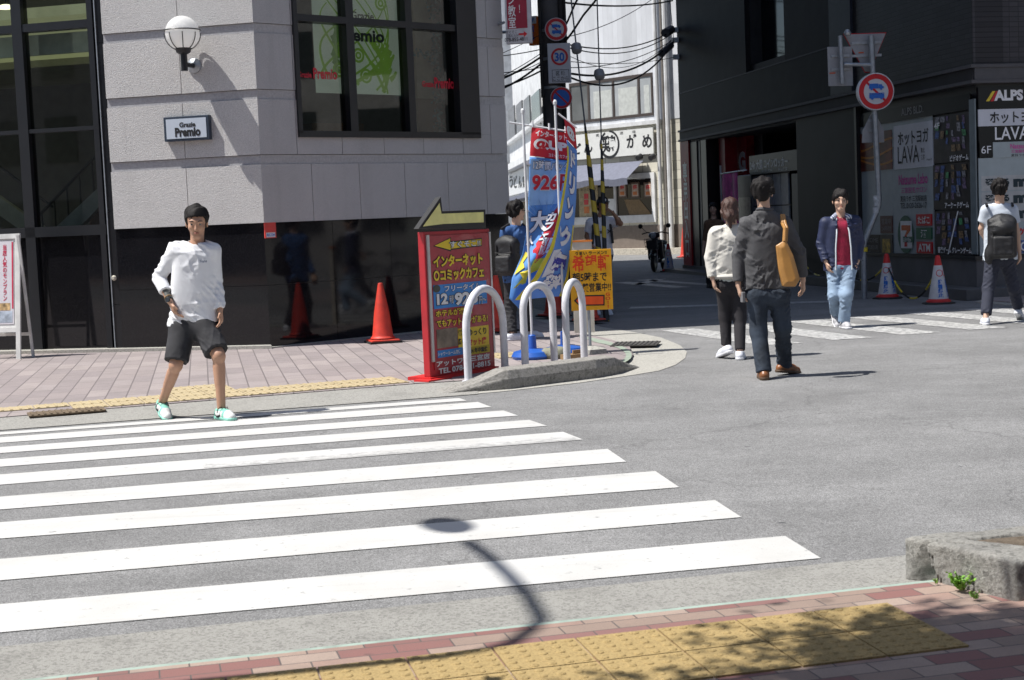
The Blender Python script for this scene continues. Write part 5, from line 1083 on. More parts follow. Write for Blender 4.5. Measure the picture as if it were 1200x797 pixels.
mb = MB(); top_ = [q(491.5, 268), q(517.5, 230.5), q(519.5, 247.5), q(569.5, 245.5), q(570.5, 268.5)]
RP.solid(mb, top_[::-1], -.07, -.01); mb.build('arrow_top', BLACK, rbd)
mb = MB(); RP.poly(mb, [q(496, 265.5), q(515.5, 238), q(517.8, 250.5), q(567, 248.5), q(567.3, 260.5), q(520, 262.5)][::-1], -.004); mb.build('arrow_face', mat('pale_yellow', (.84, .78, .30), .5), rbd)
YB = mat('print_yellow', (.78, .56, .03), .45, var=.03)
def otext(pl, txt, px, o, m, mo, par, b=.02, bo=.09):
    mb = MB(); x0, y0, x1, y1 = px; pl.text(mb, txt, pl.rect(x0 - .7, y0 - .7, x1 + .7, y1 + .7), o, bo); mb.build('lettering_outline', mo, par)
    mb = MB(); pl.text(mb, txt, pl.rect(*px), o + .002, b); mb.build('lettering', m, par)
def area(pl, px, o, m, nm, par): mb = MB(); r_ = pl.rect(*px); pl.box(mb, r_, o - .004, o); return mb.build(nm, m, par)
mb = MB(); P_ = lambda pts, o, mbx, pl=RP: pl.poly(mbx, [pl.px(x, y) for x, y in pts][::-1], o)
P_([(506, 288.5), (527, 278), (527, 283), (563.5, 279), (563.5, 288.5), (527.5, 293), (527.5, 295)], .014, mb); mb.build('arrow_outline', INK, rbd)
mb = MB(); P_([(507.8, 288), (526, 279.5), (526.2, 284.3), (562.5, 280.3), (562.5, 287.5), (526.4, 291.5), (526.4, 293)], .016, mb); mb.build('arrow', YB, rbd)
otext(RP, 'すぐそこ!!', (525, 282, 561, 289.5), .019, SIGNW, INK, rbd, .02, .06)
otext(RP, 'インターネット', (506, 298, 564, 312), .016, YB, INK, rbd, .045, .11); otext(RP, '○コミックカフェ', (506.5, 314, 565.5, 328), .016, YB, INK, rbd, .045, .11)
BP = mat('print_sky_blue', (.03, .22, .58), .45); area(RP, (506.5, 331.5, 569, 359), .0165, BP, 'blue_panel', rbd)
otext(RP, 'フリータイム', (519, 333, 561, 340), .018, SIGNW, mat('print_navy', (.01, .04, .2)), rbd, .02, .06)
otext(RP, '12', (510, 344, 523, 357), .018, SIGNW, INK, rbd, .05, .1); otext(RP, '時間', (525, 346, 529.5, 356), .018, SIGNW, INK, rbd, .0, .05); otext(RP, '928', (531, 342, 558, 357), .018, SIGNW, INK, rbd, .05, .1); otext(RP, '円〜', (559.5, 347, 568, 356), .018, SIGNW, INK, rbd, .0, .05)
ell(RP, (507.5, 334, 516, 343), .02, mat('print_dark_badge', (.05, .06, .05)), 'badge', rbd)
otext(RP, 'ホテルが満室、', (509, 361.5, 552, 369.5), .015, YB, INK, rbd, .03, .08); otext(RP, 'でもアットワンがある!', (510, 371.5, 570, 380.5), .015, YB, INK, rbd, .03, .08)
area(RP, (510.5, 385, 535, 407), .016, mat('print_room', (.20, .16, .12), .5, var=.6, scale=7), 'photo', rbd); area(RP, (535.5, 383, 571.5, 407), .0155, YB, 'yellow_panel', rbd)
texts(RP, [('個室', (537, 385.5, 544, 393), .03), ('広々', (537, 396, 544, 404), .03), ('ゆっくり', (549, 384.5, 570, 393), .03)], .019, INK, rbd); texts(RP, [('マット席', (549, 395.5, 570, 404.5), .04)], .019, RED, rbd)
area(RP, (511.5, 409, 541, 417.5), .016, BP, 'blue_strip', rbd); texts(RP, [('シャワールーム完備', (513, 411, 540, 416), .02)], .019, SIGNW, rbd)
area(RP, (550, 405, 572.5, 414), .0175, mat('print_olive_yellow', (.5, .38, .02)), 'yellow_strip', rbd); texts(RP, [('24 年中無休', (551, 406.5, 571.5, 413), .03)], .021, INK, rbd)
texts(RP, [('アットワン三宮店', (511.5, 418.5, 574, 425.5), .035), ('TEL 078-231-8815', (514, 427, 575, 433.5), .03)], .017, SIGNW, rbd)

# ------------------------------------------------------------------ white A-board at the left edge
AP = PL(G(-40, 421, .03)[:2], G(30, 419.5, .03)[:2]); ab = thing('sandwich_board', 'white framed A-board with a pink lettered poster at the left edge by the glass front', 'sign board', AP.P(.3, .03))
s1_ = AP.px(26.5, 350)[0]; s0_ = s1_ - .62; zt = AP.px(12, 274)[1]
AW_ = mat('board_white', (.66, .66, .64), .5, dirt=.15); mb = MB()
def lean(mbx, ra, rb, za, zb, o0, o1, k=.0):
    mbx.frame_box(AP.P(ra, za, o0 - k * za), AP.u * (rb - ra), AP.n * (o1 - o0), np.array([0, 0, zb - za]) - AP.n * k * (zb - za))
kf = .11
lean(mb, s0_, s0_ + .06, .03, zt, .12, .145, kf); lean(mb, s1_ - .06, s1_, .03, zt, .12, .145, kf); lean(mb, s0_ + .06, s1_ - .06, zt - .06, zt, .12, .145, kf); lean(mb, s0_ + .06, s1_ - .06, .36, .42, .12, .145, kf); mb.build('front_frame', AW_, ab)
mb = MB(); lean(mb, s0_ + .06, s1_ - .06, .42, zt - .06, .122, .13, kf); mb.build('back_panel', AW_, ab)
mb = MB(); lean(mb, s0_ + .1, s1_ - .09, .46, zt - .09, .132, .136, kf); mb.build('poster', mat('poster_white', (.66, .64, .68), .4, var=.06), ab)
def ltext(txt, sa, sb, za, zb, m, nm='lettering', bold=.02):
    mbx = MB(); V, Fc = glyphs(txt, bold, True); fl = AP._imgflip(); x = 1 - V[:, 0] if fl else V[:, 0]
    mbx.add([AP.P(sa + (sb - sa) * i, za + (zb - za) * j, .1385 - kf * (za + (zb - za) * j)) for i, j in zip(x, V[:, 1])], Fc if not fl else [f[::-1] for f in Fc]); mbx.build(nm, m, ab)
CR = mat('letter_crimson', (.55, .02, .07), .5); ltext('当店人気のモンブラン', s1_ - .24, s1_ - .18, .75, zt - .13, CR); ltext('～自家製ケーキで午後の休憩を～', s1_ - .34, s1_ - .29, .72, zt - .13, CR); ltext('焼きたて', s1_ - .46, s1_ - .40, .8, zt - .13, CR)
mb = MB(); lean(mb, s1_ - .115, s1_ - .095, .65, zt - .1, .1365, .138, kf); mb.build('red_edge', CR, ab)
mb = MB(); lean(mb, s0_ + .12, s1_ - .11, .48, .62, .1365, .138, kf); mb.build('picture', mat('picture_pale_blue', (.42, .48, .56), .5, var=.4, scale=14), ab); mb = MB(); lean(mb, s1_ - .3, s1_ - .14, .63, .72, .1372, .1385, kf); mb.build('picture', mat('picture_cake', (.48, .33, .16), .5, var=.7, scale=16), ab)
mb = MB(); lean(mb, s0_, s0_ + .04, .03, zt - .02, -.16, -.14, -kf); lean(mb, s1_ - .0, s1_ + .035, .03, zt - .02, -.14, -.12, -kf); lean(mb, s0_ + .04, s1_ - .0, .3, .34, -.16, -.14, -kf); mb.build('rear_frame', AW_, ab)

# ------------------------------------------------------------------ traffic cones
def copy_tree(o, loc, rz, label, parent=None):
    c = o.copy(); COL.objects.link(c)
    if parent is None:
        c.location = tuple(float(v) for v in loc); c.rotation_euler = (0, 0, rz); c['label'] = label
    else: c.parent = parent
    for ch in list(o.children): copy_tree(ch, None, 0, None, c)
    return c
CONE = mat('cone_red', (.60, .045, .025), .5, var=.16, scale=9, dirt=.45); RUB = mat('rubber_black', (.02, .02, .02), .7, var=.3, scale=20)
def cone_red(loc, label, h=.74):
    t = thing('traffic_cone', label, 'traffic cone', loc, 'plain red traffic cones'); c = np.array(loc, float)
    mb = MB(); mb.lathe(c, [(.155, .055), (.15, .07), (.135, .08), (.128, .10), (.095, .38), (.035, h - .03), (.028, h), (.012, h + .004)], 28); bevel(mb.build('body', CONE, t, True), .002)
    mb = MB(); mb.box(c + (0, 0, .03), (.36, .36, .03), .3); bevel(mb.build('flange', CONE, t), .012)
    mb = MB(); mb.box(c + (0, 0, .012), (.40, .40, .022), .3); mb.build('base_weight', RUB, t); return t
c1_ = cone_red(G(449, 401.5, .03), 'glossy red traffic cone on a black weight, alone against the black stone wall')
copy_tree(c1_, G(583.5, 389, .03), .5, 'red traffic cone half hidden between the red board and the man in blue'); copy_tree(c1_, G(649, 371, .03), .2, 'red traffic cone behind the middle hoop barrier'); copy_tree(c1_, G(690, 377, .03), .1, 'red traffic cone behind the orange sign')
WC = mat('cone_sleeve_white', (.60, .60, .62), .5, var=.1, dirt=.25, scale=10); CT = mat('cone_tip_red', (.55, .02, .02), .45)
def cone_w(loc, label, grp='white sleeved cones with a red tip'):
    t = thing('traffic_cone', label, 'traffic cone', loc, grp); c = np.array(loc, float); R_ = lambda z: .145 - (z - .06) * .17
    mb = MB(); mb.lathe(c, [(R_(.06), .06), (R_(.56), .56), (R_(.56) - .01, .565)], 28); mb.build('sleeve', WC, t, True)
    mb = MB(); mb.lathe(c, [(R_(.56) + .003, .54), (R_(.56) - .002, .56), (.038, .67), (.03, .70), (.01, .71)], 24); mb.build('tip', CT, t, True)
    mb = MB(); mb.lathe(c, [(.18, .028), (.175, .05), (.15, .062), (.14, .08)], 28); mb.build('flange', CT, t, True)
    mb = MB(); mb.lathe(c, [(.24, .0), (.235, .02), (.19, .03)], 8); mb.build('base_weight', RUB, t)
    def wraptext(txt, a0, a1, z0, z1, m, vert=True, bold=.04):
        V, Fc = glyphs(txt, bold, vert); P = []
        for x, y in V: z = z0 + (z1 - z0) * y; a = a0 + (a1 - a0) * x; rr_ = R_(z) + .003; P.append(c + np.array([rr_ * math.cos(a), rr_ * math.sin(a), z]))
        mbx = MB(); mbx.add(P, Fc); mbx.build('lettering', m, t)
    for a in (-2.3, -1.15): wraptext('駐輪禁止', a, a + .62, .1, .36, BLUE)
    for a in (-2.0, -.84):
        mbx = MB(); n_ = 20
        for k in range(n_):
            w0, w1 = 2 * math.pi * k / n_, 2 * math.pi * (k + 1) / n_; pt = lambda w_, r_: (a + r_ * math.cos(w_) / .08, .45 + r_ * math.sin(w_)); P = []
            for aa, z in (pt(w0, .05), pt(w1, .05), pt(w1, .04), pt(w0, .04)): P.append(c + np.array([(R_(z) + .003) * math.cos(aa), (R_(z) + .003) * math.sin(aa), z]))
            mbx.poly(P)
        mbx.build('red_ring', RED, t)
    return t
w1_ = cone_w(G(1040, 350, 0), 'white cone with red tip beside the bent signpost, chained')
copy_tree(w1_, G(1100, 356, 0), .4, 'white cone with red tip nearer the street corner, at the right end of the chain'); copy_tree(w1_, G(984, 345, 0), -.3, 'white cone hidden behind the legs of the man in the navy jacket'); copy_tree(w1_, G(784, 318.5, 0), .2, 'white cone with red tip beside the parked scooter')
oc = cone_red(G(802, 302, 0), 'distant red cone by the red vertical sign in front of the restaurant', 1.0)
# yellow and black chain
ch = thing('barrier_chain', 'sagging yellow and black plastic chain strung between the white cones', 'chain', G(1070, 352)); my, mk = MB(), MB()
def chain(a, b, sag):
    a, b = np.array(a), np.array(b); n_ = 26
    for i in range(n_):
        f = lambda t: a + (b - a) * t - np.array([0, 0, sag * 4 * t * (1 - t)])
        (my if (i // 4) % 2 else mk).tube([f(i / n_ + .002), f((i + 1) / n_ - .002)], .014, 6)
cz = lambda p: G(*p) + np.array([0, 0, .56])
chain(cz((984, 345)), cz((1040, 350)), .30); chain(cz((1040, 350)), cz((1100, 356)), .52); chain(cz((984, 345)), S.P(so - .2, .5, .05), .3)
my.build('yellow_links', mat('chain_yellow', (.62, .50, .03), .5), ch); mk.build('black_links', RUB, ch)
# ------------------------------------------------------------------ banners on poles
def flag(Lp, Rp_, Y, ripple, n_=26):
    """cloth spanned between two traced edges; returns map (u,v,off)->point, u 0..1 left-right, v 0..1 top-bottom"""
    Lw = np.array([D(x, y, Y + dy) for x, y, dy in Lp]); Rw = np.array([D(x, y, Y + dy) for x, y, dy in Rp_]); tt = np.linspace(0, 1, len(Lp))
    def f(u, v, o=0.):
        a = np.array([np.interp(v, tt, Lw[:, i]) for i in range(3)]); b = np.array([np.interp(v, tt, Rw[:, i]) for i in range(3)])
        p = a + (b - a) * u; w_ = math.sin(math.pi * min(max(u, 0), 1)) ** .7
        p = p + np.array([0, -1, 0]) * (ripple * (w_ * math.sin(u * 5 + v * 7) * .9 + w_ * .5 * math.sin(v * 17 + u * 3)) + o); return p
    return f
def fgrid(f, u0, u1, v0, v1, o, nu, nv, mb):
    P = [f(u0 + (u1 - u0) * i / nu, v0 + (v1 - v0) * j / nv, o) for j in range(nv + 1) for i in range(nu + 1)]
    mb.add(P, [[j * (nu + 1) + i, (j + 1) * (nu + 1) + i, (j + 1) * (nu + 1) + i + 1, j * (nu + 1) + i + 1] for j in range(nv) for i in range(nu)])
def fine(V, Fc, mx=.16):
    import bmesh
    bm = bmesh.new(); vs2 = [bm.verts.new((x, y, 0)) for x, y in V]
    for f_ in Fc:
        try: bm.faces.new([vs2[i] for i in f_])
        except Exception: pass
    bmesh.ops.triangulate(bm, faces=bm.faces[:])
    for _ in range(4):
        es = [e for e in bm.edges if e.calc_length() > mx]
        if not es: break
        bmesh.ops.subdivide_edges(bm, edges=es, cuts=1, use_grid_fill=False); bmesh.ops.triangulate(bm, faces=[q for q in bm.faces if len(q.verts) > 3])
    bm.verts.index_update(); r = np.array([v.co[:2] for v in bm.verts]), [[v.index for v in q.verts] for q in bm.faces]; bm.free(); return r
def ftext(f, txt, u0, u1, v0, v1, o, m, par, bold=0., vert=False, shear=0., outline=None):
    for mm_, bb_, oo, ex in ((outline, bold + .035, o, .004), (m, bold, o + .0035, 0)):
        if mm_ is None: continue
        V, Fc = glyphs(txt, bb_, vert); mb = MB(); V, Fc = fine(V, Fc); mb.add([f(u0 - ex + (u1 - u0 + 2 * ex) * x + shear * (y - .5), v1 + ex + (v0 - v1 - 2 * ex) * y, oo) for x, y in V], Fc); mb.build('lettering', mm_, par)
def fpoly(f, pts, o, mb, sub=4):
    # fan of small pieces so that marks follow the cloth
    c = np.mean(pts, 0)
    for i in range(len(pts)):
        a, b = np.array(pts[i]), np.array(pts[(i + 1) % len(pts)])
        for k in range(sub):
            t0, t1 = k / sub, (k + 1) / sub; q = [c + (a - c) * t0, c + (a - c) * t1, c + (b - c) * t1, c + (b - c) * t0]; mb.add([f(x, y, o) for x, y in q], [[0, 1, 2, 3]] if k else [[0, 1, 2]])
FB = mat('flag_blue', (.10, .28, .66), .75, var=.12, scale=3); FR = mat('flag_red', (.58, .02, .035), .75, var=.08); FY = mat('flag_yellow', (.70, .60, .05), .75); FLB = mat('flag_light_blue', (.28, .48, .78), .75); FW_ = mat('flag_white', (.74, .75, .78), .75); FN = mat('flag_navy', (.015, .02, .07), .7); FV = mat('flag_violet', (.05, .05, .36), .7)
Y1 = 16.3
f1 = flag([(623, 149, 0), (621, 180, 0), (620, 212, 0), (619, 243, 0), (617, 272, 0), (612, 298, -.03), (600, 326, -.1), (597, 350, -.14)], [(664, 156, .05), (665, 185, .1), (664, 212, .1), (660, 240, .1), (655, 266, .04), (645, 292, 0), (632, 322, -.06), (611, 365, -.1)], Y1, .035)
b1 = thing('nobori_banner', 'light blue banner with a red top band and big numerals, on the left pole', 'banner', G(624, 418, .03), 'tall advertising banners at the corner')
mb = MB(); fgrid(f1, 0, 1, .16, 1, 0, 22, 50, mb); o = mb.build('cloth', FB, b1, True); md = o.modifiers.new('thickness', 'SOLIDIFY'); md.thickness = .002; md.offset = 1
mb = MB(); fgrid(f1, 0, 1, 0, .155, .0, 22, 8, mb); mb.build('red_band', FR, b1, True)
mb = MB(); fgrid(f1, .02, .98, .17, .42, .006, 20, 16, mb); mb.build('pale_area', FLB, b1, True)
ftext(f1, 'インターネット', .12, 1.0, .01, .045, .012, FW_, b1, .04); ftext(f1, '@UP', .08, 1.0, .055, .12, .012, FW_, b1, .06); ftext(f1, 'コミックカフェ', .5, 1.0, .128, .148, .012, FW_, b1, .02)
ftext(f1, '12時間パック', .10, 1.05, .175, .225, .014, FW_, b1, .02, outline=FN); ftext(f1, '926円', .08, 1.25, .245, .345, .014, FR, b1, .035, outline=FW_)
mb = MB()
for k in range(13):
    a = -2.9 + k * .26; c0 = np.array([.55, .52]); d = np.array([math.cos(a), math.sin(a) * .16]); e = np.array([-d[1] * 2, d[0] * .16]); p0 = c0 + d * .28; p1 = c0 + d * .95; p1[0] = min(max(p1[0], .03), .97)
    fpoly(f1, [p0, p1 + np.array([0, .006]), p1 - np.array([.03, .006])], .0075, mb, 4)
mb.build('rays', FLB, b1)
ftext(f1, '大', .08, .62, .455, .585, .017, FW_, b1, .05, outline=FN); ftext(f1, '人', .05, .3, .60, .66, .017, FW_, b1, .05, outline=FN)
mb = MB(); fpoly(f1, [(.98, .40), (.72, .48), (.55, .60), (.40, .66), (.55, .72), (.85, .66), (1.0, .5)], .013, mb, 8); fpoly(f1, [(.55, .655), (.35, .70), (.60, .79), (.98, .72), (1.0, .62)], .012, mb, 8); mb.build('red_flash', FR, b1)
ftext(f1, 'カフェ', .52, .80, .47, .64, .019, FW_, b1, .05, vert=True, shear=.16, outline=FN); ftext(f1, '読放題', .6, .95, .63, .74, .019, FW_, b1, .05, vert=False, outline=None)
mb = MB(); fpoly(f1, [(.95, .76), (.55, .76), (.62, .80), (.20, .83), (.45, .87), (.1, .93), (.6, .89), (.45, .855), (.98, .82)], .014, mb, 6); fpoly(f1, [(.1, .70), (.25, .72), (.15, .77), (.3, .80), (0.02, .84)], .013, mb, 6); mb.build('yellow_spark', FY, b1)
f2 = flag([(661, 139, 0), (664, 160, -.02), (665, 185, -.03), (661, 215, -.04), (655, 250, -.05), (645, 290, -.08), (626, 325, -.12), (603, 352, -.14)], [(674, 150, .15), (676, 172, .16), (676, 200, .16), (675, 235, .15), (672, 270, .12), (669, 300, .08), (666, 325, .05), (659, 347, 0)], 16.25, .016)
b2_ = thing('nobori_banner', 'darker blue banner with a yellow edge and white characters, twisted round the right pole', 'banner', G(662, 414, .03), 'tall advertising banners at the corner')
mb = MB(); fgrid(f2, 0, 1, .165, 1, .0, 20, 46, mb); o = mb.build('cloth', mat('flag_blue_deep', (.13, .30, .72), .75, var=.15, scale=3), b2_, True); md = o.modifiers.new('thickness', 'SOLIDIFY'); md.thickness = .002; md.offset = 1
mb = MB(); fgrid(f2, 0, 1, 0, .16, .0, 12, 8, mb); mb.build('red_band', FR, b2_, True); mb = MB(); fgrid(f2, 0, .16, .20, 1, .006, 3, 40, mb); fgrid(f2, .93, 1.0, .55, 1, .006, 2, 24, mb); mb.build('yellow_edge', FY, b2_, True)
ftext(f2, '@', .1, .9, .03, .13, .012, FW_, b2_, .05); 
for k, chh in enumerate('ドリンク無料'):
    v = .2 + k * .128; ftext(f2, chh, .34 + .0 * k, .86, v, v + .105, .012, FW_, b2_, .06, outline=FV)
mb = MB(); fpoly(f2, [(.2, .72), (.5, .70), (.52, .84), (.22, .86)], .009, mb, 4); mb.build('white_patch', FW_, b2_)
PWH = mat('pole_white', (.62, .64, .66), .4)
def pole_bar(par, base, zt, x0, x1, Y):
    mb = MB(); b = np.array(base, float); mb.tube([b + (0, 0, .1), b + (0, 0, zt)], .014, 10); a_, c_ = D(*x0, Y), D(*x1, Y); mb.tube([a_, c_], .010, 8); mb.lathe(b + (0, 0, zt - .01), [(.02, 0), (.022, .03), (.01, .05)], 12); mb.build('pole', PWH, par)
    mb = MB(); mb.lathe(b, [(.21, .0), (.225, .03), (.20, .075), (.10, .10), (.045, .105), (.04, .24), (.03, .25)], 24); o = mb.build('water_base', mat('base_blue', (.02, .10, .42), .4, var=.1, coat=.2), par, True)
pole_bar(b1, G(624.5, 420, .03), 2.56, (597, 143.5), (666, 154), 16.3); pole_bar(b2_, G(662, 415, .03), 2.66, (654, 133), (676, 150), 16.5)
mb = MB()
for u in (.03, .5, .97): p = f1(u, 0, .0); mb.tube([p, p + np.array([0, 0, .07])], .012, 6)
for v in (.2, .45): p = f1(.0, v, 0); mb.tube([p, G(624.5, 420, .03) + np.array([0, 0, p[2]])], .01, 6)
mb.build('loop', FW_, b1)
mb = MB(); p = G(650, 420, .03); solid('sandbag', [E_(p + (0, 0, .05), (.13, .09, .07))], .012, mat('sack_olive', (.22, .22, .16), .8), None, noise=bumps(4, .012, 20)); tag(bpy.data.objects['sandbag'], 'small olive sack slumped between the banner bases', 'sandbag')
mb = MB(); p = G(672, 421, .03); mb.box(p + (0, 0, .03), (.24, .12, .05), .5); mb.box(p + (.06, .03, .07), (.16, .02, .05), .6); o = mb.build('cardboard', mat('cardboard', (.30, .19, .09), .8)); tag(o, 'flattened brown cardboard by the foot of the rightmost hoop', 'cardboard')

# ------------------------------------------------------------------ orange sign on its pole
Oq = G(692, 414, .03); OP2 = PL(D(668, 330, Oq[1] - .02)[:2], D(718, 330, Oq[1] + .02)[:2]); og = thing('pole_sign', 'bright orange hand lettered sign with a red arrow on a short pole', 'sign', Oq)
r = OP2.rect(668.5, 292.5, 717.5, 363.5); mb = MB(); OP2.box(mb, r, -.02, .0); bevel(mb.build('board', mat('board_orange', (.86, .42, .012), .45, var=.05), og), .003)
texts(OP2, [('うまい ラーメン!!', (674, 294.5, 711, 298.5), .03), ('朝5時まで', (671, 319, 711, 330.5), .02), ('絶賛営業中!!', (675, 331.5, 716, 342), .02)], .004, INK, og)
texts(OP2, [('希望軒', (670.5, 298.5, 714.5, 318), .018), ('GO!!', (709.5, 343, 715.5, 361), .03, True)], .005, mat('letter_vermilion', (.72, .05, .01), .5), og)
mb = MB(); pf = lambda pts: [OP2.px(x, y) for x, y in pts][::-1]; OP2.poly(mb, pf([(672.5, 352.5), (683, 342), (683, 346), (708.5, 345.5), (708.5, 358), (683, 358.5), (683, 362.5)]), .003); mb.build('arrow_outline', INK, og)
mb = MB(); OP2.poly(mb, pf([(675, 352.5), (682, 345), (682, 347.5), (707, 347), (707, 356.5), (682, 357), (682, 360)]), .005); mb.build('arrow', mat('arrow_red_orange', (.80, .09, .01), .5), og)
mb = MB(); mb.tube([Oq, (Oq[0], Oq[1] + .04, OP2.px(693, 300)[1])], .016, 8); mb.build('pole', GALV, og); mb = MB(); mb.lathe(Oq, [(.20, 0), (.19, .05), (.08, .075), (.05, .08)], 6); mb.build('base_weight', LCON, og)
wb_ = thing('sandwich_board', 'cream board with an orange top edge peeping out behind the orange sign', 'sign board', G(681, 392, .03)); Yw = G(681, 392, .03)[1]; WP = PL(D(669, 290, Yw)[:2], D(694, 290, Yw)[:2])
r = WP.rect(669.5, 283.5, 693.5, 300); mb = MB(); WP.box(mb, (r[0], r[1], .05, r[3]), -.05, 0); mb.build('face', mat('board_cream', (.60, .56, .48), .5), wb_); mb = MB(); WP.box(mb, (r[0] - .01, r[1] + .01, r[3], r[3] + .02), -.06, .01); mb.build('top_edge', mat('edge_orange', (.75, .22, .03), .5), wb_)

# ------------------------------------------------------------------ utility pole, guy wires, cables
POLE = mat('pole_concrete_dark', (.085, .083, .085), .8, var=.25, scale=3, bump=.3, dirt=.2)
ub = G(656.5, 352, 0); up = thing('utility_pole', 'dark concrete utility pole rising behind the banners and carrying the road signs', 'utility pole', ub)
mb = MB(); mb.tube([ub, ub + (0, 0, 4), ub + (0, 0, 11.5)], [.185, .175, .15], 24); mb.build('shaft', POLE, up, True)
mb = MB()
for z in (2.9, 3.75, 4.25, 4.75, 6.3): mb.lathe(ub + (0, 0, z), [(.182, 0), (.188, .005), (.188, .045), (.182, .05)], 24)
mb.build('steel_band', GALV, up); mb = MB(); mb.tube([ub + (.2, -.03, 0), ub + (.2, -.03, 11)], .05, 10); mb.tube([ub + (.27, -.0, 3.9), ub + (.25, -.0, 11)], .035, 8); mb.tube([ub + (-.17, -.15, 3.6), ub + (-.17, -.15, 8)], .03, 8); mb.build('cable_riser', RUB, up)
mb = MB(); mb.box(ub + (0, 0, 10.6), (1.8, .12, .12), .2); mb.build('cross_arm', GALV, up)
ug = G(711, 377, 0); gy = thing('guy_wire', 'pair of pole stay wires with yellow and black striped guards and round insulators', 'guy wire', ug); tp = ub + (0, 0, 10.8)
mb = MB(); L_ = lambda t, dx=0.: ug + (tp + np.array([dx, 0, 0]) - ug) * t
mb.tube([L_(0), L_(1)], .012, 6); mb.tube([L_(0), L_(1, .9)], .010, 6); mb.build('wire', mat('steel_wire', (.12, .12, .12), .4, metal=.6), gy)
STR = m_stripe('guard_stripes', (.50, .36, .03), (.01, .01, .01), 3.2, nrm((.35, .0, 1)))
for dx, a_, b_ in ((0, .0, .265), (.9, .02, .235)):
    mb = MB(); mb.tube([L_(a_, dx), L_(b_ - .06, dx), L_(b_, dx)], [.042 if dx == 0 else .034, .038 if dx == 0 else .03, .015], 10); mb.build('striped_guard', STR, gy, True)
for dx, t_ in ((0, .375), (.9, .335)):
    mb = MB(); d_ = nrm(tp - ug); mb.lathe(L_(t_, dx) - d_ * .09, [(.03, 0), (.075, .03), (.085, .09), (.075, .15), (.03, .18)], 12, d_); mb.build('insulator', mat('insulator_grey', (.20, .21, .23), .35), gy, True)
RNDW = mat('sign_face_white', (.56, .58, .62), .35, var=.04, dirt=.1); SB = mat('sign_back_grey', (.30, .31, .33), .5, metal=.2, var=.12, dirt=.2)
def disc(pl, c, r, o, m, nm, par, th=0., n=40):
    mb = MB(); cc_ = pl.P(c[0], c[1], o)
    if th: mb.lathe(cc_ - pl.n * th, [(r, 0), (r, th)], n, pl.n)
    else: pl.poly(mb, [(c[0] + r * math.cos(2 * math.pi * k / n), c[1] + r * math.sin(2 * math.pi * k / n)) for k in range(n)], o)
    return mb.build(nm, m, par)
def ringp(pl, c, r0, r1, o, m, nm, par, n=48):
    mb = MB()
    for k in range(n):
        a, b = 2 * math.pi * k / n, 2 * math.pi * (k + 1) / n; pl.poly(mb, [(c[0] + r0 * math.cos(a), c[1] + r0 * math.sin(a)), (c[0] + r0 * math.cos(b), c[1] + r0 * math.sin(b)), (c[0] + r1 * math.cos(b), c[1] + r1 * math.sin(b)), (c[0] + r1 * math.cos(a), c[1] + r1 * math.sin(a))][::-1], o)
    return mb.build(nm, m, par)
def qslash(pl, c, r, w_, o, m, nm, par, seg=None):
    mb = MB(); d = np.array([1, -1]) / math.sqrt(2); q = np.array([d[1], -d[0]]) * w_ / 2; fx = -1 if pl._imgflip() else 1
    for a, b in (seg or [(-1, 1)]):
        p0, p1 = d * r * a, d * r * b; P = [p0 - q, p1 - q, p1 + q, p0 + q]; pl.poly(mb, [(c[0] + fx * p[0], c[1] + p[1]) for p in P][::-fx], o)
    return mb.build(nm, m, par)
def truckbus(pl, c, r, o, par):
    mb = MB(); R = lambda x0, y0, x1, y1: pl.box(mb, (c[0] + x0 * r, c[0] + x1 * r, c[1] + y0 * r, c[1] + y1 * r), o - .004, o)
    def D2(x, y, rr): 
        pl.poly(mb, [(c[0] + x * r + rr * r * math.cos(k * .628), c[1] + y * r + rr * r * math.sin(k * .628)) for k in range(10)], o + .001)
    R(-.38, .16, .12, .42); R(.13, .16, .42, .27); pl.poly(mb, [(c[0] + a * r, c[1] + b * r) for a, b in ((.13, .27), (.36, .27), (.30, .38), (.13, .38))], o)
    D2(-.25, .14, .07); D2(.28, .14, .07); R(-.38, -.36, .44, -.14); R(-.38, -.12, .44, -.08)
    for k in range(5): R(-.36 + k * .16, -.14, -.33 + k * .16, -.12)
    D2(-.22, -.36, .075); D2(.28, -.36, .075); return mb.build('truck_and_bus_symbol', BLUE, par)
def notruck(pl, px, rpx, Y, label, grp=None, thick=.03):
    c = pl.px(*px); r = rpx / F * Y; t = thing('road_sign', label, 'road sign', pl.P(c[0], c[1], 0), grp); disc(pl, c, r, 0, RNDW, 'plate', t, thick); ringp(pl, c, r * .94, r * .68, .004, RED, 'red_ring', t)
    qslash(pl, c, r * .74, r * .12, .003, RED, 'red_slash', t, [(-1, 1)]); truckbus(pl, c, r, .010, t); return t, c, r
US = PL((ub[0] - .5, ub[1] - .30), (ub[0] + .5, ub[1] - .24)); Yu = ub[1] - .27
mbk = MB()
t, c, r = notruck(US, (651.8, 34.3), 13.2, Yu, 'round no trucks or buses sign, smaller one, highest on the utility pole')
t3 = thing('road_sign', 'white rectangular sign with a ringed 30 and characters on the utility pole', 'road sign', US.P(*US.px(655, 74)))
rr = US.rect(642, 50.5, 669, 97.5); mb = MB(); US.box(mb, rr, -.02, 0); bevel(mb.build('plate', RNDW, t3), .02)
c = US.px(655.7, 66.5); ringp(US, c, 9.9 / F * Yu, 7.4 / F * Yu, .004, RED, 'red_ring', t3); texts(US, [('30', (649.8, 61.5, 661.5, 72), .035)], .005, BLUE, t3); texts(US, [('区 域', (651.5, 83, 662, 88.5), .02), ('ここから', (648, 89.5, 666, 94.5), .01)], .005, mat('letter_dark_grey', (.07, .07, .08)), t3)
mb = MB(); b_ = US.rect(647, 81.5, 667, 96); w_ = .008
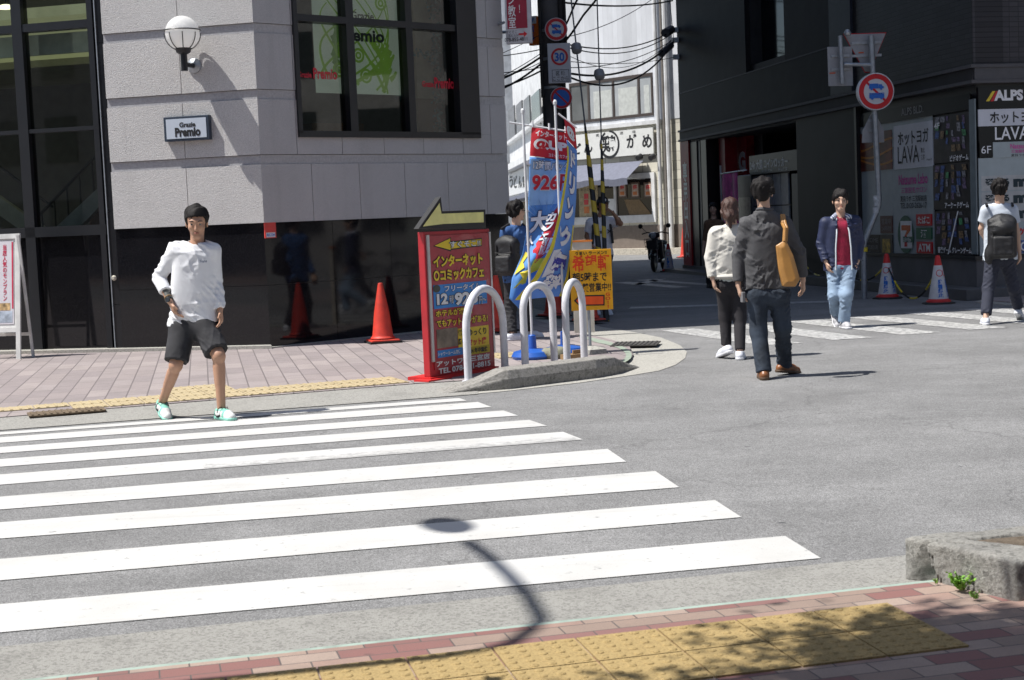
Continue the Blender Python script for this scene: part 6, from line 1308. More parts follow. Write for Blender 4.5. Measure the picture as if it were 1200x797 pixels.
for q_ in ((b_[0], b_[1], b_[2], b_[2] + w_), (b_[0], b_[1], b_[3] - w_, b_[3]), (b_[0], b_[0] + w_, b_[2] + w_, b_[3] - w_), (b_[1] - w_, b_[1], b_[2] + w_, b_[3] - w_)): US.box(mb, q_, 0, .003)
mb.build('thin_border', mat('letter_dark_grey', (.1, .1, .1)), t3)
c = US.px(657.9, 114.7); r = 12.8 / F * Yu; t = thing('road_sign', 'round blue no parking sign with a red ring and bar, lowest on the utility pole', 'road sign', US.P(c[0], c[1], 0)); disc(US, c, r, 0, RNDW, 'plate', t, .03); disc(US, c, r * .76, .003, BLUE, 'blue_disc', t); ringp(US, c, r * .95, r * .74, .005, RED, 'red_ring', t); qslash(US, c, r * .78, r * .15, .006, RED, 'red_bar', t)
# cables
cbm = MB()
def cable(a, b, sag, r, n=18, wob=0.):
    r = r * .62
    a, b = np.array(a, float), np.array(b, float); cbm.tube([a + (b - a) * t - np.array([0, 0, sag * 4 * t * (1 - t) + wob * math.sin(t * 40)]) for t in np.linspace(0, 1, n)], r, 6)
ee = S.P(SE, 0, .0); zr = lambda y: S.px(792, y)[1]; er = lambda y, o=0.1: S.P(SE - .05, zr(y), o)
zp = lambda y: D(660, y, ub[1])[2]
def pu(y, dx=.18): return ub + np.array([dx, 0, zp(y)])
for ya, yb_, sg, rr_ in ((50, 36, .25, .022), (53, 39, .30, .018), (71, 68, .1, .012), (84, 49, .35, .035), (86, 51, .55, .03), (79, 47, .2, .014), (2, 1, .1, .03), (60, 44, .5, .010), (-40, -20, .3, .02), (45, -20, .2, .012)): cable(pu(ya), er(yb_), sg, rr_)
wl = lambda y, Yb=31.: np.array([E2[0] - .17 * (Yb - E2[1]), Yb, D(600, y, Yb)[2]])
for ya, yb_, sg, rr_ in ((60, 57, .1, .015), (74, 78, .12, .015), (98, 66, .25, .03), (100, 74, .35, .03), (103, 82, .2, .025), (114, 62, .15, .012), (86, 40, .1, .01), (70, 72, .3, .012)): cable(wl(ya), pu(yb_, -.18), sg, rr_)
cable(pu(40, .2), np.array([3.2, 24, 8.5]), -.0, .03, 18, .02); cable(pu(54, .2), np.array([4.4, 25, 8.8]), .1, .03, 18, .02); cable(er(0), np.array([Rp.P(-1, 0)[0], 54, 10]), .2, .012); cable(np.array([4.3, 40, 9.5]), er(48), .1, .012)
o = cbm.build('overhead_cables', RUB, None, True, org=ub + np.array([0, 0, 4])); tag(o, 'tangle of black overhead cables strung from the utility pole across the side street', 'cables')
mb = MB(); p, q = er(52, .12), pu(84); d = q - p; mb.tube([p + d * .03 + (0, 0, -.03), p + d * .14 + (0, 0, -.16)], .09, 10); mb.tube([p + d * .02 + (0, 0, .35), p + d * .09 + (0, 0, .3)], .11, 8); o = mb.build('cable_closure', mat('closure_grey', (.10, .10, .11), .5), None, True); tag(o, 'dark grey splice sleeves hanging on the cables by the black building', 'cable sleeve')
mb = MB()
for y in (36, 48, 68): p = er(y, 0); mb.box(p + S.n * .06, (.15, .15, .12), 0)
o = mb.build('cable_bracket', GALV); tag(o, 'small steel cable brackets at the far edge of the black building', 'bracket')

# ------------------------------------------------------------------ bent signpost by the black building
sb_ = G(1013, 350, 0); SP_ = thing('sign_post', 'grey steel signpost with a kink, standing by the chained cones', 'sign post', sb_); Ys = sb_[1]; d2 = lambda x, y, dy=0.: D(x, y, Ys + dy)
mb = MB(); mb.tube([sb_, d2(1012, 290), d2(1013.5, 282), d2(1026, 251), d2(1029.5, 241), d2(1029.8, 232), d2(1025.5, 140), d2(1021, 42)], .045, 14); mb.tube([d2(1022.5, 76, .0), d2(989, 75.5)], .03, 10); mb.tube([d2(984.5, 42), d2(987, 98)], .035, 12); mb.build('post', GALV, SP_, True)
mb = MB(); mb.lathe(d2(1013, 292) - (0, 0, .04), [(.05, 0), (.05, .07)], 14); mb.build('yellow_band', YEL, SP_); mb = MB()
for p in ((1027.5, 238), (1027, 232), (1026.5, 246)): mb.lathe(d2(*p) - (0, 0, .05), [(.05, 0), (.05, .09)], 14)
mb.build('paper_sticker', mat('sticker_grey', (.5, .52, .54), .6, var=.4, scale=20), SP_); mb = MB(); p = d2(993, 38.5); mb.lathe(p, [(.05, -.04), (.06, 0), (.03, .05)], 12); mb.build('small_lamp', GALV, SP_)
KS = PL((sb_[0] - .5, Ys - .14), (sb_[0] + .5, Ys - .06))
notruck(KS, (1026.6, 107.3), 21.6, Ys - .1, 'round no trucks or buses sign, larger one, on the bent signpost', None, .10)
def backplate(pts, Yo, label, th=.02, mback=SB, rim=None):
    pl = PL((sb_[0] - .5, Ys + Yo), (sb_[0] + .5, Ys + Yo + .04)); P = [pl.px(x, y) for x, y in pts][::-1]; c = np.mean(P, 0); t = thing('road_sign', label, 'road sign', pl.P(c[0], c[1], 0), 'road signs seen from behind on the bent signpost')
    mb = MB(); pl.solid(mb, P, -th, 0); bevel(mb.build('plate', mback, t), .006)
    if rim: mb = MB(); pl.solid(mb, [tuple(c + (np.array(p) - c) * 1.05) for p in P], -th - .006, -th - .001); mb.build('front_rim', rim, t)
    mb = MB()
    for k in (.3, .72):
        z = P[0][1] * 0 + min(p[1] for p in P) + (max(p[1] for p in P) - min(p[1] for p in P)) * (1 - k * .8); w_ = (max(p[0] for p in P) - min(p[0] for p in P)) * (.36 if len(P) == 4 else .22); pl.box(mb, (c[0] - w_, c[0] + w_, z - .02, z + .02), 0, .02)
    mb.build('rail', GALV, t); return t, pl, c
t, pl, c = backplate([(989.5, 40.5), (1038, 39), (1019.5, 84), (1014, 84)], .08, 'inverted triangular road sign seen from behind, at the top of the bent signpost', rim=RED)
mb = MB(); pl.box(mb, pl.rect(1006, 61, 1012, 62.5), 0, .004); mb.build('red_mark', mat('mark_red', (.5, .08, .02)), t)
t, pl, c = backplate([(969.5, 55), (998.5, 54.5), (999.8, 100.5), (971, 101)], .07, 'rectangular road sign seen from behind on the side arm of the bent signpost'); mb = MB(); pl.box(mb, pl.rect(972, 85, 979, 86.5), 0, .004); mb.build('red_mark', mat('mark_red', (.5, .08, .02)), t)
backplate([(1011, 153), (1021, 133), (1026, 133), (1036, 152), (1036.5, 167), (1010, 167.5)], .07, 'small house shaped road sign seen from behind, under the round sign on the bent signpost')

# ------------------------------------------------------------------ scooter
so_ = G(768, 318.5, 0); sc = thing('motor_scooter', 'black motor scooter with a front basket parked beside the side street', 'scooter', so_)
fw = nrm([-.30, -.95, 0]); rt = np.array([-fw[1], fw[0], 0]); W_ = lambda f, r_, z: so_ + fw * f + rt * r_ + np.array([0, 0, z])
SBK = mat('scooter_black', (.02, .021, .024), .3, var=.2, coat=.4); SGR = mat('scooter_grey', (.12, .12, .125), .4)
def wheel(f, nm='wheel'):
    c = W_(f, 0, .24); mb = MB(); pts = [c + fw * .19 * math.cos(a) + np.array([0, 0, .19 * math.sin(a)]) for a in np.linspace(0, 2 * math.pi, 29)]; mb.tube(pts, .05, 10, False); w_ = mb.build(nm, RUB, sc, True)
    mb = MB(); mb.lathe(c - rt * .04, [(.13, 0), (.14, .04), (.13, .08)], 20, rt); mb.build('rim', SGR, w_)
wheel(.12); wheel(-1.08)
fr3 = [rt, fw, (0, 0, 1)]
solid('front_fender', [C_(W_(.30, 0, .42), W_(.0, 0, .50), .07, .07), C_(W_(.0, 0, .50), W_(-.12, 0, .40), .07, .05)], .012, SBK, sc, .04)
solid('leg_shield', [C_(W_(-.05, -.13, .75), W_(-.12, -.15, .35), .07, .05), C_(W_(-.05, .13, .75), W_(-.12, .15, .35), .07, .05), C_(W_(.0, 0, .8), W_(-.08, 0, .4), .08, .06), B_(W_(-.42, 0, .27), (.14, .28, .05), fr3, .03)], .014, SBK, sc, .06)
solid('rear_body', [E_(W_(-.95, 0, .52), (.16, .42, .17), fr3), C_(W_(-.7, 0, .35), W_(-.75, 0, .6), .13, .12), C_(W_(-1.3, 0, .6), W_(-1.4, 0, .62), .08, .05)], .014, SBK, sc, .06)
solid('seat', [E_(W_(-.88, 0, .72), (.14, .34, .07), fr3)], .014, RUB, sc); solid('headlight_cowl', [E_(W_(.0, 0, .92), (.15, .12, .09), fr3)], .012, SBK, sc)
mb = MB(); mb.lathe(W_(.09, 0, .92), [(.075, 0), (.07, .03), (.02, .045)], 18, fw); mb.build('headlight', mat('lamp_lens', (.5, .52, .54), .1), sc)
mb = MB(); mb.tube([W_(.12, .08, .24), W_(.02, .06, .6), W_(-.04, 0, .85)], .022, 8); mb.tube([W_(.12, -.08, .24), W_(.02, -.06, .6), W_(-.04, 0, .85)], .022, 8); mb.build('fork', GALV, sc)
mb = MB(); mb.tube([W_(-.14, -.34, .96), W_(-.04, -.18, 1.0), W_(-.02, 0, .96), W_(-.04, .18, 1.0), W_(-.14, .34, .96)], .016, 8); mb.build('handlebar', RUB, sc)
for s_ in (-1, 1):
    mb = MB(); c = W_(-.05, s_ * .36, 1.16); mb.tube([W_(-.06, s_ * .2, 1.0), W_(-.05, s_ * .3, 1.1), c], .008, 6); mb.lathe(c - fw * .02, [(.05, 0), (.062, .015), (.04, .04)], 14, fw); mb.build('mirror', RUB, sc)
mb = MB(); zb_, zt2 = .58, .84
for k in range(9): u = -.17 + .0425 * k; mb.tube([W_(.38, u * .85, zb_), W_(.42, u, zt2)], .005, 4); mb.tube([W_(.16, u * .85, zb_), W_(.14, u, zt2)], .005, 4)
for z, a in ((zb_, .85), (.66, .9), (.75, .95), (zt2, 1.)): mb.tube([W_(.40, -.17 * a, z), W_(.40, .17 * a, z), W_(.15, .17 * a, z), W_(.15, -.17 * a, z), W_(.40, -.17 * a, z)], .006, 4)
mb.build('basket', mat('basket_dark', (.04, .04, .045), .4, metal=.5), sc); mb = MB(); mb.box(W_(.27, 0, .70), (.26, .2, .2), math.atan2(rt[1], rt[0])); mb.build('basket_liner', mat('liner_grey', (.06, .06, .065), .8), sc)
mb = MB(); mb.tube([W_(-.6, .1, .3), W_(-.62, .32, .02)], .012, 6); mb.build('side_stand', GALV, sc)

# ------------------------------------------------------------------ street lamp and tree that stand outside the view and cast shade into it
lpn = thing('street_lamp', 'grey curved street lamp standing just left of the camera, its arm over the crossing', 'street lamp', (-3.1, 4.6, .03)); mb = MB()
def shadow_src(px, py, h): h = h * 1.4; g = G(px, py); return np.array([g[0] + SL[0] / SL[2] * h, g[1] + SL[1] / SL[2] * h, h])
pts = [shadow_src(x, y, h) for x, y, h in ((450, 789, 3.6), (520, 782, 3.9), (569, 773, 4.2), (605, 763, 4.45), (630, 745, 4.6), (636, 728, 4.7), (620, 700, 4.8), (597, 675, 4.85), (570, 650, 4.9), (548, 635, 4.95))]
base = np.array([pts[0][0] - .0, pts[0][1], 0]); gpt = G(450, 789); base = np.array([gpt[0] + SL[0] / SL[2] * 3.6 * 1.4, gpt[1] + SL[1] / SL[2] * 3.6 * 1.4, .03])
mb.tube([base, base + (0, 0, 1.8), base + (0, 0, 3.0)] + pts, [.07, .06, .05] + [.032] * 10, 12); mb.build('pole', GALV, lpn, True)
hd = shadow_src(524, 616, 5.0); mb = MB(); u_ = nrm(hd - pts[-1]); solid('lamp_head', [E_(hd, (.12, .22, .07), [nrm(np.cross(u_, (0, 0, 1))), u_, (0, 0, 1)])], .025, GALV, lpn)
def tree(base, C, Rr_, label, seed, ncl=75, nleaf=130):
    t = thing('street_tree', label, 'tree', base); rg = np.random.RandomState(seed); b = np.array(base, float); C = np.array(C, float); mb = MB(); fork = b * .35 + C * .65 - np.array([0, 0, .9])
    mid = b + (fork - b) * .5 + np.array([-.12, -.05, .25]); mb.tube([b, b + (0, 0, .4), mid, fork], [.13, .10, .085, .07], 12); V = []; Fc = []; n_ = 0; limbs = [fork + nrm(rg.normal(size=3) * [1, .7, .3] + [.1, .1, .5]) * .7 for _ in range(6)]
    for l in limbs: mb.tube([fork, (fork + l) / 2 + rg.normal(size=3) * .04, l], [.05, .04, .028], 7)
    while n_ < ncl:
        q = C + nrm(rg.normal(size=3)) * np.array(Rr_) * rg.rand() ** .4; sx, sy = q[0] - SL[0] / SL[2] * q[2], q[1] - SL[1] / SL[2] * q[2]; n_ += 1
        if sy > min(4.74 + .80 * max(0, sx - .5), 5.45) + .08 * math.sin(sx * 9): continue
        l = limbs[int(np.argmin([np.linalg.norm(q - x) for x in limbs]))]; mb.tube([l, (l + q) / 2 + rg.normal(size=3) * .05, q], [.02, .013, .006], 5)
        for k in range(nleaf):
            c = q + rg.normal(size=3) * np.array([.2, .16, .14]); e = nrm(rg.normal(size=3)); f = nrm(np.cross(e, rg.normal(size=3))); s_ = .035 + .02 * rg.rand(); i = len(V); V += [c - e * s_, c + f * s_ * .55, c + e * s_, c - f * s_ * .55]; Fc.append([i, i + 1, i + 2, i + 3])
    mb.build('trunk', mat('bark', (.12, .09, .07), .9, bump=.6), t, True); link_mesh('crown', V, np.array(Fc, np.int32), mat('leaf_green', (.07, .14, .03), .5, var=.4), t); return t
tree((-2.1, 3.3, .03), (-1.15, 4.15, 5.2), (1.35, .75, .8), 'young street tree left of the camera, shading the near pavement', 12)

# ------------------------------------------------------------------ parked bicycles off to the right, seen mirrored in the black stone
def bicycle(loc, rz, label):
    t = thing('bicycle', label, 'bicycle', loc, 'bicycles parked on the right pavement'); o = np.array(loc, float); cxx = np.array([math.cos(rz), math.sin(rz), 0]); cy_ = np.array([-cxx[1], cxx[0], 0]); W = lambda x, y, z: o + cxx * x + cy_ * y + np.array([0, 0, z])
    SIL = mat('bicycle_silver', (.5, .5, .52), .3, metal=.6)
    for x in (-.53, .53):
        mb = MB(); mb.tube([W(x + .31 * math.cos(a), 0, .33 + .31 * math.sin(a)) for a in np.linspace(0, 2 * math.pi, 33)], .018, 8, False); w_ = mb.build('wheel', RUB, t, True); mb = MB()
        for k in range(14): a = k * math.pi / 7; mb.tube([W(x, 0, .33), W(x + .3 * math.cos(a), 0, .33 + .3 * math.sin(a))], .002, 4)
        mb.tube([W(x + .29 * math.cos(a), 0, .33 + .29 * math.sin(a)) for a in np.linspace(0, 2 * math.pi, 33)], .008, 6, False); mb.build('rim', SIL, w_)
    mb = MB()
    for pts in ([W(.53, 0, .33), W(.40, 0, .78), W(.37, 0, .92)], [W(.42, 0, .70), W(0, 0, .28), W(-.16, 0, .8)], [W(0, 0, .28), W(-.53, 0, .33), W(-.13, 0, .68)]): mb.tube(pts, .016, 8)
    mb.build('frame', SIL, t); mb = MB(); mb.tube([W(.22, -.27, 1.0), W(.36, -.14, 1.02), W(.37, 0, .94), W(.36, .14, 1.02), W(.22, .27, 1.0)], .012, 8); mb.build('handlebar', SIL, t)
    solid('saddle', [E_(W(-.2, 0, .86), (.12, .08, .035), [cxx, cy_, (0, 0, 1)])], .014, RUB, t); mb = MB()
    for k in range(8):
        u = -.15 + .043 * k; mb.tube([W(.62, u, .72), W(.62, u, .95)], .004, 4); mb.tube([W(.42, u, .72), W(.42, u, .95)], .004, 4)
    for z in (.72, .8, .88, .95): mb.tube([W(.42, -.16, z), W(.64, -.16, z), W(.64, .16, z), W(.42, .16, z), W(.42, -.16, z)], .004, 4)
    mb.build('basket', SIL, t)
for k, (x, y, rz, lb) in enumerate(((9.2, 18.6, 1.9, 'silver bicycle with a basket, nearest the side street'), (10.0, 18.1, 2.0, 'silver bicycle with a basket, second along the right pavement'), (10.8, 17.9, 1.75, 'silver bicycle with a basket, third along the right pavement'), (9.6, 19.6, 1.2, 'silver bicycle with a basket, behind the other three'))): bicycle((x, y, .03), rz, lb)
t = thing('switch_cabinet', 'grey street cabinet standing by the parked bicycles', 'cabinet', (12.6, 18.9, .03)); mb = MB(); mb.box((12.6, 18.9, .83), (.5, 1.1, 1.5), .1); bevel(mb.build('body', mat('cabinet_grey', (.36, .38, .36), .5, dirt=.2), t), .02); mb = MB(); mb.box((12.6, 18.9, .06), (.6, 1.2, .08), .1); mb.build('base', LCON, t); mb = MB(); mb.box((12.34, 18.9, .85), (.02, .03, 1.3), .1); mb.build('door_seam', BLACK, t)
# ------------------------------------------------------------------ people
SKIN = mat('skin_tan', (.46, .26, .17), .5, var=.06, scale=12); SKIN2 = mat('skin_light', (.56, .36, .26), .5, var=.06, scale=12)
HAIR = mat('hair_black', (.010, .008, .008), .6, spec=.25, var=.5, scale=60, bump=.5, bscale=220); HAIRB = mat('hair_brown', (.06, .026, .018), .5, var=.4, scale=60, bump=.5, bscale=220)
def cloth(n, c, r=.85, **k):
    kw = dict(var=.10, scale=14, bump=.25, bscale=320); kw.update(k); return mat(n, c, r, **kw)
LIP = mat('lip', (.36, .14, .11), .5); EYE = mat('eye_dark', (.015, .01, .01), .2); EYEW = mat('eye_white', (.38, .33, .30), .4)
UP = np.array([0, 0, 1.])
def frm(f, tilt=(0, 0)):
    u = nrm(UP + np.array([tilt[0], tilt[1], 0])); f = nrm(np.array(f, float) - u * np.dot(f, u)); r = np.cross(f, u); return r, f, u
def K(p, k): return tuple(p) + (k,)
def person(label, Y0, J, face, gz=0., vx=.0075, skin=SKIN, hair='short', hmat=HAIR, fd=None, fL=(.2, -1, 0), fR=(.2, -1, 0), feet=True, sc_=1., hips_up=0., group=None, tilt=(0, 0), hand_in=True, tattoo=False):
    P = {k: D(v[0], v[1], Y0 + (v[2] if len(v) > 2 else 0)) for k, v in J.items()}
    base = np.array([(P['hipL'][0] + P['hipR'][0]) / 2, Y0, gz]); t = thing('person', label, 'person', base, group)
    fd = nrm(fd if fd is not None else face); r, f, u = frm(face, tilt); hd = P['hd']; hp = lambda x, y, z: hd + (r * x + f * y + u * z) * sc_; fr = [r, f, u]; s = sc_
    P['pel'] = (P['hipL'] + P['hipR']) / 2; P['nk'] = P['nk']
    for sd, dv in (('L', fL), ('R', fR)):
        if not feet: continue
        tt = nrm(dv); rr_ = nrm(np.cross(tt, UP)); uu = np.cross(rr_, tt); a = P['an' + sd]; low = min((a - tt * .055 - uu * .08)[2], (a + tt * .17 - uu * .075)[2]); a = a + (0, 0, gz - low); P['an' + sd] = a; P['ft' + sd] = (tt, rr_, uu)
    pr = [E_(hp(0, -.014, .032), (.074 * s, .092 * s, .086 * s), fr), E_(hp(0, .016, -.035), (.056 * s, .066 * s, .07 * s), fr), C_(hp(-.012, .062, -.088), hp(.012, .062, -.088), .022), C_(hp(0, .086, .012), hp(0, .104, -.026), .008, .012),
        C_(hp(-.03, .074, .03), hp(.03, .074, .03), .014), E_(hp(.036, .052, -.02), (.026, .03, .026), fr), E_(hp(-.036, .052, -.02), (.026, .03, .026), fr)]
    pr += [K(E_(hp(q * .077, -.008, -.004), (.009, .019, .03), fr), .008) for q in (-1, 1)]
    pr += [C_(P['nk'] - UP * .02, hp(0, -.02, -.055), .056, .052), C_(P['nk'] - UP * .06, P['pel'], .06, .07), C_(P['shL'], P['shR'], .045)]
    for sd in 'LR':
        sh, el, wr, ha = (P[q + sd] for q in ('sh', 'el', 'wr', 'ha')); pr += [C_(sh, el, .046, .037), C_(el, wr, .038, .024), E_((el * .72 + wr * .28), (.04, .04, .05))]
        d = nrm(ha - wr); l = nrm(fd - d * np.dot(fd, d)); n_ = np.cross(d, l); inw = P['pel'] - wr; n_ = n_ if np.dot(n_, inw) > 0 else -n_
        pr += [C_(wr, wr + d * .075, .024, .036, (n_, .5)), C_(wr + d * .03, wr + d * .078 + l * .0, .03, .038, (n_, .45))]
        for i, ln in enumerate((.072, .082, .078, .06)):
            b = wr + d * .088 + l * (.028 - .019 * i); m_ = b + d * ln * .5 + n_ * .012 + l * (.004 - .003 * i); e = m_ + nrm(d + n_ * .9) * ln * .5; pr += [K(C_(b - d * .015, m_, .0095, .009), .005), K(C_(m_, e, .009, .0075), .005)]
        b = wr + d * .028 + l * .024; m_ = b + d * .028 + l * .026 + n_ * .01; pr += [K(C_(b, m_, .013, .011), .008), K(C_(m_, m_ + nrm(d * 1. + l * .15 + n_ * .4) * .032, .0105, .0085), .005)]
        hi, kn, an = P['hip' + sd], P['kn' + sd], P['an' + sd]; pr += [C_(hi, kn, .078, .052), C_(kn, an, .046, .033), C_(kn * .8 + an * .2 - fd * .012, kn * .5 + an * .5 - fd * .008, .046, .038), E_(kn + fd * .012, (.047, .047, .055))]
        if feet: tt, rr_, uu = P['ft' + sd]; pr += [C_(an - uu * .03, an + tt * .12 - uu * .045, .032, .028)]
    sub = [E_(hp(q * .031, .098, .010), (.018, .013, .010), fr) for q in (-1, 1)] + [C_(hp(-.022, .094, -.056), hp(.022, .094, -.056), .0035)]
    mi = None; mats = skin
    if tattoo:
        a, b = P['elL'], P['wrL']; mats = [skin, mat('tattoo_ink', (.07, .075, .07), .6, var=.5, scale=60)]
        def mi(c): ba = b - a; tt_ = (c - a) @ ba / np.dot(ba, ba); dd = np.linalg.norm(c - a - tt_[:, None] * ba, axis=1); return ((tt_ > .2) & (tt_ < .92) & (dd < .06) & ((c - a) @ nrm(np.cross(ba, (0, 1, 0))) * 1 > -.012)).astype(int)
    solid('body', pr, vx * .8, mats, t, .022, sub, mi=mi)
    for q in (-1, 1):
        mb = MB(); mb.lathe(hp(q * .031, .0805, .010), [(.001, -.008), (.0085, -.004), (.0100, .0), (.006, .002), (.001, .003)], 14, f); e_ = mb.build('eye', EYEW, t, True); mb = MB(); mb.lathe(hp(q * .031, .0822, .010), [(.0066, 0), (.006, .0012)], 12, f); mb.build('iris', EYE, e_)
    mb = MB(); mb.tube([hp(-.02, .083, -.057), hp(-.008, .089, -.0545), hp(0, .0895, -.056), hp(.008, .089, -.0545), hp(.02, .083, -.057)], [.003, .0055, .005, .0055, .003], 8); mb.build('lips', LIP, t, True)
    mb = MB()
    for q in (-1, 1): mb.tube([hp(q * .016, .088, .032), hp(q * .032, .087, .037), hp(q * .048, .075, .031)], [.004, .0042, .002], 6)
    mb.build('eyebrows', hmat, t, True)
    # hair
    fc = lambda X: (X - hd) @ np.array(fr).T / s
    hpx = [E_(hp(0, -.018, .050), (.087 * s, .104 * s, .092 * s), fr), E_(hp(0, -.055, -.01), (.072 * s, .055 * s, .075 * s), fr)]
    ys = [-.12, -.07, -.03, 0, .022, .05, .10]; zs = [-.085, -.075, -.035, .0, .028, .050, .052]
    if hair == 'short': ys = [-.12, -.07, -.03, 0, .018, .035, .06, .10]; zs = [-.085, -.075, -.035, -.015, -.005, .045, .062, .066]
    if hair == 'fringe': zs = [-.085, -.075, -.04, -.018, .0, .026, .030]; hpx += [C_(hp(-.04, .06, .07), hp(.04, .06, .065), .03)]
    if hair == 'bushy': hpx[0] = E_(hp(0, -.024, .048), (.094 * s, .106 * s, .094 * s), fr); zs = [-.08, -.07, -.035, -.005, .02, .040, .042]
    if hair in ('pony', 'long'): zs = [-.2, -.2, -.09, -.04, .0, .035, .040]; hpx += [E_(hp(0, -.06, -.03), (.075, .055, .08), fr)]
    if hair == 'pony': hpx += [E_(hp(.012, -.105, -.045), (.042, .04, .045), fr), C_(hp(.012, -.115, -.07), hp(.022, -.105, -.16), .032, .016), C_(hp(.075, -.04, -.03), hp(.085, -.045, -.10), .018, .010), C_(hp(.05, -.09, -.06), hp(.06, -.08, -.12), .018, .008)]
    if hair == 'long': hpx += [C_(hp(q * .07, -.01, .0), hp(q * .082, .03, -.26), .03, .028) for q in (-1, 1)] + [C_(hp(0, -.08, 0), hp(0, -.09, -.25), .06, .05)]; ys = [-.12, -.07, -.03, 0, .022, .05, .10]; zs = [-.4, -.4, -.4, -.4, -.02, .045, .05]
    rgh = np.random.RandomState(len(label)); Kh = [(rgh.normal(size=3) * np.array([1, 1, .35]) * 75, rgh.rand() * 6) for _ in range(6)]; amp = {'short': .006, 'fringe': .009, 'bushy': .010, 'pony': .003, 'long': .003}[hair]
    def hn(X): q = fc(X); o_ = np.zeros(len(X)); 
    def hn(X):
        q = fc(X); q = q + .012 * np.sin(q[:, ::-1] * 50); o_ = np.zeros(len(X))
        for kk, ph in Kh: o_ += np.sin(q @ kk + ph)
        return amp * o_ / 2.2
    nz = bumps(len(label) + 1, .012, 42)
    def hf(X): q = fc(X); return (np.interp(q[:, 1], ys, zs) - q[:, 2]) * .8 + nz(X)
    solid('hair', hpx, vx * .8, hmat, t, .03, (), fn=hf, noise=hn)
    return t, P, (r, f, u, hp, fd)
def lat(P): return nrm(P['shR'] - P['shL'])
def top(t, P, m, hem, rc=.112, rs=.064, vx=.0075, arms=(1., 1.), fold=.007, seed=1, name='shirt', grow=0., flat=.82, fn=None, fd=None, wr=(.05, .044), cuff=None, neck=.062, taper=.0, wl=.10, hemtilt=(0, 0), open_=None):
    shL, shR, pel, nk = P['shL'], P['shR'], P['pel'], P['nk']; g = grow; fx = (fd, flat)
    cL, cR = shL * .72 + shR * .28 - UP * .07, shL * .28 + shR * .72 - UP * .07; d = lat(P); hw = .085 + taper
    wL, wR = pel - d * hw + UP * .02, pel + d * hw + UP * .02; bL, bR = wL - UP * .16, wR - UP * .16; cut = [((pel[0], pel[1], hem), nrm((hemtilt[0], hemtilt[1], -1)))]
    pr = [C_(cL, wL, rc + g, rc - .008 + g, fx, cut), C_(cR, wR, rc + g, rc - .008 + g, fx, cut), C_(wL, bL, rc - .006 + g, rc + .004 + g, fx, cut), C_(wR, bR, rc - .006 + g, rc + .004 + g, fx, cut), C_((cL + cR) / 2, pel, rc + .01 + g, rc + g, fx, cut),
        C_(nk - UP * .035, shL - UP * .005, .062 + g, .058 + g), C_(nk - UP * .035, shR - UP * .005, .062 + g, .058 + g)]
    for i, sd in enumerate('LR'):
        a = arms[i]; sh, el, w_ = P['sh' + sd], P['el' + sd], P['wr' + sd]
        if a <= 0: continue
        if a <= .5: e = sh + (el - sh) * a * 2; pr.append(C_(sh, e, rs + g, rs - .004 + g + .008, None, [(e, nrm(el - sh))])); continue
        pr.append(C_(sh, el, rs + g, wr[0] + g)); e = el + (w_ - el) * (a - .5) * 2; pr.append(K(C_(el, e, wr[0] + g, wr[1] + g, None, [(e, nrm(w_ - el))]), .012))
    sub = [C_(nk - UP * .012, nk + UP * .2, neck + g * .5, neck + .03)] if neck else []
    return solid(name, pr, vx, m, t, .045, sub, noise=folds(seed, fold, wl), fn=fn)
def legs(t, P, m, waist, ends=(None, None), r=(.092, .070, .062), vx=.0075, fold=.005, seed=2, name='trousers', endz=.055, wl=.10, fd=None, tilt=None):
    pel = P['pel']; cut = [((pel[0], pel[1], waist), (0, 0, 1))]; pr = [C_(P['hipL'], P['hipR'], .108, .108, (fd, .92), cut)]
    for i, sd in enumerate('LR'):
        hi, kn, an = P['hip' + sd], P['kn' + sd], P['an' + sd]
        if ends[i] is not None:
            e = hi + (kn - hi) * ends[i]; pr.append(C_(hi, e + (e - hi) * .001, r[0], r[1], None, cut + [(e, nrm(kn - hi))]))
        else:
            pr.append(C_(hi, kn, r[0], r[1], None, cut)); e = an + nrm(kn - an) * (endz - .06); pr.append(C_(kn, an, r[1] - .004, r[2], None, [(e, nrm(an - kn))]))
    return solid(name, pr, vx, m, t, .035, noise=folds(seed, fold, wl))
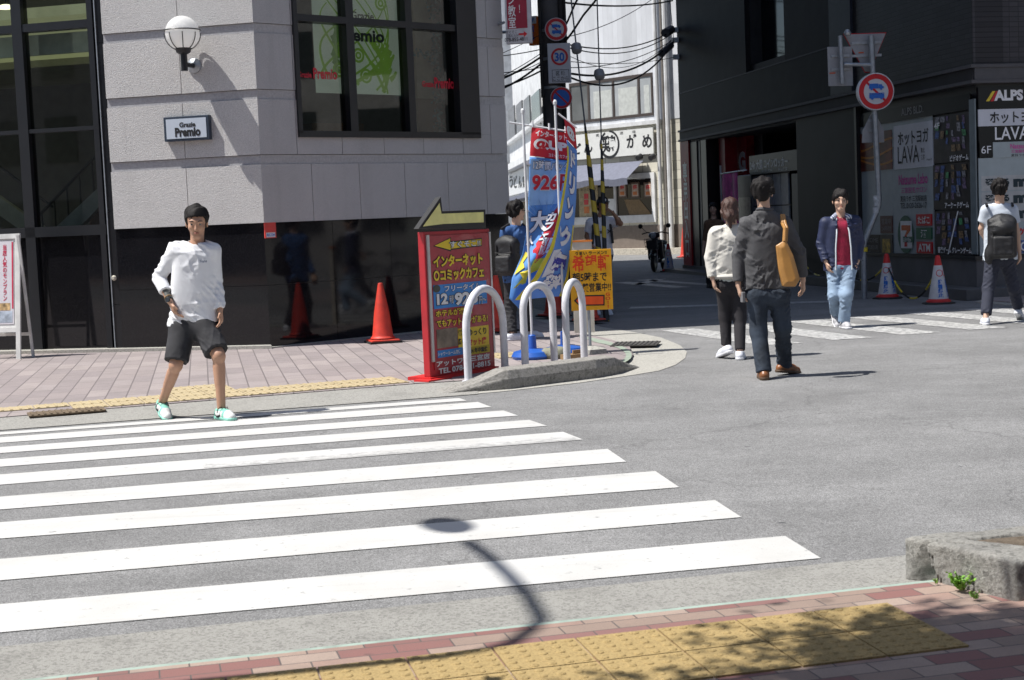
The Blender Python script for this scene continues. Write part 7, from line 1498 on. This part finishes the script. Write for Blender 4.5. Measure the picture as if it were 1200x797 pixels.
def shoes(t, P, m, msole, vx=.006, style='sneaker', laces=None, mark=None, mid=None):
    for sd in 'LR':
        tt, rr_, uu = P['ft' + sd]; an = P['an' + sd]; H_, B_2, T_ = an - tt * .05 - uu * .08, an + tt * .10 - uu * .08, an + tt * .165 - uu * .078; fr = [rr_, tt, uu]
        pr = [C_(H_ + uu * .04, B_2 + uu * .034, .039, .043), C_(B_2 + uu * .032, T_ + uu * .026, .043, .036), C_(an - uu * .04 - tt * .01, an + uu * .005 - tt * .012, .043, .044, None, [(an + uu * .004, uu)]), C_(an - uu * .03 + tt * .02, B_2 + uu * .05, .036, .030)]
        mi = None
        if mid is not None:
            def mi(c, an=an, tt=tt, uu=uu): x = (c - an) @ tt; z = (c - an) @ uu; return (((x > -.025) & (x < .085) & (z < -.006)) | ((x > .115) & (z > -.056))).astype(int)
        solid('shoe', pr, vx, [m, mid] if mid is not None else m, t, .025, cuts=[(H_ + uu * .012, -uu)], mi=mi); pr = [C_(H_ + uu * .02, B_2 + uu * .02, .045, .049), C_(B_2 + uu * .02, T_ + uu * .018, .049, .043)]
        so = [o for o in t.children][-1]
        solid('sole', pr, vx, msole, so, .02, cuts=[(H_, -uu), (H_ + uu * .026, uu)])
        if laces is not None:
            mb = MB()
            for k in range(4): c = an + tt * (.035 + .018 * k) - uu * (.002 + .009 * k); mb.tube([c - rr_ * .026 - uu * .008, c + uu * .004, c + rr_ * .026 - uu * .008], .004, 6)
            c = an + tt * .04; mb.tube([c, c + rr_ * .03 + uu * .025, c + rr_ * .055 + uu * .005, c + rr_ * .06 - uu * .02], .0035, 6); mb.tube([c, c - rr_ * .03 + uu * .02, c - rr_ * .045 - uu * .02], .0035, 6); mb.build('lace', laces, so, True)
        if mark is not None:
            mb = MB()
            for q in (-1, 1):
                pts = [an - tt * .045 - uu * .03 + rr_ * q * .044, an + tt * .0 - uu * .052 + rr_ * q * .046, an + tt * .035 - uu * .048 + rr_ * q * .047, an + tt * .075 - uu * .028 + rr_ * q * .036]; mb.tube(pts, [.002, .007, .009, .002], 6)
            mb.build('side_mark', mark, so, True)
def pack(label, cat, base, c, fr, size, m, strap=None, extra=(), vx=.01, name='backpack', grp=None, fold=.008, seed=3):
    t = thing(name, label, cat, base, grp); w_, d_, h_ = size; r, f, u = fr
    pr = [B_(c, (w_ / 2, d_ / 2, h_ / 2), fr, .055), E_(c + u * h_ * .42, (w_ * .47, d_ * .5, h_ * .2), fr), B_(c - f * d_ * .55 - u * h_ * .18, (w_ * .36, .05, h_ * .24), fr, .03)] + list(extra)
    solid('bag', pr, vx, m, t, .03, noise=folds(seed, fold, .12)); mb = MB()
    for s_ in strap or []: mb.tube(s_, .017, 8)
    if strap: mb.build('strap', m, t, True)
    mb = MB(); p = c - f * d_ * .56; mb.tube([p - r * w_ * .4 + u * h_ * .15, p - f * .02 + u * h_ * .1, p + r * w_ * .4 + u * h_ * .15], .006, 6); mb.tube([p + r * w_ * .33 + u * h_ * .35, p + r * w_ * .34 - u * h_ * .3], .008, 6); mb.tube([p - r * w_ * .33 + u * h_ * .35, p - r * w_ * .34 - u * h_ * .3], .008, 6); mb.build('webbing', RUB, t, True); return t

# --- man in white long sleeve shirt and black shorts, walking towards us on the crossing
J = dict(hd=(230.5, 262), nk=(231, 285, .02), shL=(205, 293), shR=(249, 293, .02), elL=(186, 325, .04), wrL=(199, 353, -.10), haL=(208, 371, -.10), elR=(253, 329, .06), wrR=(258, 362, .0), haR=(259, 381, -.03),
    hipL=(214, 384), hipR=(240, 384), knL=(206, 428, -.12), anL=(190, 469, .10), knR=(256, 417, -.15), anR=(259.5, 478, -.16))
fdA = nrm((.25, -1, 0)); t, P, (r, f, u, hp, fd) = person('man in a white long sleeve shirt and black shorts striding over the crossing', 12.25, J, (.12, -1, -.12), .0, .007, SKIN, 'short', fd=fdA, fL=(.42, -.85, -.33), fR=(.62, -.8, 0), tattoo=True, sc_=1.06, tilt=(.04, -.2))
WS = cloth('shirt_white', (.74, .75, .78), var=.03); hemz = D(228, 378, 12.25)[2]
top(t, P, WS, hemz, .108, .062, .007, (.80, 1.0), .011, 5, fd=fd, taper=.012, hemtilt=(.06, 0), wr=(.055, .05), wl=.13)
mb = MB(); c = P['shL'] * .28 + P['shR'] * .72 - UP * .09 + fd * .118; pl_ = PL(c - lat(P) * .1, c + lat(P) * .1); s0 = .1; pl_.text(mb, 'Vans', (s0 - .028, s0 + .028, c[2] - .008, c[2] + .014), .003, .03); mb.build('lettering', mat('print_slate', (.12, .14, .2), .7), t)
legs(t, P, cloth('shorts_charcoal', (.028, .028, .032), var=.3, scale=9), hemz + .06, (.90, .86), (.105, .098, 0), .007, .007, 6, 'shorts', fd=fd, wl=.12)
shoes(t, P, mat('shoe_mint', (.20, .50, .40), .5, var=.12), mat('sole_mint', (.24, .55, .45), .6), .006, laces=INK, mark=INK, mid=mat('shoe_panel_white', (.66, .67, .66), .5))
mb = MB(); a_, b_ = P['elL'], P['wrL']; d_ = nrm(b_ - a_); mb.lathe(b_ - d_ * .03, [(.031, 0), (.034, .006), (.034, .018), (.031, .024)], 18, d_); mb.lathe(b_ - d_ * .018 - np.array([.0, .034, 0]), [(.02, -.004), (.02, .006)], 14, (-.6, -.8, .2)); mb.build('wristwatch', mat('watch_black', (.015, .015, .015), .25), t)
mb = MB(); mb.lathe(b_ - d_ * .045, [(.030, 0), (.032, .004), (.030, .008)], 14, d_); mb.build('bracelet', mat('bracelet_tan', (.35, .22, .1), .5), t)

# --- man in dark shirt with tan bag, seen from behind
J = dict(hd=(894, 227), nk=(896, 246, -.02), shL=(875, 263), shR=(919, 262), elL=(865, 299, .02), wrL=(865, 334, -.02), haL=(870, 352, -.04), elR=(937, 295, .02), wrR=(941, 328, .10), haR=(941, 346, .16),
    hipL=(887, 345), hipR=(912, 345), knL=(889, 389, -.0), anL=(895, 434, -.10), knR=(917, 383, .02), anR=(919, 424, .22))
t, P, (r, f, u, hp, fd) = person('man in a dark grey shirt and jeans seen from behind, tan bag on his shoulder', 13.4, J, (.16, 1, 0), .0, .0075, SKIN2, 'bushy', fd=(.1, 1, 0), fL=(.06, 1, 0), fR=(.75, .55, -.12))
GS = cloth('shirt_charcoal', (.075, .075, .08), var=.12); hemz = D(900, 337, 13.4)[2]; 
top(t, P, GS, hemz, .118, .064, .0075, (.95, .93), .012, 11, fd=fd, wr=(.056, .048), taper=.02, wl=.12, neck=.058)
mb = MB(); c = P['nk'] - UP * .012; mb.tube([c + np.array([.060 * math.cos(a), .056 * math.sin(a), .016 + .006 * math.sin(a * 2)]) for a in np.linspace(0, 2 * math.pi, 21)], .017, 8, False); mb.build('collar', GS, t, True)
JEAN = mat('jeans_dark', (.030, .042, .062), .85, var=.55, scale=5, bump=.3, bscale=300); legs(t, P, JEAN, hemz + .05, (None, None), (.098, .076, .070), .0075, .010, 12, fd=fd, endz=.045, wl=.09)
shoes(t, P, mat('shoe_tan_leather', (.22, .085, .03), .4, var=.25), mat('sole_brown', (.10, .06, .035), .6))
mb = MB(); w0 = P['haL'] + (.0, -.03, .03); mb.box(w0, (.03, .05, .09), .3); o = mb.build('phone', mat('phone_grey', (.2, .2, .21), .3), None); tag(o, 'small grey phone in the left hand of the man in the dark grey shirt', 'phone'); bevel(o, .006)
bag = thing('shoulder_bag', 'tan leather tote hanging from the shoulder of the man in the dark shirt', 'bag', D(920, 335, 13.15)); TANL = mat('tan_leather', (.43, .215, .06), .38, var=.2, scale=5, bump=.25, bscale=18)
bp = [D(x, y, 13.18 + dy) for x, y, dy in ((907, 291, 0), (920, 284, .0), (914, 330, 0), (934, 328, .0))]
tl, tr, bl_, br_ = bp
def tfn(X):
    pl2 = np.array([[q[0], q[2]] for q in (D(905.5, 289.5, 13.2), D(920, 280.5, 13.2), D(929, 300, 13.2), D(936, 327, 13.2), D(931, 335.5, 13.2), D(914, 335.5, 13.2), D(911.5, 315, 13.2))]); Y = X[:, [0, 2]]; d = np.full(len(X), -9.)
    n_ = len(pl2)
    for i in range(n_):
        a, b = pl2[i], pl2[(i + 1) % n_]; e = b - a; nn_ = np.array([-e[1], e[0]]); nn_ /= np.linalg.norm(nn_); c0 = pl2.mean(0)
        if np.dot(c0 - a, nn_) > 0: nn_ = -nn_
        d = np.maximum(d, (Y - a) @ nn_)
    th = .055 - .035 * np.clip((X[:, 2] - bl_[2]) / .4, 0, 1); return np.maximum(d, np.abs(X[:, 1] - 13.17) - th + .5 * np.maximum(0, d + .04))
solid('bag_body', [B_((D(920, 310, 13.17)), (.14, .08, .24), None, .02)], .008, TANL, bag, fn=tfn, noise=folds(21, .012, .16, (1, 0, .2), False))
mb = MB(); top_s = P['shR'] + np.array([-.03, -.02, .072])
for dx, dy in ((0, 0), (.018, .03)): 
    pts = [D(919, 283, 13.17) + np.array([dx, dy, 0]), D(919.5, 268, 13.22) + np.array([dx, dy - .02, 0]), P['shR'] + np.array([-.03 + dx, -.095, .0]), P['shR'] + np.array([-.03 + dx, -.04, .07]), P['shR'] + np.array([-.03 + dx, .06, .05]), P['shR'] + np.array([-.02 + dx, .12, -.10])]; mb.tube(pts, .017, 8)
mb.build('strap', TANL, bag, True)

# --- woman in cream jacket from behind
J = dict(hd=(856, 247), nk=(858, 264, -.0), shL=(839, 274), shR=(872, 275), elL=(832.5, 302, .0), wrL=(835, 326, -.05), haL=(839, 340, -.06), elR=(878, 303, .02), wrR=(876, 326, -.02), haR=(875, 340, -.02),
    hipL=(849, 334), hipR=(866, 334), knL=(850, 370, .05), anL=(851, 404, .02), knR=(867, 372, -.02), anR=(867, 409, -.14))
t, P, (r, f, u, hp, fd) = person('woman in a cream jacket and black leggings seen from behind, brown hair tied low', 15.3, J, (.4, .92, 0), .0, .008, SKIN2, 'pony', HAIRB, fd=(.12, 1, 0), fL=(-.35, .9, -.28), fR=(.2, 1, 0), sc_=.98)
CJ = cloth('jacket_cream', (.62, .60, .55), var=.04); hemz = D(856, 325, 15.3)[2]
top(t, P, CJ, hemz, .122, .074, .008, (.98, .98), .011, 31, 'jacket', fd=fd, wr=(.062, .05), wl=.14, neck=.05, taper=.01)
mb = MB(); c = P['pel']; z_ = hemz + .012; pts = [np.array([c[0] + .178 * math.cos(a), c[1] + .118 * math.sin(a), z_]) for a in np.linspace(0, 2 * math.pi, 29)]; mb.tube(pts, .022, 8, False); mb.build('waistband', CJ, t, True)
solid('tank_hem', [C_(P['pel'] - lat(P) * .055 + UP * .03, P['pel'] - lat(P) * .05 - UP * .12, .115, .113, (fd, .85)), C_(P['pel'] + lat(P) * .055 + UP * .03, P['pel'] + lat(P) * .05 - UP * .12, .115, .113, (fd, .85))], .01, cloth('top_pale_grey', (.55, .60, .60)), t, cuts=[((0, 0, hemz - .045), (0, 0, -1)), ((0, 0, hemz + .03), (0, 0, 1))])
legs(t, P, cloth('leggings_black', (.022, .02, .024)), hemz + .05, (None, None), (.09, .066, .052), .008, .004, 33, fd=fd, endz=.075, wl=.08)
shoes(t, P, mat('shoe_white', (.66, .68, .74), .5, var=.05), mat('sole_white', (.70, .71, .74), .5))

# --- man in navy jacket and red shirt, coming towards us
J = dict(hd=(984.5, 236), nk=(986, 254, .02), shL=(967, 261), shR=(1003, 259), elL=(962, 286, .02), wrL=(968, 307, -.06), haL=(972, 318, -.08), elR=(1007.5, 285, .04), wrR=(1005, 306, -.02), haR=(1001.5, 317, -.05),
    hipL=(978, 314), hipR=(994, 314), knL=(978, 346, -.08), anL=(979.5, 370, .20), knR=(992, 346, -.18), anR=(989, 378, -.12))
t, P, (r, f, u, hp, fd) = person('young man in an open navy jacket, red shirt and faded jeans walking towards us', 18.6, J, (-.08, -1, 0), .0, .009, SKIN2, 'fringe', fd=(0, -1, 0), fL=(0, -.75, -.66), fR=(.12, -1, 0), sc_=1.12)
hemz = D(986, 314, 18.6)[2]; RS = mat('shirt_crimson', (.34, .015, .05), .8, var=.5, scale=10, bump=.2, bscale=200); NJ = cloth('jacket_navy', (.016, .024, .068), .6)
top(t, P, RS, hemz - .0, .112, .06, .009, (0, 0), .008, 41, fd=fd, neck=.07)
cD = (P['shL'] + P['shR']) / 2; lt = lat(P)
def openf(X): q = (X - cD); x = q @ lt; y = q @ fd; w_ = np.interp(X[:, 2], [hemz, hemz + .25, cD[2] - .05, cD[2] + .08], [.095, .09, .062, .05]); return np.minimum(w_ - np.abs(x), y + .02) 
top(t, P, NJ, hemz - .02, .118, .064, .009, (.97, .97), .010, 43, 'jacket', fd=fd, fn=openf, wr=(.062, .054), neck=.078, flat=.9, taper=.01)
mb = MB()
for q in (-1, 1):
    pts = []
    for z, x in ((hemz - .02, .098), (hemz + .12, .094), (hemz + .25, .092), (cD[2] - .12, .075), (cD[2] - .03, .066), (cD[2] + .05, .06)):
        yy = .125 if z < cD[2] - .05 else .07; pts.append(np.array([cD[0], cD[1], 0]) + lt * q * x * np.array([1, 1, 0]) + fd * yy + np.array([0, 0, z]))
    mb.tube(pts, .009, 8)
mb.build('zip_edge', mat('zip_white', (.62, .66, .70), .5), t, True)
solid('collar', [C_(cD - lt * .10 + UP * .055 + fd * .05, cD - lt * .03 + UP * .085 - fd * .07, .032, .035), C_(cD + lt * .10 + UP * .055 + fd * .05, cD + lt * .03 + UP * .085 - fd * .07, .032, .035)], .008, m_stripe('collar_stripes', (.62, .66, .74), (.05, .08, .2), 40, nrm((1, .3, .5))), t)
LJ = mat('jeans_faded', (.25, .34, .46), .85, var=.35, scale=4.5, bump=.3, bscale=300); legs(t, P, LJ, hemz + .04, (None, None), (.098, .080, .072), .009, .012, 44, fd=fd, endz=.055)
shoes(t, P, mat('shoe_white_grey', (.45, .45, .47), .5, var=.35, scale=25), mat('sole_white', (.7, .71, .74)), .008, laces=SIGNW)

# --- man with black backpack at the right edge
J = dict(hd=(1171.5, 222.5), nk=(1171.5, 239, 0), shL=(1156, 246.5), shR=(1186, 246), elL=(1150.5, 268, .06), wrL=(1156, 284, .16), haL=(1160, 294, .20), elR=(1191, 270, .0), wrR=(1194.5, 294, .0), haR=(1195.5, 306, .0),
    hipL=(1164, 303), hipR=(1180, 303), knL=(1158.5, 338, -.05), anL=(1155, 370, -.20), knR=(1188, 337, .08), anR=(1193.5, 366, .28))
t, P, (r, f, u, hp, fd) = person('man in a pale short sleeve shirt with a black backpack, at the right edge', 18.3, J, (.45, .9, 0), .0, .009, SKIN2, 'bushy', fd=(.25, 1, 0), fL=(.15, 1, 0), fR=(.45, .8, -.35))
hemz = D(1172, 304, 18.3)[2]; top(t, P, cloth('polo_pale', (.55, .60, .67), var=.05), hemz, .115, .066, .009, (.32, .32), .008, 51, fd=fd)
legs(t, P, cloth('trousers_navy', (.03, .034, .055)), hemz + .05, (None, None), (.098, .076, .064), .009, .010, 52, fd=fd, endz=.11)
shoes(t, P, mat('shoe_white', (.66, .68, .74)), mat('sole_white', (.7, .71, .74)), .008)
rr_ = nrm(np.cross(fd, UP)); bc = D(1173, 279, 18.3) - fd * .20; BKB = cloth('backpack_black', (.012, .012, .014), .55, var=.3)
pack('bulky black backpack worn by the man at the right edge', 'backpack', bc - UP * .3, bc, [rr_, fd, UP], (.33, .19, .48), BKB, [[P[s_] - fd * .11 + UP * .05, P[s_] + UP * .075, P[s_] + fd * .10 - UP * .01, P[s_] + fd * .12 - UP * .2 + (P['pel'] - P[s_]) * .1, bc + fd * .1 - UP * .15] for s_ in ('shL', 'shR')], [E_(bc - rr_ * .16 - UP * .2 - fd * .02, (.05, .06, .12), [rr_, fd, UP]), E_(bc + UP * .12 - fd * .09, (.13, .07, .09), [rr_, fd, UP])], .011, seed=5)

# --- man in blue jacket with backpack behind the boards
J = dict(hd=(606, 248), nk=(605, 264, 0), shL=(593, 272, -.08), shR=(616, 272, .10), elL=(588, 300, -.06), wrL=(596, 322, .02), haL=(600, 334, .04), elR=(622, 298, .12), wrR=(617, 320, .22), haR=(614, 332, .26),
    hipL=(600, 328, -.02), hipR=(614, 328, .04), knL=(598, 362, -.02), anL=(600, 392, -.14), knR=(617, 360, .12), anR=(619, 392, .10))
t, P, (r, f, u, hp, fd) = person('man in a blue jacket and black trousers with a black backpack, behind the boards', 18.5, J, (.75, .65, 0), .03, .009, SKIN2, 'bushy', fd=(.55, .83, 0), fL=(.8, .3, 0), fR=(.85, .35, 0))
hemz = D(606, 330, 18.5)[2]; top(t, P, cloth('jacket_blue', (.035, .10, .27), .7), hemz, .118, .068, .009, (.98, .98), .011, 61, 'jacket', fd=fd, wr=(.06, .05))
legs(t, P, cloth('trousers_black', (.02, .02, .024)), hemz + .05, (None, None), (.098, .078, .064), .009, .010, 62, fd=fd, endz=.07)
shoes(t, P, mat('shoe_white', (.66, .68, .74)), mat('sole_white', (.7, .71, .74)), .008)
mb = MB(); mb.tube([hp(.08, 0, .012), hp(.07, .09, .012), hp(.03, .105, .008), hp(-.03, .105, .008)], .004, 6); mb.build('glasses', INK, t)
rr_ = nrm(np.cross(fd, UP)); bc = (P['shL'] + P['shR']) / 2 - UP * .30 - fd * .20
pack('black backpack with pale piping worn by the man in the blue jacket', 'backpack', bc - UP * .3, bc, [rr_, fd, UP], (.30, .17, .44), BKB, [[P[s_] - fd * .10 + UP * .04, P[s_] + UP * .07 + (P['nk'] - P[s_]) * .3, P[s_] + fd * .10, bc + fd * .24 + (P[s_] - bc) * .2, bc + fd * .1 - UP * .15] for s_ in ('shL', 'shR')], (), .011, seed=8)

# --- man in cap raising his hand, in the shaded side street
J = dict(hd=(706.5, 241.5), nk=(704, 254, 0), shL=(692, 261), shR=(716, 260), elL=(688, 277, .03), wrL=(694, 288, -.08), haL=(700, 293, -.12), elR=(727, 262, -.10), wrR=(718, 249, -.20), haR=(712, 245, -.20),
    hipL=(697, 300), hipR=(710, 300), knL=(697, 333, -.06), anL=(698, 364, .0), knR=(711, 333, -.1), anR=(712, 366, -.1))
t, P, (r, f, u, hp, fd) = person('man in a cap and white printed t-shirt raising a hand to his face', 23.0, J, (.25, -1, -.25), .0, .011, mat('skin_deep', (.30, .16, .10), .5), 'short', fd=(.1, -1, 0), sc_=1.05)
hemz = D(704, 300, 23.)[2]; top(t, P, cloth('tee_white', (.66, .68, .74), var=.04), hemz, .112, .066, .011, (.34, .34), .008, 71, fd=fd)
legs(t, P, cloth('jeans_navy', (.02, .035, .10)), hemz + .05, (None, None), (.098, .076, .066), .011, .008, 72, fd=fd); shoes(t, P, mat('shoe_white', (.66, .68, .74)), mat('sole_white', (.7, .71, .74)), .009)
CAPM = mat('cap_black', (.03, .032, .035), .7); solid('cap', [E_(hp(0, -.015, .058), (.09, .105, .075), [r, f, u]), C_(hp(-.035, .11, .055), hp(.035, .11, .055), .045, .045, (u, .22))], .009, CAPM, t, .02, cuts=[(hp(0, 0, .045), -u)])
mb = MB(); mb.lathe(hp(0, .088, .085), [(.028, 0), (.02, .006)], 6, f); mb.build('cap_badge', SIGNW, t)
mb = MB(); c = (P['shL'] + P['shR']) / 2 - UP * .14 + fd * .125; pl_ = PL(c - lat(P) * .2, c + lat(P) * .2); pl_.text(mb, 'Santa X', (.06, .34, c[2] - .03, c[2] + .03), .004, .03); mb.build('lettering', INK, t)
mb = MB(); mb.tube([P['shR'] + UP * .06 - lat(P) * .03, P['shR'] + fd * .11 - lat(P) * .02 - UP * .1, P['shR'] + fd * .09 - UP * .32], .02, 8); mb.tube([P['shL'] + UP * .06 + lat(P) * .03, P['shL'] + fd * .11 + lat(P) * .02 - UP * .1, P['shL'] + fd * .09 - UP * .32], .02, 8); mb.build('rucksack_strap', RUB, t, True)

# --- woman in the shade by the passage
J = dict(hd=(836, 245.5), nk=(836, 256, 0), shL=(829, 262), shR=(845, 262), elL=(826, 280), wrL=(824, 293, -.05), haL=(824, 301, -.06), elR=(849, 280), wrR=(850, 292), haR=(850, 300), hipL=(831, 294), hipR=(842, 294), knL=(831, 315), anL=(831, 331), knR=(842, 315), anR=(842, 331))
t, P, (r, f, u, hp, fd) = person('long haired woman in a brown top standing in the dark passage entrance', 29.5, J, (-.3, -1, 0), .0, .013, SKIN2, 'long', fd=(-.2, -1, 0))
hemz = D(836, 300, 29.5)[2]; top(t, P, cloth('blouse_brown', (.17, .10, .06)), hemz, .105, .062, .013, (.62, .62), .006, 81, fd=fd)
legs(t, P, cloth('trousers_black', (.02, .02, .024)), hemz + .05, (None, None), (.09, .07, .06), .013, .006, 82, fd=fd); shoes(t, P, mat('shoe_dark', (.03, .03, .03)), RUB, .011)
